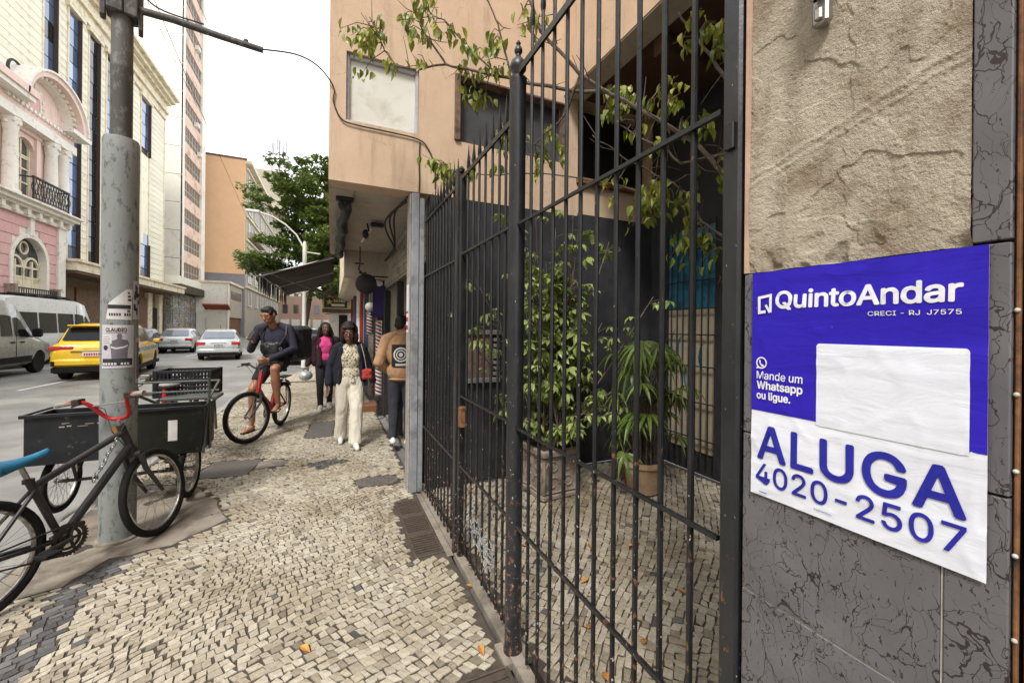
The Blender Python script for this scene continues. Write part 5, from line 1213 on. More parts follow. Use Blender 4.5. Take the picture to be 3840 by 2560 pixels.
b = MB(); q = ring(.62, .07, 30, 8); b.add([(PKX+.2+v[1], 28.4+v[0]*.76, 12.7+v[2]*1.08) for v in q.v], q.f)
rp_ = random.Random(3)
for k in range(26): a = rp_.uniform(0, 6.28); rr = rp_.uniform(.72, .95); b.sphere((PKX+.2, 28.4+rr*.8*math.cos(a), 12.7+rr*1.05*math.sin(a)), rp_.uniform(.05, .1), 6, 4)
b.build('stucco_wreath', MAT['white_trim'], pk, True, smooth=True)
b = MB(); q = ring(.5, .06, 20, 6); b.add([(PKX+.3+v[1], 26.9+v[0], 13.5+v[2]) for v in q.v if True], q.f); b.build('roof_hoop', MAT['black_iron'], pk, True)
# iron balcony
ib = MB()
for yy in (27.5, 30.35): ib.box(PKX+.62, PKX+.68, yy-.03, yy+.03, 7.68, 8.85)
ib.box(PKX+.6, PKX+.7, 27.45, 30.4, 8.78, 8.86); ib.box(PKX+.62, PKX+.68, 27.45, 30.4, 7.78, 7.83)
for k in range(26):
    yy = 27.55+k*2.75/25; ib.tube([(PKX+.65, yy, 7.8), (PKX+.65, yy+(.22 if k % 2 else -.22), 8.3), (PKX+.65, yy, 8.8)], .017, 5); 
for k in range(9):
    q = ring(.12, .016, 12, 5); ib.add([(PKX+.65+v[1], 27.7+k*.32+v[0], 8.08+.4*(k % 2)+v[2]) for v in q.v], q.f)
ib.box(PKX+.1, PKX+.62, 27.47, 27.53, 8.76, 8.82); ib.box(PKX+.1, PKX+.62, 30.32, 30.38, 8.76, 8.82); ib.build('iron_balcony', MAT['black_iron'], pk, True)
# ---- cream office block with blue glass strips
YX = -15
yb_ = thing('cream_office_block', 'tall cream clad block with vertical blue glass strips and heavy cornice', 'building', (YX, 36, 0))
fbox(yb_, 'core', 'joint_brown', YX-9, YX-.35, 22, 49.55, 0, 24.6)
strips = [(31.57, 32.74), (33.94, 35.2), (36.24, 37.5), (38.55, 39.85), (40.9, 42.2), (44.3, 46.1)]
edges = [22]+[q for s in strips for q in s]+[49.55]
for i in range(0, len(edges), 2):
    y0, y1 = edges[i]+.06, edges[i+1]-.06
    if y0 > 43: segs = [(5.4, 20.9)]
    n_ = 34; hh = (21.6-5.4)/n_
    me_ = MB().box(-.3, 0, 0, y1-y0, 0, hh-.028).mesh('cladding_panel'); me_.materials.append(MAT['cream_clad'])
    if y1 > 30.5:
        for k in range(n_):
            o = bpy.data.objects.new('cladding_panel', me_); col.objects.link(o); o.parent = yb_; o.location = Vector((YX-.04+.02*(i % 4 == 0), y0, 5.4+k*hh))-Vector(yb_.location)
    else: fbox(yb_, 'wall', 'cream_clad', YX-.3, YX-.04, y0, y1, 5.4, 21.6)
    # pilaster edge strips
    for yy in (edges[i]-.0, edges[i+1]): fbox(yb_, 'edge_strip', 'cream_trim', YX-.3, YX+.02, yy-.07, yy+.07, 5.4, 21.6)
me_ = {}
for si, (y0, y1) in enumerate(strips):
    zz = 5.5
    while zz < 21.4:
        h = 1.05
        if si == 5 and 8.8 < zz < 16.3: zz += h; continue
        key = round(y1-y0, 2)
        if key not in me_: me_[key] = MB().box(-.06, 0, 0, y1-y0-.1, 0, h-.06).mesh('pane')
        m_ = me_[key].copy(); m_.materials.append(MAT['dark_glass' if si == 2 or rp_.random() < .12 else 'blue_glass'])
        o = bpy.data.objects.new('pane', m_); col.objects.link(o); o.parent = yb_; o.location = Vector((YX-.06+rp_.uniform(-.006, .006), y0+.05, zz))-Vector(yb_.location); o.rotation_euler = (0, rp_.uniform(-.006, .006), rp_.uniform(-.012, .012)); zz += h
    fbox(yb_, 'mullion_back', 'mullion_dark', YX-.345, YX-.15, y0, y1, 5.4, 21.6); fbox(yb_, 'jamb', 'mullion_dark', YX-.14, YX-.02, y1-.045, y1, 5.4, 21.6)
    for z0, z1 in (((5.45, 8.7), (16.5, 21.2)) if si == 5 else ((5.45, 21.2),)): fbox(yb_, 'fin', 'mullion_dark', YX-.05, YX+.15, y1-.13, y1-.08, z0, z1)
    if si == 5: fbox(yb_, 'spandrel', 'cream_clad', YX-.3, YX-.05, y0+.05, y1-.06, 8.7, 16.5)
for (z0, z1, d) in ((21.6, 22.2, .12), (22.2, 22.45, .3), (22.45, 23.1, .16), (23.1, 23.35, .45), (23.35, 23.7, .75), (23.7, 23.95, 1.05)): fbox(yb_, 'cornice', 'cream_trim', YX-.4, YX+d, 22, 49.6+d*.4, z0, z1)
for s, (y0, y1) in enumerate(strips): fbox(yb_, 'strip_hood', 'cream_trim', YX-.2, YX+.18, y0-.3, y1+.3, 21.25, 21.5)
fbox(yb_, 'canopy', 'cream_trim', YX-.3, YX+1.5, 31.6, 50.2, 4.75, 5.25); fbox(yb_, 'canopy_lip', 'cream_trim', YX-.3, YX+1.62, 31.5, 50.3, 5.25, 5.4); fbox(yb_, 'canopy_soffit', 'shutter_brown', YX-.3, YX+1.4, 31.7, 50.1, 4.6, 4.745)
for k, (y0, y1) in enumerate(((31.7, 35), (35.3, 39), (39.3, 43), (43.3, 46.2))): fbox(yb_, 'shop_shutter', 'shutter_brown', YX-.36, YX-.1, y0, y1, 0, 4.0)
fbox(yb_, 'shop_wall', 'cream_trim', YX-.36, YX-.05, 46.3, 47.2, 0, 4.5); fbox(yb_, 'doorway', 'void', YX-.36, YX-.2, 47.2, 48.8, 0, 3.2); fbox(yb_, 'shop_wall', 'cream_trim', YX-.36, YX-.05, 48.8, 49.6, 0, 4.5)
# ---- tower
mk('tower_cream', (.80, .77, .67), (.75, .71, .61), 1.5, .8, .1, 20, stain=(.45, .40, .31), sscale=.6, srange=(.55, .8), vary=.08); mk('tower_salmon', (.74, .55, .45), (.68, .50, .40), 1.5, .85, .1, 20, stain=(.35, .22, .15), sscale=.8)
tw_ = thing('apartment_tower', 'tall cream and salmon apartment tower with rows of dark windows', 'building', (-15, 56, 0))
fbox(tw_, 'core', 'joint_brown', -28, -15.12, 54.85, 62.9, 0, 52); 
for k in range(16):
    z0 = 5.9+3.05*k
    fbox(tw_, 'facade_panel', 'tower_cream', -23, -15.0, 54.72, 54.85, z0+.02, z0+3.02)
    fbox(tw_, 'spandrel', 'tower_salmon', -15.12, -15.0, 55.35, 61.5, z0+2.72, z0+3.05+1.0) if k < 15 else None
    wnd = fbox(tw_, 'window', 'dark_glass', -15.25, -15.18, 55.5, 61.4, z0+1.02, z0+2.72)
    b = MB()
    for j in range(7): yy = 55.5+j*5.9/6; b.box(-15.18, -15.1, yy-.05, yy+.05, z0+1.02, z0+2.72)
    for zz in (1.05, 1.75, 2.69): b.box(-15.18, -15.11, 55.5, 61.4, z0+zz-.04, z0+zz+.04)
    off_ = Vector(tw_.location); b.v = [tuple(Vector(q)-off_) for q in b.v]; b.build('window_frame', MAT['frame_grey'], wnd)
    if k in (5, 6, 9): fbox(tw_, 'air_conditioner', 'white_trim', -15.0, -14.6, 58.6+.6*(k % 3), 59.3+.6*(k % 3), z0+1.0, z0+1.45)
fbox(tw_, 'pier', 'tower_cream', -15.12, -14.95, 54.72, 55.34, 5.9, 52); fbox(tw_, 'pier', 'tower_cream', -15.12, -14.9, 61.5, 62.95, 5.9, 52)
# graffiti base
def graffiti(name):
    m, n, b, o = newmat(name); v = tcoord(n, (1, .38, 1.1))
    base = ramp(n, noisen(n, v, 1.2, 5, .7), [(.3, (.10, .09, .08)), (.7, (.22, .18, .15))])
    vo = n.nodes.new('ShaderNodeTexVoronoi'); vo.inputs['Scale'].default_value = 1.6; n.links.new(v, vo.inputs['Vector']); hs = n.nodes.new('ShaderNodeHueSaturation'); hs.inputs['Saturation'].default_value = .55; hs.inputs['Value'].default_value = .5; n.links.new(vo.outputs['Color'], hs.inputs['Color'])
    c = mixc(n, ramp(n, noisen(n, v, 2.2, 4, .6, 1.5), [(.5, (0, 0, 0)), (.56, (1, 1, 1))]), base, hs.outputs[0])
    d = noisen(n, v, 3.0, 3, .5, 3.5)
    line = ramp(n, d, [(.455, (0, 0, 0)), (.47, (1, 1, 1)), (.49, (1, 1, 1)), (.505, (0, 0, 0))]); c = mixc(n, line, c, (.62, .6, .56))
    d2 = noisen(n, v, 4.6, 3, .5, 4); l2 = ramp(n, d2, [(.47, (0, 0, 0)), (.48, (1, 1, 1)), (.495, (1, 1, 1)), (.505, (0, 0, 0))]); c = mixc(n, l2, c, (.03, .03, .035))
    n.links.new(c, b.inputs['Base Color']); b.inputs['Roughness'].default_value = .7; return m
graffiti('graffiti')
gb = thing('graffiti_storefront', 'dark shuttered ground floor covered in graffiti below the tower', 'storefront', (-14.5, 53, 0))
fbox(gb, 'wall', 'graffiti', -15.1, -14.6, 50.3, 60, 0, 4.9)
for k in range(5): fbox(gb, 'shutter', 'graffiti', -14.62, -14.5, 50.6+k*1.85, 52.2+k*1.85, 0, 3.2); fbox(gb, 'upper_panel', 'graffiti', -14.62, -14.55, 50.6+k*1.85, 52.2+k*1.85, 3.4, 4.8)
mk('olive_canopy', (.085, .075, .035), (.05, .045, .03), 3, .9, .2); fbox(gb, 'canopy', 'olive_canopy', -15.1, -13.7, 50.0, 60.5, 4.95, 5.75)  # canopy in a mottled dark olive brown
fbox(gb, 'fascia', 'tower_cream', -15.1, -14.0, 50.2, 61, 5.76, 6.6)
# ---- orange block with annex
mk('orange_wall', (.78, .50, .30), (.73, .46, .27), 1.2, .85, .1, 20, stain=(.70, .45, .26), sscale=.5, srange=(.5, .75)); mk('slate_paint', (.20, .20, .23), (.26, .25, .28), 1.5, .8, .1); render_mat('grey_beige', (.42, .37, .29), (.35, .31, .24), (.18, .15, .11), 1)
ob = thing('orange_block', 'old block with a blank orange party wall and stained beige street front', 'building', (-11, 70, 0))
fbox(ob, 'party_wall', 'orange_wall', -17, -11.05, 65.8, 66.1, 8.75, 24.6); fbox(ob, 'party_wall_base', 'slate_paint', -17, -11.05, 65.85, 66.1, 0, 8.74); fbox(ob, 'parapet', 'rust_frame', -17, -10.9, 65.7, 66.2, 24.6, 24.85)
fbox(ob, 'street_front', 'grey_beige', -11.6, -11.0, 66.1, 118, 0, 24.4); fbox(ob, 'cornice', 'cream_trim', -11.6, -10.3, 65.9, 118, 24.2, 24.6)
for r_ in range(6):
    z0 = 4.6+r_*3.3
    for c_ in range(9):
        y0 = 68+c_*5.4; wd = fbox(ob, 'window', 'dark_glass', -10.99, -10.96, y0, y0+2.4, z0, z0+1.9)
        b = MB(); b.box(-10.96, -10.9, y0-.1, y0+.1, z0-.1, z0+2); b.box(-10.96, -10.9, y0+1.15, y0+1.3, z0, z0+1.9); b.box(-10.96, -10.9, y0+2.3, y0+2.5, z0-.1, z0+2); b.box(-10.96, -10.85, y0-.15, y0+2.55, z0-.18, z0-.05)
        off_ = Vector(ob.location); b.v = [tuple(Vector(q)-off_) for q in b.v]; b.build('window_frame', MAT['white_trim'], wd)
    fbox(ob, 'string_course', 'cream_trim', -10.99, -10.75, 66.2, 118, z0+2.35, z0+2.55)
    fbox(ob, 'balcony', 'grey_beige', -10.98, -10.1, 68, 78, z0-.3, z0+.55) if r_ in (3, 5) else None
an = thing('cream_annex', 'low cream annex with a red tiled porch and a garage before the orange wall', 'building', (-12, 60, 0))
fbox(an, 'front_wall', 'white_trim', -14.9, -11.3, 58, 58.3, 0, 6.7); fbox(an, 'side_wall', 'grey_beige', -11.6, -11.3, 58.32, 65.7, 2.6, 6.7); fbox(an, 'coping', 'cream_trim', -14.95, -11.1, 57.85, 65.75, 6.7, 6.95)
fbox(an, 'window_band', 'pale_glass', -11.29, -11.25, 59.2, 65, 4.9, 5.9); fbox(an, 'garage', 'rust_brown', -11.6, -11.45, 58.4, 65.6, 0, 2.55); fbox(an, 'porch_wall', 'shop_wall', -13.4, -11.5, 57.6, 57.95, 0, 2.7)
mk('roof_tile', (.38, .12, .06), (.28, .085, .045), 5, .8, .2, vary=.3)
for k in range(16): 
    M = Matrix.Translation((-13.55+k*.16, 57.9, 3.55)) @ Matrix.Rotation(R(-22), 4, 'X'); b = MB(); b.tube([M @ Vector((0, 0, 0)), M @ Vector((0, -1.4, 0))], .09, 8); b.build('roof_tile', MAT['roof_tile'], an, True)
fbox(an, 'downpipe', 'white_trim', -11.42, -11.3, 57.86, 57.98, 0, 6.6)
am = thing('antenna_mast', 'lattice of phone antennas on the far rooftop', 'antenna', (-9.6, 95, 24.6))
fbox(ob, 'roof_house', 'grey_beige', -14, -8.6, 92, 99, 24.4, 32.5)
b = MB(); b.tube([(-10, 95, 24), (-10, 95, 40)], .12, 6); b.tube([(-11.2, 95, 24), (-10, 95, 37)], .07, 5); b.tube([(-8.8, 95, 24), (-10, 95, 37)], .07, 5)
for z in (33, 35, 37): b.tube([(-11.8, 95, z), (-8.6, 95, z)], .08, 5)
b.build('mast', MAT['black_iron'], am, True)
for x, z in ((-11.8, 35), (-11.2, 37), (-10.4, 38), (-9.4, 36.6), (-8.8, 37.6), (-8.5, 34.6), (-11.4, 33), (-9, 33.4)): fbox(am, 'panel_antenna', 'frame_grey', x-.2, x+.2, 94.8, 95.1, z, z+2.3)
# far end of the street
render_mat('far_pink', (.50, .34, .26), (.44, .29, .22), (.25, .18, .14), .5)
fe = thing('far_building', 'pinkish low building closing the end of the street', 'building', (-6, 106, 0)); fbox(fe, 'wall', 'far_pink', -11, 4, 105, 112, 0, 8.6)
for k in range(6): fbox(fe, 'window', 'dark_glass', -10.2+k*2.2, -9.2+k*2.2, 104.92, 104.98, 4.6, 6.6); fbox(fe, 'gate', 'white_trim', -10.6+k*2.2, -8.9+k*2.2, 104.9, 104.99, 0, 3.2)
fg = thing('grey_far_block', 'grey block beyond the pinkish building', 'building', (-4, 130, 0)); fbox(fg, 'wall', 'grey_beige', -14, 10, 130, 140, 0, 13)  # same grey-beige plaster as the nearer walls
for k in range(9): fbox(fg, 'window', 'dark_glass', -12+k*2.2, -11+k*2.2, 129.92, 129.98, 9.2, 11)
lf = thing('left_block', 'plain cream block adjoining the pink mansion', 'building', (-16, 10, 0)); fbox(lf, 'wall', 'cream_clad', -24, -14, -30, 19.9, 0, 15)
# ------------------------------------------------------------------ our side, further along
nb = thing('neighbour_shops', 'row of small shop fronts beyond the shop with the shutter', 'building', (.95, 14, 0))
fbox(nb, 'front_wall', 'shop_wall', .95, 1.3, 8.0, 21.6, 0, 3.0); fbox(nb, 'upper_wall', 'cream_trim', .3, 1.3, 8.05, 21.6, 3.0, 12); fbox(nb, 'sky_block_row', 'shop_wall', 1.2, 9, 30.2, 100, 0, 12)  # last box is unseen, added to block sky and darken vehicle reflections
fbox(nb, 'canopy', 'soffit_paint', .45, .95, 8.05, 21, 2.86, 3.0)
mk('paint_red', (.30, .03, .035), (.22, .02, .025), 6, .5, .05); mk('paint_blue', (.07, .09, .15), (.05, .065, .11), 6, .5, .05); mk('paint_yellow', (.68, .55, .14), (.6, .48, .12), 4, .6, .05); mk('lemon_wall', (.70, .64, .30), (.62, .56, .26), 2, .8, .1)
for (y0, y1, m_) in ((8.2, 8.6, 'dark_frame'), (9.9, 10.2, 'old_stone'), (11.6, 11.9, 'paint_blue'), (13.2, 13.5, 'paint_red'), (15, 15.3, 'white_trim'), (17.5, 17.9, 'paint_blue'), (19.6, 20, 'paint_red')): fbox(nb, 'pilaster', m_, .82, .96, y0, y1, 0, 2.9)
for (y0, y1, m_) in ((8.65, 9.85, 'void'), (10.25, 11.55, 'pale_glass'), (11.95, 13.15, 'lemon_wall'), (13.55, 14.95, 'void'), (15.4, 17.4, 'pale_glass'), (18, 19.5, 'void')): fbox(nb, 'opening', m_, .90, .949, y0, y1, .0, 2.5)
yw = thing('lemon_shop', 'pale yellow shop with a black and yellow sign beyond the awning', 'building', (.1, 22, 0))
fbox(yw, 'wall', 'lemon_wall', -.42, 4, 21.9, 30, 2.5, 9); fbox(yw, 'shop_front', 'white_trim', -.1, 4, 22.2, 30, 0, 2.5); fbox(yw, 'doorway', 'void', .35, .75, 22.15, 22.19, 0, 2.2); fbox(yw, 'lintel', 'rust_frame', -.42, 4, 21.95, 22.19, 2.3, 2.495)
sg = thing('shop_sign', 'black sign with yellow star and pale lettering on the lemon shop', 'sign', (.15, 21.85, 2.6)); fbox(sg, 'board', 'black_board', -.34, .72, 21.82, 21.88, 2.55, 3.05)
b = MB(); b.prism([(-.1+(.17 if k % 2 == 0 else .07)*math.sin(k*math.pi/5), 2.83+(.17 if k % 2 == 0 else .07)*math.cos(k*math.pi/5)) for k in range(10)], 21.80, 21.815, lambda a, c, h: (a, h, c)); b.build('star', MAT['paint_yellow'], sg, True)
for k in range(5): fbox(sg, 'letter', 'paint_yellow' if k < 3 else 'white_trim', .1+k*.11, .18+k*.11, 21.80, 21.815, 2.83, 2.97); 
fbox(sg, 'text_strip', 'white_trim', .0, .6, 21.80, 21.815, 2.62, 2.74)
# awning, dark canvas with scalloped fringe
mk('awning_canvas', (.055, .045, .036), (.035, .028, .023), 3, .85, .3, 60); mk('awning_fringe', (.04, .036, .03), (.075, .065, .05), 6, .85, .2)
aw = thing('awning', 'dark canvas awning with a ragged scalloped fringe reaching over the kerb', 'awning', (-.5, 10, 2.5))
b = MB(); b.grid(lambda u, v: (.03-1.14*u, 7.95+4.6*v, 2.90-.40*u-.05*math.sin(math.pi*u)-.02*math.sin(v*9)), 10, 14); o = b.build('canvas', MAT['awning_canvas'], aw, True, smooth=True); o.modifiers.new('s', 'SOLIDIFY').thickness = .012
b = MB(); rf = random.Random(6)
for k in range(46):
    y0 = 7.95+k*.1; d = rf.uniform(.26, .36); sw = rf.uniform(-.05, .03)
    b.prism([(y0, 2.49), (y0+.098, 2.49), (y0+.095+sw*.3, 2.49-d*.6), (y0+.05+sw*.5, 2.49-d), (y0+.004+sw*.3, 2.49-d*.6)], -1.125+sw, -1.118+sw, lambda a, c, h: (h, a, c))
b.build('fringe', MAT['awning_fringe'], aw, True)['kind'] = 'stuff'
b = MB(); 
for y0 in (7.98, 10.2, 12.5): b.tube([(.03, y0, 2.86), (-1.1, y0, 2.46)], .016, 6)
b.tube([(-1.11, 7.95, 2.47), (-1.11, 12.55, 2.47)], .018, 8); b.build('frame', MAT['frame_grey'], aw, True)
MB().tube([(-.95, 8.0, 2.5), (-.4, 9.5, 2.4), (.45, 11.5, 2.25)], .012, 6).build('stay', MAT['grip_grey'], aw, True)
# round hanging sign, crate lantern, barber poles, globe
hs = thing('hanging_sign', 'black round sign on a scrolled iron bracket under the overhang', 'sign', (.52, 7.0, 2.3))
b = MB(); b.lathe([(.155, -.03), (.168, -.02), (.168, .02), (.155, .03)], 28, Matrix.Translation((.52, 7.0, 2.31)) @ ROTY); b.build('disc', MAT['dark_frame'], hs, True, smooth=True)
b = MB(); b.tube([(.42, 7.0, 2.62), (.40, 7.0, 2.55), (.46, 7.0, 2.48), (.52, 7.0, 2.5)], .014, 6); b.tube([(.34, 7.0, 2.64), (.48, 7.0, 2.64)], .014, 6); b.tube([(.4, 7, 2.5), (.52, 7, 2.44), (.86, 7, 2.44)], .014, 6); b.tube([(.42, 7, 2.64), (.42, 7, 2.92)], .010, 6); b.build('bracket', MAT['dark_frame'], hs, True)
lt = thing('amber_lantern', 'amber box lantern with a pale globe below, by the shop frame', 'lantern', (.80, 8.0, 2.5))
mk('amber', (.50, .22, .05), (.4, .17, .04), 6, .4, .05); fbox(lt, 'box', 'amber', .72, .90, 7.9, 8.02, 2.48, 2.72, bev=.01); b = MB(); b.sphere((.81, 7.88, 2.42), .07, 12, 8); b.build('globe', MAT['board_white'], lt, True, smooth=True)
bn = thing('banner', 'violet banner hanging beside the barber pole', 'banner', (.84, 8.0, 2.1)); mk('violet', (.045, .025, .13), (.03, .018, .09), 5, .6, .1); fbox(bn, 'cloth', 'violet', .70, .95, 7.84, 7.86, 1.78, 2.38)
def barber_mat(name):
    m, n, b, o = newmat(name); v = tcoord(n); s = n.nodes.new('ShaderNodeSeparateXYZ'); n.links.new(v, s.inputs[0])
    g = math1(n, 'ARCTAN2', s.outputs[1], s.outputs[0]); h = math1(n, 'FRACT', math1(n, 'ADD', math1(n, 'MULTIPLY', s.outputs[2], 7.5), math1(n, 'DIVIDE', g, 6.2832)))
    r = n.nodes.new('ShaderNodeValToRGB'); r.color_ramp.interpolation = 'CONSTANT'; e = r.color_ramp.elements; e[0].color = (.6, .58, .55, 1); e[1].position = .25; e[1].color = (.35, .03, .03, 1)
    q = e.new(.5); q.color = (.6, .58, .55, 1); q = e.new(.75); q.color = (.02, .02, .03, 1); n.links.new(h, r.inputs[0]); n.links.new(r.outputs[0], b.inputs['Base Color']); b.inputs['Roughness'].default_value = .3; return m
barber_mat('barber_stripe')
bp = thing('barber_pole', 'tall barber pole striped red, white and black beside the shop', 'barber pole', (.80, 7.72, 0)); MB().lathe([(.055, .32), (.055, 1.72)], 20).build('striped_tube', MAT['barber_stripe'], bp, smooth=True); MB().lathe([(.07, .25), (.07, .34), (.05, .36)], 16).build('foot', MAT['dark_frame'], bp); MB().tube([(0, 0, 0), (0, 0, .26)], .03, 8).build('stand', MAT['dark_frame'], bp)
bp = thing('barber_pole', 'short wall barber pole topped with a white globe', 'barber pole', (.76, 9.1, 1.45)); MB().lathe([(.07, 0), (.07, .42)], 20).build('striped_tube', MAT['barber_stripe'], bp, smooth=True); MB().lathe([(.085, .42), (.085, .46), (.05, .48)], 16).build('cap', MAT['steel'], bp); b = MB(); b.sphere((0, 0, .58), .105, 16, 10); b.build('globe', MAT['board_white'], bp, smooth=True)
MB().tube([(.05, 0, .2), (.16, .0, .2)], .02, 6).build('wall_arm', MAT['steel'], bp)
# lamp post with curved arm, street tree, wires
mk('lamp_white', (.66, .66, .64), (.55, .55, .53), 5, .5, .05)
lp = thing('street_lamp', 'pale street lamp with a long curved arm before the tree', 'street lamp', (-.97, 17.5, 0)); MB().lathe([(.09, 0), (.08, 1), (.06, 4.0), (.075, 4.02), (.075, 4.75), (.05, 4.9), (0, 4.92)], 14).build('post', MAT['lamp_white'], lp, smooth=True)
b = MB(); b.tube([(-.05, 0, 4.7), (-.3, 0, 5.15), (-.67, 0, 5.5), (-1.1, 0, 5.75), (-1.55, 0, 5.86)], .03, 8); b.build('arm', MAT['lamp_white'], lp, smooth=True); b = MB(); b.tube([(.05, 0, 4.5), (.54, 0, 4.46)], .025, 6); b.build('side_arm', MAT['lamp_white'], lp); MB().bbox(-1.95, -1.5, -.08, .08, 5.82, 5.92, .02).build('lamp_head', MAT['lamp_white'], lp)
rs = random.Random(17); tr = thing('street_tree', 'dense dark green street tree rising behind the awning', 'tree', (-.35, 21.2, 0))
MB().tube([(-.83, 0, -.06), (-.8, .05, 1.5), (-.6, .1, 3), (-.25, .1, 4.4), (-.2, 0, 6.5)], [.15, .12, .11, .10, .06], 10).build('trunk', MAT['bark'], tr, smooth=True)
lim = MB(); cl = MB(); tips = []
for k in range(40):
    a = rs.uniform(0, 6.28); z0 = rs.uniform(3.4, 7.6); L_ = (3.5-.30*abs(z0-4.6)*1.25)*rs.uniform(.75, 1.05); L_ = max(L_, .9); e = Vector((math.cos(a)*L_, math.sin(a)*L_, z0+rs.uniform(.2, .9))); st = Vector((-.08, .05, min(z0*.85, 6.4)))
    lim.tube([st, st.lerp(e, .5)+Vector((0, 0, .15)), e], [.06, .04, .015], 6)
    for j in range(9): tips.append(st.lerp(e, .25+.75*(j/8)**.8)+Vector((rs.gauss(0, .34), rs.gauss(0, .34), rs.gauss(.1, .16))))
for k in range(26): tips.append(Vector((rs.gauss(-.1, .7), rs.gauss(0, .7), rs.uniform(7.6, 9.3))))
for tp in tips:
    rr = rs.uniform(.34, .62)
    for j in range(95):
        d = Vector((rs.gauss(0, 1), rs.gauss(0, 1), rs.gauss(0, .45))).normalized()*rr*rs.random()**.4; c = tp+Vector((d.x, d.y, d.z*.55)); s = rs.uniform(.09, .16)
        M = Matrix.Translation(c) @ Matrix.Rotation(rs.uniform(0, 6.28), 4, 'Z') @ Matrix.Rotation(rs.uniform(-.7, .9), 4, 'Y')
        cl.add([M @ Vector(q) for q in ((-s, 0, 0), (0, -s*.5, .1*s), (s, 0, -.15*s), (0, s*.5, .1*s))], [(0, 1, 2, 3)])
lim.build('limbs', MAT['bark'], tr, smooth=True); cl.build('crown', MAT['street_leaf'], tr)['kind'] = 'stuff'
for k, (p0, p1) in enumerate((((-7.3, 30, 21.6), (-3.6, 60, 12)), ((-6.4, 30, 21.9), (-3.4, 60, 12)), ((-5.9, 30, 22), (-3.2, 60, 12.5)), ((-3.2, 5.2, 8.6), (-7.6, 40, 15.5)), ((-2.6, 2.5, 8.0), (-6.8, 60, 9.5)))):
    p0, p1 = Vector(p0), Vector(p1); p0 = p0+(p0-p1)*(.6 if k < 3 else 0); cable('thin overhead wire crossing above the street', [p0.lerp(p1, t)-Vector((0, 0, 1.0*math.sin(math.pi*t))) for t in (0, .2, .4, .6, .8, 1)], .012 if k < 3 else .006, 'cable', 'overhead wires')
# ------------------------------------------------------------------ vehicles
def carpaint(name, c, metal=0.0, rough=.3):
    m, n, b, o = newmat(name); v = tcoord(n)
    n.links.new(ramp(n, noisen(n, v, 3, 5), [(.3, c), (.75, tuple(x*.86 for x in c))]), b.inputs['Base Color'])
    n.links.new(ramp(n, noisen(n, v, 7, 5, .7), [(.35, (rough-.08,)*3), (.7, (rough+.16,)*3)]), b.inputs['Roughness']); b.inputs['Metallic'].default_value = metal; b.inputs['Coat Weight'].default_value = .5; b.inputs['Coat Roughness'].default_value = .12; return m
carpaint('taxi_yellow', (.78, .49, .015)); carpaint('van_grey', (.30, .31, .29), .25); carpaint('van_white', (.66, .68, .68)); carpaint('silver_paint', (.50, .53, .53), .35); carpaint('black_paint', (.02, .02, .023)); carpaint('taxi_blue', (.10, .13, .20))
m, n, b, o = newmat('car_glass'); b.inputs['Base Color'].default_value = (.012, .013, .015, 1); b.inputs['Roughness'].default_value = .06; b.inputs['Specular IOR Level'].default_value = .18
m, n, b, o = newmat('rear_glass_pale'); b.inputs['Base Color'].default_value = (.16, .18, .21, 1); b.inputs['Roughness'].default_value = .05; b.inputs['Specular IOR Level'].default_value = 1.0; b.inputs['Metallic'].default_value = .3
m, n, b, o = newmat('tail_red'); b.inputs['Base Color'].default_value = (.42, .01, .012, 1); b.inputs['Roughness'].default_value = .15; b.inputs['Coat Weight'].default_value = .6
mk('bumper_black', (.008, .008, .009), (.014, .0135, .0135), 10, .65, .1, spec=.15); mk('plate_white', (.72, .70, .68), (.6, .58, .56), 10, .5, .05)
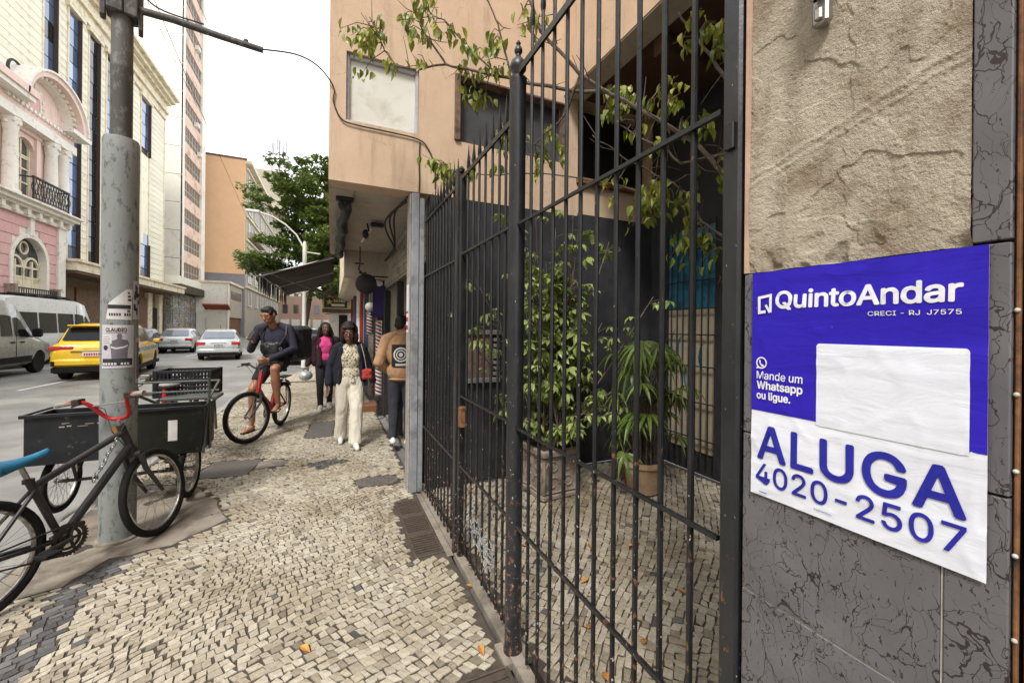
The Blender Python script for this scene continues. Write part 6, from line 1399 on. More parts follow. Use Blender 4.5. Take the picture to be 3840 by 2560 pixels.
def vehicle(name, label, loc, rz, paint, st, W, wr, axles, side_win, rear, cat='car', extras=None, group=None, glass_rear='car_glass', belt_t=(.1, .86)):
    """st: stations (y, zb, zbelt, ztop, wb, wt) from tail to nose, local +y forward"""
    t = thing(name, label, cat, loc, rz, group)
    def ringp(s):
        y, zb, zl, zt, wb, wt = s
        h = [(0, zb), (wb*.84, zb), (wb*.965, zb+.10), (wb, zb+.28), (wb*.995, zl-.14), (wb*.955, zl), (wt, zt-.06), (wt*.86, zt-.012), (0, zt)]
        return [(x, y, z) for x, z in h]+[(-x, y, z) for x, z in h[-2:0:-1]]
    b = MB(); R_ = [ringp(s) for s in st]; k = len(R_[0]); vs = [p for r in R_ for p in r]; fs = [(i*k+j, i*k+(j+1) % k, (i+1)*k+(j+1) % k, (i+1)*k+j) for i in range(len(st)-1) for j in range(k)]
    fs += [tuple(range(k)), tuple((len(st)-1)*k+j for j in range(k-1, -1, -1))]; b.add(vs, fs)
    body = b.build('body', MAT[paint], t); tmp = []
    bv = body.modifiers.new('b', 'BEVEL'); bv.width = .035; bv.segments = 2; bv.limit_method = 'ANGLE'; bv.angle_limit = R(28)
    for ya in axles:
        c = MB().lathe([(wr+.055, -W), (wr+.055, W)], 28, Matrix.Translation((0, ya, wr)) @ Matrix.Rotation(R(90), 4, 'Y')).build('cutter', MAT['bumper_black'], t); tmp.append(c)
        md = body.modifiers.new('a', 'BOOLEAN'); md.object = c; md.operation = 'DIFFERENCE'; md.solver = 'EXACT'
    bpy.context.view_layer.update(); dg = bpy.context.evaluated_depsgraph_get(); me = bpy.data.meshes.new_from_object(body.evaluated_get(dg)); body.modifiers.clear(); body.data = me
    for c in tmp: bpy.data.objects.remove(c)
    me.materials.clear(); me.materials.append(MAT[paint]); me.polygons.foreach_set('use_smooth', [True]*len(me.polygons)); me.set_sharp_from_angle(angle=R(40))
    def S(y):
        for a, c in zip(st, st[1:]):
            if a[0] <= y <= c[0]:
                u = (y-a[0])/(c[0]-a[0]); return [p+(q-p)*u for p, q in zip(a, c)]
        return list(st[-1])
    def side(y, tt, sgn, off=.012):
        y_, zb, zl, zt, wb, wt = S(y); x = wb*.955+(wt-wb*.955)*tt; return (sgn*(x+off), y, zl+(zt-.06-zl)*tt+.004)
    for sgn in (-1, 1):
        for (y0, y1, sl0, sl1) in side_win:
            MB().grid(lambda u, v: side(y0+sl0*v+(y1-sl1*v-y0-sl0*v)*u, belt_t[0]+(belt_t[1]-belt_t[0])*v, sgn), 6, 4).build('side_window', MAT['car_glass'], t, smooth=True)
    i0, i1, t0, t1, wf = rear; a, c = st[i0], st[i1]
    def rp2(u, v):
        tt = t0+(t1-t0)*v; y = a[0]+(c[0]-a[0])*tt; z = a[3]+(c[3]-a[3])*tt; wt = a[5]+(c[5]-a[5])*tt; d = Vector((0, -(c[3]-a[3]), (c[0]-a[0]))).normalized()*.016
        return (wt*wf*(2*u-1), y+d.y-.02*(1-(2*u-1)**2), z+d.z)
    MB().grid(rp2, 10, 4).build('rear_window', MAT[glass_rear], t, smooth=True)
    for ya in axles:
        for sgn in (-1, 1):
            b = MB(); M = Matrix.Rotation(R(90), 4, 'Y') if sgn > 0 else Matrix.Rotation(R(-90), 4, 'Y')
            b.lathe([(wr*.62, -.02), (wr*.6, .06), (wr*.54, .075), (wr*.5, .05), (.06, .04), (.05, .06), (0, .06)], 20, M)
            for q in range(5): b.box(-.03, .03, .05, wr*.55, .045, .07, M @ Matrix.Rotation(q*R(72), 4, 'Z'))
            w_ = b.build('wheel', MAT['rim_alloy'], t, loc=(sgn*(W/2-.13), ya, wr), smooth=True)
            MB().lathe([(wr*.62, -.1), (wr*.92, -.11), (wr, -.07), (wr, .06), (wr*.92, .10), (wr*.62, .085)], 28, M).build('tyre', MAT['rubber'], w_, smooth=True)
    return t
def vp(t, name, mat, x0, x1, y0, y1, z0, z1, bev=.012): return MB().bbox(x0, x1, y0, y1, z0, z1, bev).build(name, MAT[mat], t, smooth=True)
def mirrored(t, name, mat, x0, x1, y0, y1, z0, z1, bev=.012):
    vp(t, name, mat, x0, x1, y0, y1, z0, z1, bev); vp(t, name, mat, -x1, -x0, y0, y1, z0, z1, bev)
def plate(t, y, z, col_='ink_red', w=.4, h=.13):
    p = vp(t, 'number_plate', 'plate_white', -w/2, w/2, y-.012, y, z-h/2, z+h/2, .003)
    for k in range(7): MB().box(-w*.42+k*w*.125, -w*.42+k*w*.125+w*.085, y-.0145, y-.0125, z-h*.3, z+h*.22).build('character', MAT[col_], p)
ZR = -.06
# yellow taxi
tx = vehicle('taxi', 'yellow crossover taxi with a blue side band driving past the pole', (-6.75, 17.95, ZR), R(9), 'taxi_yellow',
    [(-2.18, .42, .86, .90, .80, .74), (-2.10, .30, .98, 1.06, .87, .76), (-1.95, .26, 1.05, 1.16, .895, .74), (-1.55, .24, 1.07, 1.60, .90, .66), (-.9, .22, 1.05, 1.70, .905, .66), (.2, .22, 1.03, 1.69, .905, .66), (.75, .22, 1.02, 1.56, .905, .65), (1.25, .22, 1.0, 1.08, .90, .74), (1.95, .24, .92, .97, .87, .72), (2.15, .34, .78, .82, .78, .62)],
    1.8, .34, (-1.28, 1.30), [(-1.75, -.92, .32, .05), (-.88, .12, 0, .0), (.16, 1.02, 0, .48)], (2, 3, .04, .88, .92), 'taxi')
mirrored(tx, 'tail_light', 'tail_red', .38, .90, -2.165, -1.93, .885, 1.02, .03); vp(tx, 'bumper', 'taxi_yellow', -.84, .84, -2.25, -1.95, .43, .66, .06); vp(tx, 'lower_bumper', 'bumper_black', -.82, .82, -2.225, -1.95, .24, .44, .04); plate(tx, -2.205, .79)
mirrored(tx, 'bumper_vent', 'bumper_black', .74, .82, -2.262, -2.2, .46, .60, .012); MB().bbox(-.45, .45, -2.215, -2.15, .865, .88, .004).build('boot_lip', MAT['bumper_black'], tx)
MB().box(-.2, .2, -2.17, -2.14, .945, .955).build('badge', MAT['rim_alloy'], tx)
for s in (-1, 1): MB().bbox(min(s*.905, s*.918), max(s*.905, s*.918), -1.5, 1.6, .80, .93, .003).build('side_band', MAT['taxi_blue'], tx); MB().bbox(min(s*.9, s*1.08), max(s*.9, s*1.08), .78, .9, 1.02, 1.16, .03).build('door_mirror', MAT['taxi_yellow'], tx); MB().bbox(min(s*.895, s*.912), max(s*.895, s*.912), -1.9, 1.9, .24, .38, .004).build('sill_trim', MAT['bumper_black'], tx)
mirrored(tx, 'roof_rail', 'bumper_black', .56, .60, -1.3, .2, 1.70, 1.74, .012)
vp(tx, 'tail_spoiler', 'taxi_yellow', -.62, .62, -1.78, -1.45, 1.60, 1.64, .012)
# silver wagon
def silver(name, label, loc, rz, paint='silver_paint', gl='rear_glass_pale', scale=1):
    v = vehicle(name, label, loc, rz, paint,
        [(-2.08, .40, .80, .84, .76, .68), (-2.02, .28, .92, .96, .83, .72), (-1.86, .24, .96, 1.02, .855, .70), (-1.42, .22, .97, 1.40, .86, .60), (-.8, .20, .95, 1.49, .865, .61), (.2, .20, .93, 1.47, .865, .61), (.6, .20, .92, 1.36, .865, .60), (1.15, .20, .90, .97, .86, .72), (1.85, .22, .80, .86, .82, .68), (2.08, .30, .66, .70, .72, .58)],
        1.72, .31, (-1.25, 1.25), [(-1.62, -.78, .3, .03), (-.74, .1, 0, 0), (.14, .95, 0, .42)], (2, 3, .06, .9, .93), 'car', glass_rear=gl)
    mirrored(v, 'tail_light', 'tail_red', .48, .85, -2.09, -1.88, .72, .90, .03); vp(v, 'bumper', 'silver_paint' if paint == 'silver_paint' else paint, -.84, .84, -2.14, -1.9, .36, .56, .05); vp(v, 'lower_valance', 'bumper_black', -.80, .80, -2.11, -1.9, .24, .36, .03)
    plate(v, -2.10, .73, 'ink_dark'); MB().tube([(0, -.9, 1.48), (0, -1.25, 1.72)], .008, 5).build('aerial', MAT['bumper_black'], v); MB().box(-.3, .3, -2.10, -2.04, .825, .845).build('chrome_strip', MAT['steel'], v); return v
silver('silver_car', 'silver hatchback seen from behind, nearest the rider on the red bicycle', (-5.15, 25.0, ZR), R(8))
silver('silver_car', 'silver saloon partly hidden beyond the yellow taxi', (-8.5, 31.4, ZR), R(4))
silver('parked_car', 'black car parked in the bay behind the rider with the delivery box', (-1.72, 21.2, ZR), 0, 'black_paint', 'car_glass')
silver('parked_car', 'dark car in the lane beyond the yellow taxi', (-9.9, 29.5, ZR), R(3), 'black_paint', 'car_glass')
silver('parked_car', 'small pale car far down the street', (-3.6, 48, ZR), 0, 'van_white')
silver('parked_car', 'black car far down the street at the right kerb', (-1.7, 40, ZR), 0, 'black_paint', 'car_glass')
# vans
def van(name, label, loc, rz, paint, L, H, wins):
    h = L/2
    return vehicle(name, label, loc, rz, paint, [(-h, .45, 1.15, H-.25, .93, .80), (-h+.08, .32, 1.2, H-.06, .98, .84), (-h+.5, .30, 1.2, H, .99, .86), (h-2.6, .30, 1.2, H, .99, .86), (h-2.0, .30, 1.2, H-.12, .99, .85), (h-1.25, .30, 1.18, 1.62, .99, .82), (h-1.05, .30, 1.14, 1.36, .985, .84), (h-.25, .32, .98, 1.10, .95, .80), (h, .42, .75, .82, .84, .7)], 1.98, .36, (-h+1.15, h-.95), wins, (0, 1, .35, .8, .8), 'van', belt_t=(.06, .62))
gv = van('grey_van', 'grey passenger van beside the yellow taxi', (-9.95, 17.05, ZR), R(3), 'van_grey', 5.9, 2.42, [(-2.5, -1.2, 0, 0), (-1.15, .0, 0, 0), (.12, .62, 0, 0), (.78, 1.75, 0, .62)])
for s in (-1, 1):
    MB().bbox(min(s*.98, s*1.2), max(s*.98, s*1.2), 1.5, 1.68, 1.22, 1.52, .04).build('door_mirror', MAT['bumper_black'], gv); MB().bbox(min(s*.985, s*1.012), max(s*.985, s*1.012), -2.7, 1.5, .42, .62, .006).build('side_moulding', MAT['bumper_black'], gv)
    for yy in (.45, .92): MB().bbox(min(s*.99, s*1.02), max(s*.99, s*1.02), yy, yy+.16, 1.05, 1.10, .008).build('door_handle', MAT['bumper_black'], gv)
    MB().box(min(s*.99, s*.997), max(s*.99, s*.997), .715, .725, .5, 2.1).build('door_gap', MAT['bumper_black'], gv)
wv_ = van('white_van', 'white high roof minibus with a black roof rack before the mansion', (-11.45, 23.9, ZR), R(0), 'van_white', 7.0, 2.72, [(-3.0, -1.9, 0, 0), (-1.8, -.7, 0, 0), (-.6, .5, 0, 0), (.62, 1.3, 0, 0), (1.42, 2.3, 0, .6)])
for s in (-1, 1): MB().tube([(s*.62, -2.9, 2.80), (s*.62, -1, 2.84), (s*.62, .6, 2.82), (s*.6, 1.1, 2.72)], .035, 8).build('rack_rail', MAT['bumper_black'], wv_, smooth=True); MB().bbox(min(s*.98, s*1.22), max(s*.98, s*1.22), 2.05, 2.2, 1.25, 1.6, .04).build('door_mirror', MAT['bumper_black'], wv_); MB().box(min(s*.99, s*.997), max(s*.99, s*.997), .55, .57, .5, 2.5).build('door_gap', MAT['bumper_black'], wv_)
for k in range(6): MB().bbox(-.62, .62, -2.8+k*.68, -2.68+k*.68, 2.75, 2.80, .01).build('rack_bar', MAT['bumper_black'], wv_)
# ------------------------------------------------------------------ people
def blob(name, prims, mat, parent, vox=.011, smooth=3, wrinkle=0, wscale=14, cuts=(), stretch=(1, 1, .55)):
    """one continuous surface grown round tapered limbs and ellipsoids"""
    b = MB()
    for p in prims:
        if p[0] == 'c':
            _, a, ra, c, rc = p; a = Vector(a); c = Vector(c); ax = c-a; L = max(ax.length, 1e-4); q = ax.to_track_quat('Z', 'Y').to_matrix().to_4x4(); M = Matrix.Translation(a) @ q
            pr = [(ra*math.sin(R(s)), -ra*math.cos(R(s))) for s in (1, 30, 60, 90)]+[(rc*math.sin(R(s)), L+rc*-math.cos(R(s))) for s in (90, 120, 150, 179)]; b.lathe(pr, 14, M)
        else:
            _, c, rad, rot = p if len(p) == 4 else (*p, (0, 0, 0)); M = (Matrix.Rotation(rot[2], 3, 'Z') @ Matrix.Rotation(rot[1], 3, 'Y') @ Matrix.Rotation(rot[0], 3, 'X')); b.sphere(c, 1, 18, 12, rad, M)
    o = b.build(name, MAT[mat], parent); md = o.modifiers.new('r', 'REMESH'); md.mode = 'VOXEL'; md.voxel_size = vox
    if smooth: s_ = o.modifiers.new('s', 'SMOOTH'); s_.iterations = smooth; s_.factor = .5
    bpy.context.view_layer.update(); dg = bpy.context.evaluated_depsgraph_get(); me = bpy.data.meshes.new_from_object(o.evaluated_get(dg)); o.modifiers.clear(); o.data = me
    if wrinkle:
        nn = [v.normal.copy() for v in me.vertices]
        for v, k in zip(me.vertices, nn):
            p = Vector((v.co.x*stretch[0], v.co.y*stretch[1], v.co.z*stretch[2])); h = noise.noise(p*wscale)+.6*(1-2*abs(noise.noise(p*wscale*1.9+Vector((4, 2, 1))))); v.co += k*wrinkle*h
    if cuts:
        bm = bmesh.new(); bm.from_mesh(me)
        for co, no in cuts: bmesh.ops.bisect_plane(bm, geom=bm.verts[:]+bm.edges[:]+bm.faces[:], plane_co=co, plane_no=no, clear_outer=True)
        bm.to_mesh(me); bm.free()
    me.materials.clear(); me.materials.append(MAT[mat]); me.polygons.foreach_set('use_smooth', [True]*len(me.polygons)); return o
def hand(wrist, d, side, curl=.5, sc=1.0):
    """palm, four fingers and thumb; d = direction of the fingers, side = towards the thumb"""
    w = Vector(wrist); d = Vector(d).normalized(); s = Vector(side); s = (s-d*s.dot(d)).normalized(); n = d.cross(s); P_ = []
    for k in (-.028, -.009, .01, .028): P_.append(('c', w+d*.012*sc+s*k*.7*sc, .014*sc, w+d*.085*sc+s*k*sc, .0135*sc))
    for k, L in ((-.030, .058), (-.010, .075), (.010, .08), (.030, .07)):
        a = w+d*.085*sc+s*k*sc; d1 = (d*math.cos(curl)+n*math.sin(curl)).normalized(); m_ = a+d1*L*.5*sc; d2 = (d*math.cos(curl*2)+n*math.sin(curl*2)).normalized(); e = m_+d2*L*.5*sc
        P_ += [('c', a, .0098*sc, m_, .0092*sc), ('c', m_, .0092*sc, e, .008*sc)]
    a = w+d*.028*sc+s*.03*sc; m_ = a+(s*.8+d*.6+n*.2).normalized()*.035*sc; e = m_+(s*.25+d+n*.45).normalized()*.032*sc; P_ += [('c', a, .0135*sc, m_, .011*sc), ('c', m_, .011*sc, e, .009*sc)]
    return P_
def head(c, yaw, pitch, sc=1.0):
    """c: centre of the skull; face looks along local -y turned by yaw and pitch"""
    M = Matrix.Rotation(yaw, 3, 'Z') @ Matrix.Rotation(pitch, 3, 'X'); c = Vector(c); g = lambda x, y, z: c+M @ (Vector((x, y, z))*sc)
    P_ = [('e', c, (.076*sc, .094*sc, .098*sc), (pitch, 0, yaw)), ('e', g(0, -.028, -.055), (.060*sc, .064*sc, .066*sc), (pitch, 0, yaw)), ('c', g(0, -.055, -.10), .024*sc, g(0, -.045, -.085), .036*sc),
          ('c', g(0, -.09, .005), .009*sc, g(0, -.108, -.032), .0155*sc), ('c', g(-.014, -.096, -.036), .009*sc, g(.014, -.096, -.036), .009*sc), ('c', g(-.045, -.076, .022), .012*sc, g(.045, -.076, .022), .012*sc),
          ('c', g(-.02, -.088, -.066), .0085*sc, g(.02, -.088, -.066), .0085*sc), ('c', g(-.018, -.086, -.078), .009*sc, g(.018, -.086, -.078), .009*sc), ('e', g(-.04, -.062, -.025), (.022*sc,)*3), ('e', g(.04, -.062, -.025), (.022*sc,)*3)]
    for s in (-1, 1): P_.append(('e', g(s*.078, .008, -.012), (.011*sc, .02*sc, .032*sc), (pitch, 0, yaw)))
    return P_, g, M
def face_parts(t, g, M, sc, lip, brow='hair_black'):
    b = MB()
    for s in (-1, 1): b.sphere(g(s*.031, -.0835, .006), .0105*sc, 8, 6, (1.2, .5, .7), M)
    b.build('eyes', MAT['eye_white'], t, smooth=True); b = MB()
    for s in (-1, 1): b.sphere(g(s*.031, -.0885, .005), .0058*sc, 8, 6, (1, .5, 1), M)
    b.build('pupils', MAT['eye_dark'], t, smooth=True); b = MB()
    for s in (-1, 1): b.tube([g(s*.014, -.094, .027), g(s*.032, -.093, .032), g(s*.052, -.08, .026)], .0042*sc, 6)
    b.build('eyebrows', MAT[brow], t, smooth=True)
    b = MB(); b.tube([g(-.025, -.089, -.072), g(-.01, -.097, -.070), g(0, -.098, -.0715), g(.01, -.097, -.070), g(.025, -.089, -.072)], [.002*sc, .0075*sc, .008*sc, .0075*sc, .002*sc], 8); b.build('lips', MAT[lip], t, smooth=True)
def skin(name, c):
    m, n, b, o = newmat(name); v = tcoord(n); n.links.new(ramp(n, noisen(n, v, 18, 4), [(.3, c), (.75, tuple(x*.8 for x in c))]), b.inputs['Base Color']); b.inputs['Roughness'].default_value = .48
    b.inputs['Subsurface Weight'].default_value = .12; b.inputs['Subsurface Radius'].default_value = (.02, .008, .005); b.inputs['Subsurface Scale'].default_value = .3; bumpn(n, b, noisen(n, v, 140, 3), .1, .002); return m
skin('skin_dark', (.17, .078, .048)); skin('skin_deep', (.12, .055, .036)); skin('skin_tan', (.36, .16, .085)); skin('skin_light', (.42, .24, .16)); skin('lip_dark', (.16, .045, .04)); skin('lip_tan', (.32, .11, .08))
mk('eye_white', (.6, .58, .55), (.55, .52, .5), 10, .3, 0); mk('eye_dark', (.01, .008, .007), (.02, .015, .01), 10, .2, 0); mk('hair_black', (.012, .010, .010), (.022, .018, .017), 40, .55, .6, 90); mk('hair_rust', (.10, .028, .018), (.05, .018, .014), 40, .6, .6, 90)
mk('cloth_navy', (.014, .015, .024), (.022, .023, .032), 14, .9, .25, 220); mk('cloth_black', (.014, .013, .016), (.022, .02, .024), 14, .9, .2, 220); mk('cloth_maroon', (.035, .014, .018), (.022, .010, .013), 14, .9, .2, 200); mk('cloth_cream', (.68, .63, .53), (.62, .57, .47), 6, .9, .2, 200); mk('cloth_pink', (.62, .06, .22), (.5, .045, .17), 10, .8, .1); mk('cloth_tan', (.42, .25, .14), (.35, .2, .11), 8, .9, .2, 200); mk('cloth_charcoal', (.045, .045, .055), (.03, .03, .038), 10, .9, .2, 200)
mk('shoe_white', (.68, .67, .64), (.58, .57, .54), 10, .6, .1); mk('bag_red', (.45, .05, .04), (.30, .03, .03), 20, .6, .3); mk('cloth_blue_black', (.022, .021, .034), (.032, .03, .045), 12, .85, .2, 200); mk('bag_black', (.014, .014, .015), (.024, .024, .025), 8, .4, .3, 40); mk('strap_tan', (.45, .40, .33), (.35, .3, .25), 20, .7, .1)
m, n, b, o = newmat('blouse_print'); v = tcoord(n); vo = n.nodes.new('ShaderNodeTexVoronoi'); vo.inputs['Scale'].default_value = 34; n.links.new(v, vo.inputs['Vector']); n.links.new(ramp(n, vo.outputs[0], [(.3, (.14, .10, .06)), (.44, (.62, .56, .42))]), b.inputs['Base Color']); b.inputs['Roughness'].default_value = .85
def shoe(t, ankle, toe_dir, mat, L=.25, name='shoe', z=0):
    a = Vector(ankle); d = Vector((toe_dir[0], toe_dir[1], 0)).normalized(); zz = z
    return blob(name, [('c', Vector((a.x, a.y, zz+.045))-d*.05, .042, Vector((a.x, a.y, zz+.04))+d*.07, .043), ('c', Vector((a.x, a.y, zz+.04))+d*.07, .042, Vector((a.x, a.y, zz+.032))+d*(L-.09), .032), ('c', (a.x, a.y, zz+.06), .042, (a.x, a.y, zz+.10), .042)], mat, t, .009, 2, cuts=[((0, 0, zz+.004), (0, 0, -1))])

# ---- woman in navy jacket and cream trousers
W1 = thing('person', 'woman in navy jacket, patterned blouse and wide cream trousers walking on the pavement', 'person', (.235, 5.90, 0), R(4), 'people on the pavement'); W1.scale = (.92, .95, 1)
hp, g, M = head((-.02, -.05, 1.515), R(-8), R(4), 1.03)
body = hp+[('c', (-.01, -.03, 1.42), .052, (0, .0, 1.33), .058), ('e', (0, 0, 1.15), (.15, .10, .22)), ('e', (0, 0, .88), (.15, .11, .13)),
  ('c', (-.17, 0, 1.3), .045, (-.265, .02, 1.05), .038), ('c', (-.265, .02, 1.05), .036, (-.29, -.05, .82), .026), ('c', (.17, 0, 1.3), .045, (.27, .05, 1.06), .038), ('c', (.27, .05, 1.06), .036, (.335, .03, .82), .026),
  ('c', (-.08, 0, .85), .075, (-.10, .03, .48), .055), ('c', (-.10, .03, .48), .05, (-.10, .17, .1), .036), ('c', (.08, 0, .85), .075, (.075, -.17, .5), .055), ('c', (.075, -.17, .5), .05, (.055, -.25, .1), .036)]
body += hand((-.29, -.055, .815), (-.02, -.12, -1), (.3, -1, 0), .35)+hand((.337, .03, .815), (.1, -.05, -1), (-.3, -1, 0), .45)
blob('body', body, 'skin_dark', W1, .0085, 2); face_parts(W1, g, M, 1.03, 'lip_dark')
b = MB()
for s in (-1, 1):
    q = ring(.024, .0025, 16, 6); b.add([g(s*.031+v[0], -.098, .004+v[2]*.85) for v in q.v], q.f)
    b.tube([g(s*.055, -.097, .006), g(s*.082, .0, .005)], .002, 5)
b.tube([g(-.008, -.102, .006), g(.008, -.102, .006)], .002, 5); b.build('glasses', MAT['eye_dark'], W1)
rh = random.Random(2); hair = [('e', g(0, .03, .03), (.105, .108, .105)), ('e', g(0, -.02, .075), (.085, .075, .05)), ('e', g(.085, .02, -.05), (.045, .065, .10)), ('e', g(-.085, .02, -.045), (.04, .065, .09)), ('e', g(0, .07, -.05), (.09, .06, .10))]
hair += [('e', g(.098*math.cos(a)*math.cos(e), .03+.10*math.sin(a)*math.cos(e), .035+.10*math.sin(e)), (.026,)*3) for a, e in [(rh.uniform(0, 6.28), rh.uniform(-.3, 1.5)) for _ in range(70)] if not (math.sin(a) < -.3 and e < .85)]
blob('hair', hair, 'hair_black', W1, .010, 1, .005, 70, stretch=(1, 1, 1)); blob('fringe', [('e', g(-.045, -.05, .078), (.045, .035, .026)), ('e', g(.03, -.055, .085), (.045, .03, .022)), ('e', g(-.08, -.025, .03), (.02, .035, .055))], 'hair_rust', W1, .009, 1, .004, 60)
blob('blouse', [('e', (0, -.025, 1.16), (.158, .115, .2)), ('e', (0, -.012, .98), (.165, .12, .13)), ('e', (0, 0, 1.3), (.15, .085, .08)), ('e', (-.062, -.085, 1.18), (.068, .06, .07)), ('e', (.062, -.085, 1.18), (.068, .06, .07)), ('c', (-.07, -.06, 1.34), .02, (-.02, -.115, 1.24), .014), ('c', (.07, -.06, 1.34), .02, (.0, -.115, 1.24), .014), ('c', (.02, -.13, .94), .02, (.03, -.14, .86), .03)], 'blouse_print', W1, .011, 2, .005, 18, cuts=[((0, 0, .86), (0, 0, -1))])
blob('jacket', [('e', (0, .055, 1.17), (.185, .115, .24)), ('e', (0, .055, .93), (.19, .115, .16)), ('c', (-.10, .0, 1.355), .05, (-.175, 0, 1.31), .066), ('c', (.10, .0, 1.355), .05, (.175, 0, 1.31), .066), ('c', (-.175, 0, 1.3), .066, (-.27, .02, 1.06), .06), ('c', (-.27, .02, 1.06), .058, (-.292, -.045, .85), .05), ('c', (.175, 0, 1.3), .066, (.275, .05, 1.06), .06), ('c', (.275, .05, 1.06), .058, (.335, .035, .85), .05),
  ('c', (-.125, -.065, 1.3), .03, (-.15, -.08, .86), .034), ('c', (.125, -.065, 1.3), .03, (.165, -.075, .88), .034), ('c', (-.165, 0, 1.25), .06, (-.18, 0, .85), .055), ('c', (.165, 0, 1.25), .06, (.185, 0, .87), .055)], 'cloth_navy', W1, .012, 2, .007, 13)
blob('trousers', [('e', (0, 0, .88), (.168, .128, .13)), ('c', (-.085, 0, .84), .108, (-.10, .03, .48), .092), ('c', (-.10, .03, .48), .088, (-.10, .17, .06), .082), ('c', (.085, -.01, .84), .108, (.075, -.17, .5), .09), ('c', (.075, -.17, .5), .086, (.055, -.24, .06), .085)], 'cloth_cream', W1, .012, 1, .011, 13, cuts=[((0, 0, .065), (0, 0, -1))], stretch=(1.3, 1, .3))
shoe(W1, (-.10, .15, 0), (-.1, -1), 'shoe_white'); shoe(W1, (.055, -.27, 0), (.05, -1), 'shoe_white')
bg_ = thing('handbag', 'small red shoulder bag at the hip of the woman in cream trousers', 'bag', (.43, 5.82, .93), 0)
blob('pouch', [('e', (.02, -.06, .04), (.065, .03, .07)), ('c', (-.02, -.06, -.01), .03, (.06, -.06, -.01), .03), ('c', (-.02, -.06, .07), .028, (.06, -.06, .07), .028)], 'bag_red', bg_, .009, 2, .005, 30); b = MB(); b.tube([(.01, -.05, .11), (-.02, -.09, .27), (-.06, -.06, .44)], .006, 6); b.build('strap', MAT['strap_tan'], bg_)

# ---- second woman
W2 = thing('person', 'woman with braids, dark jacket and bright pink top walking behind the woman in cream', 'person', (-.10, 8.5, 0), R(2), 'people on the pavement')
hp, g, M = head((.0, -.05, 1.565), R(10), R(3), 1.03)
body = hp+[('c', (0, -.03, 1.47), .052, (0, 0, 1.38), .058), ('e', (0, 0, 1.2), (.15, .10, .22)), ('e', (0, 0, .92), (.15, .11, .13)), ('c', (-.17, 0, 1.35), .045, (-.26, .03, 1.08), .038), ('c', (-.26, .03, 1.08), .036, (-.30, -.04, .86), .026), ('c', (.17, 0, 1.35), .045, (.25, .03, 1.08), .038), ('c', (.25, .03, 1.08), .036, (.27, -.04, .86), .026),
  ('c', (-.08, 0, .9), .08, (-.085, -.1, .5), .056), ('c', (-.085, -.1, .5), .052, (-.08, -.16, .1), .036), ('c', (.08, 0, .9), .08, (.08, .05, .5), .056), ('c', (.08, .05, .5), .052, (.08, .14, .1), .036)]+hand((-.30, -.045, .85), (0, -.1, -1), (.3, -1, 0), .7)+hand((.27, -.045, .85), (0, -.1, -1), (-.3, -1, 0), .4)
blob('body', body, 'skin_deep', W2, .0085, 2); face_parts(W2, g, M, 1.03, 'lip_dark')
blob('hair', [('e', g(0, .03, .03), (.095, .098, .09)), ('e', g(-.08, .02, -.06), (.035, .05, .1)), ('e', g(.08, .02, -.06), (.035, .05, .1))], 'hair_black', W2, .011, 1, .004, 70)
b = MB()
for k in range(22):
    s = -1 if k % 2 else 1; x = s*(.075+.03*rh.random()); y = rh.uniform(-.04, .07); e = Vector((s*(.10+.08*rh.random()), -.06+.1*rh.random(), 1.22-.12*rh.random())); p0 = g(x, y, .02); b.tube([p0, p0.lerp(e, .5)+Vector((s*.02, 0, 0)), e], [.009, .008, .006], 6)
b.build('braids', MAT['hair_black'], W2, smooth=True)
blob('top', [('e', (0, -.02, 1.22), (.16, .112, .21)), ('e', (0, -.01, 1.02), (.16, .115, .13)), ('e', (-.06, -.08, 1.24), (.065, .055, .07)), ('e', (.06, -.08, 1.24), (.065, .055, .07))], 'cloth_pink', W2, .012, 2, .004, 16)
blob('jacket', [('e', (0, .05, 1.22), (.19, .115, .24)), ('e', (0, .05, .98), (.195, .12, .16)), ('c', (-.18, 0, 1.35), .066, (-.265, .03, 1.09), .06), ('c', (-.265, .03, 1.09), .058, (-.302, -.035, .88), .048), ('c', (.18, 0, 1.35), .066, (.255, .03, 1.09), .06), ('c', (.255, .03, 1.09), .058, (.272, -.035, .88), .048), ('c', (-.10, -.07, 1.34), .034, (-.10, -.105, .88), .05), ('c', (.10, -.07, 1.34), .034, (.10, -.105, .88), .05), ('c', (-.17, 0, 1.3), .06, (-.18, 0, .9), .06), ('c', (.17, 0, 1.3), .06, (.18, 0, .9), .06)], 'cloth_maroon', W2, .012, 2, .006, 13)
blob('trousers', [('e', (0, 0, .92), (.165, .125, .12)), ('c', (-.085, 0, .88), .095, (-.088, -.1, .5), .068), ('c', (-.088, -.1, .5), .066, (-.08, -.155, .1), .048), ('c', (.085, 0, .88), .095, (.085, .05, .5), .068), ('c', (.085, .05, .5), .066, (.08, .135, .1), .048)], 'cloth_black', W2, .012, 2, .004, 14)
shoe(W2, (-.08, -.17, 0), (-.05, -1), 'shoe_white'); shoe(W2, (.08, .11, 0), (.05, -1), 'shoe_white')
hm = thing('helmet', 'silver helmet carried low in the hand of the woman in pink', 'helmet', (-.43, 8.40, .62)); b = MB(); b.sphere((0, 0, .06), .12, 18, 12, (1, 1.1, .8)); b.build('shell', MAT['silver_paint'], hm, smooth=True); b = MB(); b.tube([(-.1, 0, .1), (0, .02, .19), (.1, 0, .1)], .008, 6); b.build('strap', MAT['cloth_black'], hm)

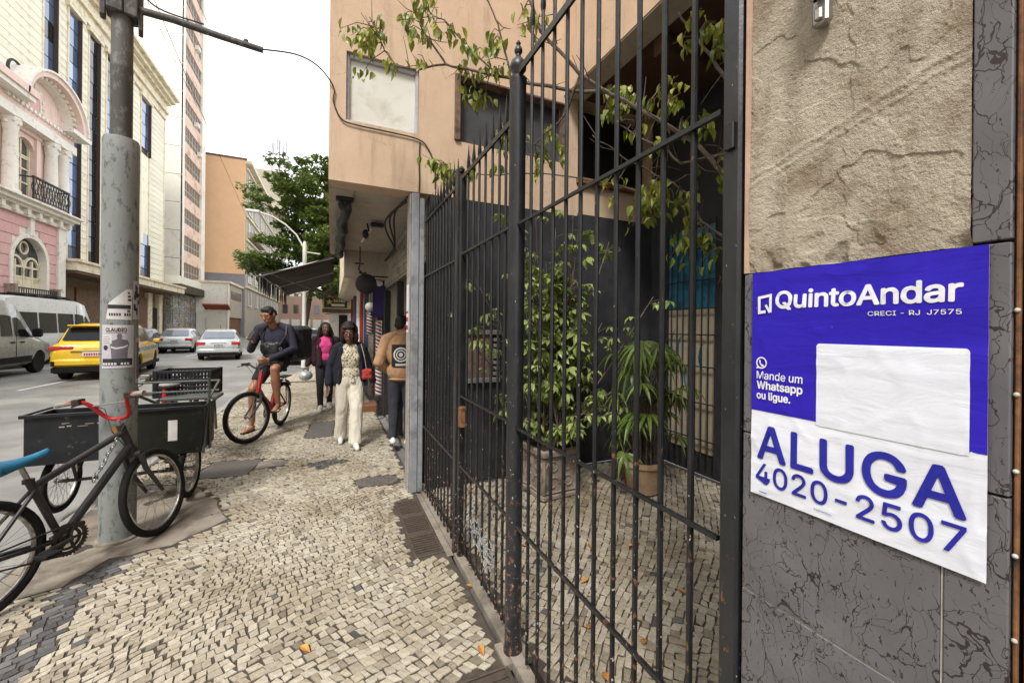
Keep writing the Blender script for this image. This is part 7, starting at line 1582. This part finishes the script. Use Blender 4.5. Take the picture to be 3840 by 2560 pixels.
# ---- man in tan bomber jacket, back to us
M1 = thing('person', 'man in tan jacket with round emblem on the back at the shop door', 'person', (.885, 5.62, 0), R(168), 'people on the pavement')
hp, g, M = head((0, -.03, 1.645), R(-28), R(8), 1.05)
body = hp+[('c', (0, -.02, 1.55), .056, (0, 0, 1.44), .062), ('e', (0, 0, 1.22), (.16, .11, .24)), ('e', (0, 0, .95), (.15, .11, .13)), ('c', (-.2, 0, 1.42), .05, (-.27, .05, 1.12), .042), ('c', (-.27, .05, 1.12), .04, (-.16, -.14, .98), .03), ('c', (.2, 0, 1.42), .05, (.28, .06, 1.12), .042), ('c', (.28, .06, 1.12), .04, (.18, -.14, .99), .03),
  ('c', (-.09, 0, .92), .085, (-.1, -.01, .5), .06), ('c', (-.1, -.01, .5), .056, (-.1, .03, .1), .04), ('c', (.09, 0, .92), .085, (.1, -.03, .5), .06), ('c', (.1, -.03, .5), .056, (.11, -.02, .1), .04)]+hand((-.16, -.14, .98), (.4, -.8, .1), (0, 0, 1), .6)+hand((.18, -.14, .99), (-.4, -.8, .1), (0, 0, 1), .6)
blob('body', body, 'skin_light', M1, .0085, 2); face_parts(M1, g, M, 1.05, 'lip_tan')
blob('hair', [('e', g(0, .02, .04), (.085, .096, .082)), ('e', g(0, .05, -.02), (.072, .06, .06))], 'hair_black', M1, .010, 1, .005, 60)
blob('jacket', [('e', (0, .01, 1.26), (.205, .14, .24)), ('e', (0, .01, 1.0), (.19, .14, .16)), ('c', (-.1, 0, 1.49), .05, (-.2, 0, 1.44), .075), ('c', (.1, 0, 1.49), .05, (.2, 0, 1.44), .075), ('c', (-.2, 0, 1.43), .075, (-.285, .05, 1.12), .068), ('c', (-.285, .05, 1.12), .068, (-.17, -.13, .99), .05), ('c', (.2, 0, 1.43), .075, (.295, .06, 1.12), .068), ('c', (.295, .06, 1.12), .068, (.19, -.13, 1.0), .05), ('c', (-.06, .02, 1.52), .04, (.06, .02, 1.52), .04)], 'cloth_tan', M1, .012, 2, .009, 11, cuts=[((0, 0, .885), (0, 0, -1))])
blob('hem_band', [('e', (0, .01, .90), (.183, .135, .04))], 'cloth_tan', M1, .010, 2)
# emblem on the back, following the cloth
def on_back(x, z, off): return (x, .01+.145*math.sqrt(max(0, 1-(x/.225)**2))*math.sqrt(max(.2, 1-((z-1.24)/.34)**2))+off, z)
mk('emblem_black', (.018, .018, .018), (.03, .03, .03), 10, .8, .1); b = MB(); b.grid(lambda u, v: on_back(-.12+.24*u, 1.07+.30*v, .022), 10, 10); b.build('emblem_field', MAT['emblem_black'], M1, smooth=True)
for r0, r1, mt_ in ((.098, .078, 'shoe_white'), (.062, .048, 'shoe_white'), (.028, 0.0, 'shoe_white')):
    b = MB(); n_ = 28
    for k in range(n_):
        a0, a1 = 2*math.pi*k/n_, 2*math.pi*(k+1)/n_; b.add([on_back(r*math.cos(a), 1.235+r*math.sin(a), .027) for r, a in ((r0, a0), (r0, a1), (r1, a1), (r1, a0))], [(0, 1, 2, 3)])
    b.build('emblem_ring', MAT[mt_], M1)
b = MB(); b.grid(lambda u, v: on_back(-.07+.14*u, 1.085+.03*v, .027), 6, 2); b.build('emblem_ribbon', MAT['shoe_white'], M1)
blob('trousers', [('e', (0, 0, .93), (.165, .128, .11)), ('c', (-.09, 0, .9), .098, (-.1, -.01, .5), .074), ('c', (-.1, -.01, .5), .072, (-.1, .03, .1), .056), ('c', (.09, 0, .9), .098, (.1, -.03, .5), .074), ('c', (.1, -.03, .5), .072, (.11, -.02, .1), .056)], 'cloth_charcoal', M1, .012, 2, .005, 13)
shoe(M1, (-.1, .04, 0), (-.25, -1), 'shoe_white', .27); shoe(M1, (.11, -.01, 0), (.2, -1), 'shoe_white', .27)

# ---- rider and red bicycle
carpaint('bike_red', (.34, .010, .013))
rb = bike('red_bicycle', 'red step-through bicycle with fat black tyres standing on the stones under its rider', (-.733, 7.443, 0), R(-104.8), R(-2), R(-26), .35, 'bike_red', dict(wb=1.05, step=True, r=.024, bb=(.42, .30), head=(.80, .92), headb=(.86, .68), seat_top=(.27, .72), post=.20, rise=.07, hw=.33, bar='chain_grime', grip='rubber', saddle='rubber', fork='frame_dark', tyre=.027, crank=R(80)))
b = MB(); b.tube([(-.02, -.06, .35), (.05, -.06, .78), (.35, -.05, .76)], .008, 6); b.tube([(-.02, .06, .35), (.05, .06, .78), (.35, .05, .76)], .008, 6); b.bbox(-.2, .12, -.07, .07, .775, .79, .004); b.build('rear_rack', MAT['chain_grime'], rb)
q = []
for k in range(13): a = R(40+k*12); q.append((.0-.385*math.cos(a), .385*math.sin(a)+.35))
b = MB()
for k in range(12): b.add([(q[k][0], -.03, q[k][1]), (q[k][0], .03, q[k][1]), (q[k+1][0], .03, q[k+1][1]), (q[k+1][0], -.03, q[k+1][1])], [(0, 1, 2, 3)])
b.build('mudguard', MAT['chain_grime'], rb, smooth=True)
D1 = thing('person', 'young man in dark long-sleeved shirt and shorts astride the red bicycle with a phone', 'person', (-.79, 7.22, 0), R(-14.8), 'people on the pavement')
hp, g, M = head((-.03, -.185, 1.775), R(-24), R(24), 1.10)
body = hp+[('c', (-.02, -.15, 1.70), .056, (0, -.07, 1.58), .064), ('e', (0, -.03, 1.36), (.17, .11, .25)), ('e', (0, .02, 1.07), (.16, .12, .13)),
  ('c', (-.21, -.08, 1.55), .052, (-.30, -.12, 1.24), .043), ('c', (-.30, -.12, 1.24), .041, (-.16, -.36, 1.37), .03), ('c', (.21, -.06, 1.55), .052, (.30, -.10, 1.26), .043), ('c', (.30, -.10, 1.26), .041, (.06, -.42, 1.11), .03),
  ('c', (.09, -.02, 1.03), .095, (.15, -.42, .97), .065), ('c', (.15, -.42, .97), .062, (.155, -.38, .72), .06), ('c', (.155, -.38, .72), .058, (.16, -.33, .46), .036), ('c', (.16, -.30, .42), .036, (.17, -.48, .385), .028), ('c', (.15, -.36, .39), .032, (.19, -.47, .385), .026),
  ('c', (-.09, -.02, 1.03), .095, (-.21, -.26, .66), .066), ('c', (-.21, -.26, .66), .062, (-.24, -.2, .45), .058), ('c', (-.24, -.2, .45), .055, (-.27, -.14, .12), .037), ('c', (-.27, -.12, .055), .036, (-.31, -.30, .035), .027), ('c', (-.27, -.18, .045), .033, (-.29, -.29, .035), .026)]
for (ax, ay, az) in ((.17, -.5, .378), (-.31, -.31, .028)):
    for k in range(5): body.append(('c', (ax-.03+k*.014, ay+.01*abs(k-2), az), .0095, (ax-.032+k*.015, ay-.03+.012*abs(k-1.5), az-.004), .0085))
body += hand((-.158, -.365, 1.372), (.05, -.75, .55), (-.4, .1, .6), .75)+hand((.06, -.425, 1.105), (-.75, -.6, -.2), (0, -.4, .9), .8)
blob('body', body, 'skin_tan', D1, .0085, 2); face_parts(D1, g, M, 1.06, 'lip_tan')
blob('hair', [('e', g(0, .012, .05), (.083, .098, .074)), ('e', g(0, .045, .0), (.080, .06, .07)), ('e', g(-.06, -.01, .03), (.025, .05, .045)), ('e', g(.06, -.01, .03), (.025, .05, .045)), ('e', g(0, -.03, .075), (.068, .055, .042))], 'hair_black', D1, .009, 1, .003, 70)
blob('shirt', [('e', (0, -.035, 1.40), (.198, .128, .23)), ('e', (0, .0, 1.14), (.178, .135, .17)), ('c', (-.08, -.08, 1.615), .046, (-.21, -.08, 1.555), .07), ('c', (.08, -.07, 1.615), .046, (.21, -.06, 1.555), .07), ('c', (-.21, -.08, 1.55), .068, (-.305, -.12, 1.24), .056), ('c', (-.305, -.12, 1.24), .054, (-.175, -.335, 1.355), .042), ('c', (.21, -.06, 1.55), .068, (.305, -.10, 1.26), .056), ('c', (.305, -.10, 1.26), .054, (.085, -.395, 1.12), .042)], 'cloth_blue_black', D1, .011, 2, .006, 13)
blob('shorts', [('e', (0, .02, 1.06), (.178, .145, .12)), ('c', (.095, -.02, 1.04), .115, (.14, -.30, .985), .092), ('c', (-.095, -.02, 1.04), .115, (-.165, -.17, .80), .095)], 'cloth_black', D1, .011, 2, .005, 13)
for (c_, d_) in (((.17, -.39, .352), (.15, -1)), ((-.29, -.21, .008), (-.2, -1))):
    d = Vector((d_[0], d_[1], 0)).normalized(); c_ = Vector(c_); blob('flip_flop', [('c', c_-d*.09, .04, c_+d*.10, .046)], 'rubber', D1, .009, 1, cuts=[(c_+Vector((0, 0, .012)), (0, 0, 1)), (c_-Vector((0, 0, .006)), (0, 0, -1))])
ph = thing('phone', 'black phone held up in the rider\'s hand', 'phone', (-1.055, 6.79, 1.46), R(-30)); MB().bbox(-.036, .036, -.006, .006, -.07, .08, .004, Matrix.Rotation(R(-40), 4, 'X')).build('case', MAT['bag_black'], ph)
sb_ = thing('chest_bag', 'black shoulder bag worn on the rider\'s chest', 'bag', (-.80, 7.0, 1.2), R(-14.8)); blob('pouch', [('e', (-.03, -.0, .05), (.15, .075, .12)), ('c', (-.13, 0, .1), .05, (.08, 0, .12), .05), ('e', (-.02, 0, -.05), (.12, .07, .06))], 'bag_black', sb_, .011, 2, .01, 14)
b = MB(); b.tube([(-.13, -.02, .12), (-.19, .02, .28), (-.15, .1, .41)], .012, 6); b.tube([(.10, -.03, .12), (.17, .02, .26), (.15, .1, .40)], .012, 6); b.build('strap', MAT['bag_black'], sb_); b = MB(); b.lathe([(.022, -.003), (.022, .003), (.016, .003), (.016, -.003)], 16, Matrix.Translation((.13, -.075, .06)) @ ROTY, closed=True); b.build('buckle', MAT['steel'], sb_)
db = thing('delivery_backpack', 'big black cube delivery backpack on the rider\'s back', 'backpack', (-.60, 7.44, 1.05), R(-20)); b = MB(); b.bbox(-.25, .25, -.18, .24, -.0, .56, .05); b.build('box', MAT['bag_black'], db, smooth=True); b = MB(); b.bbox(-.255, .255, -.185, .245, .48, .505, .01); b.build('lid_seam', MAT['cloth_black'], db)
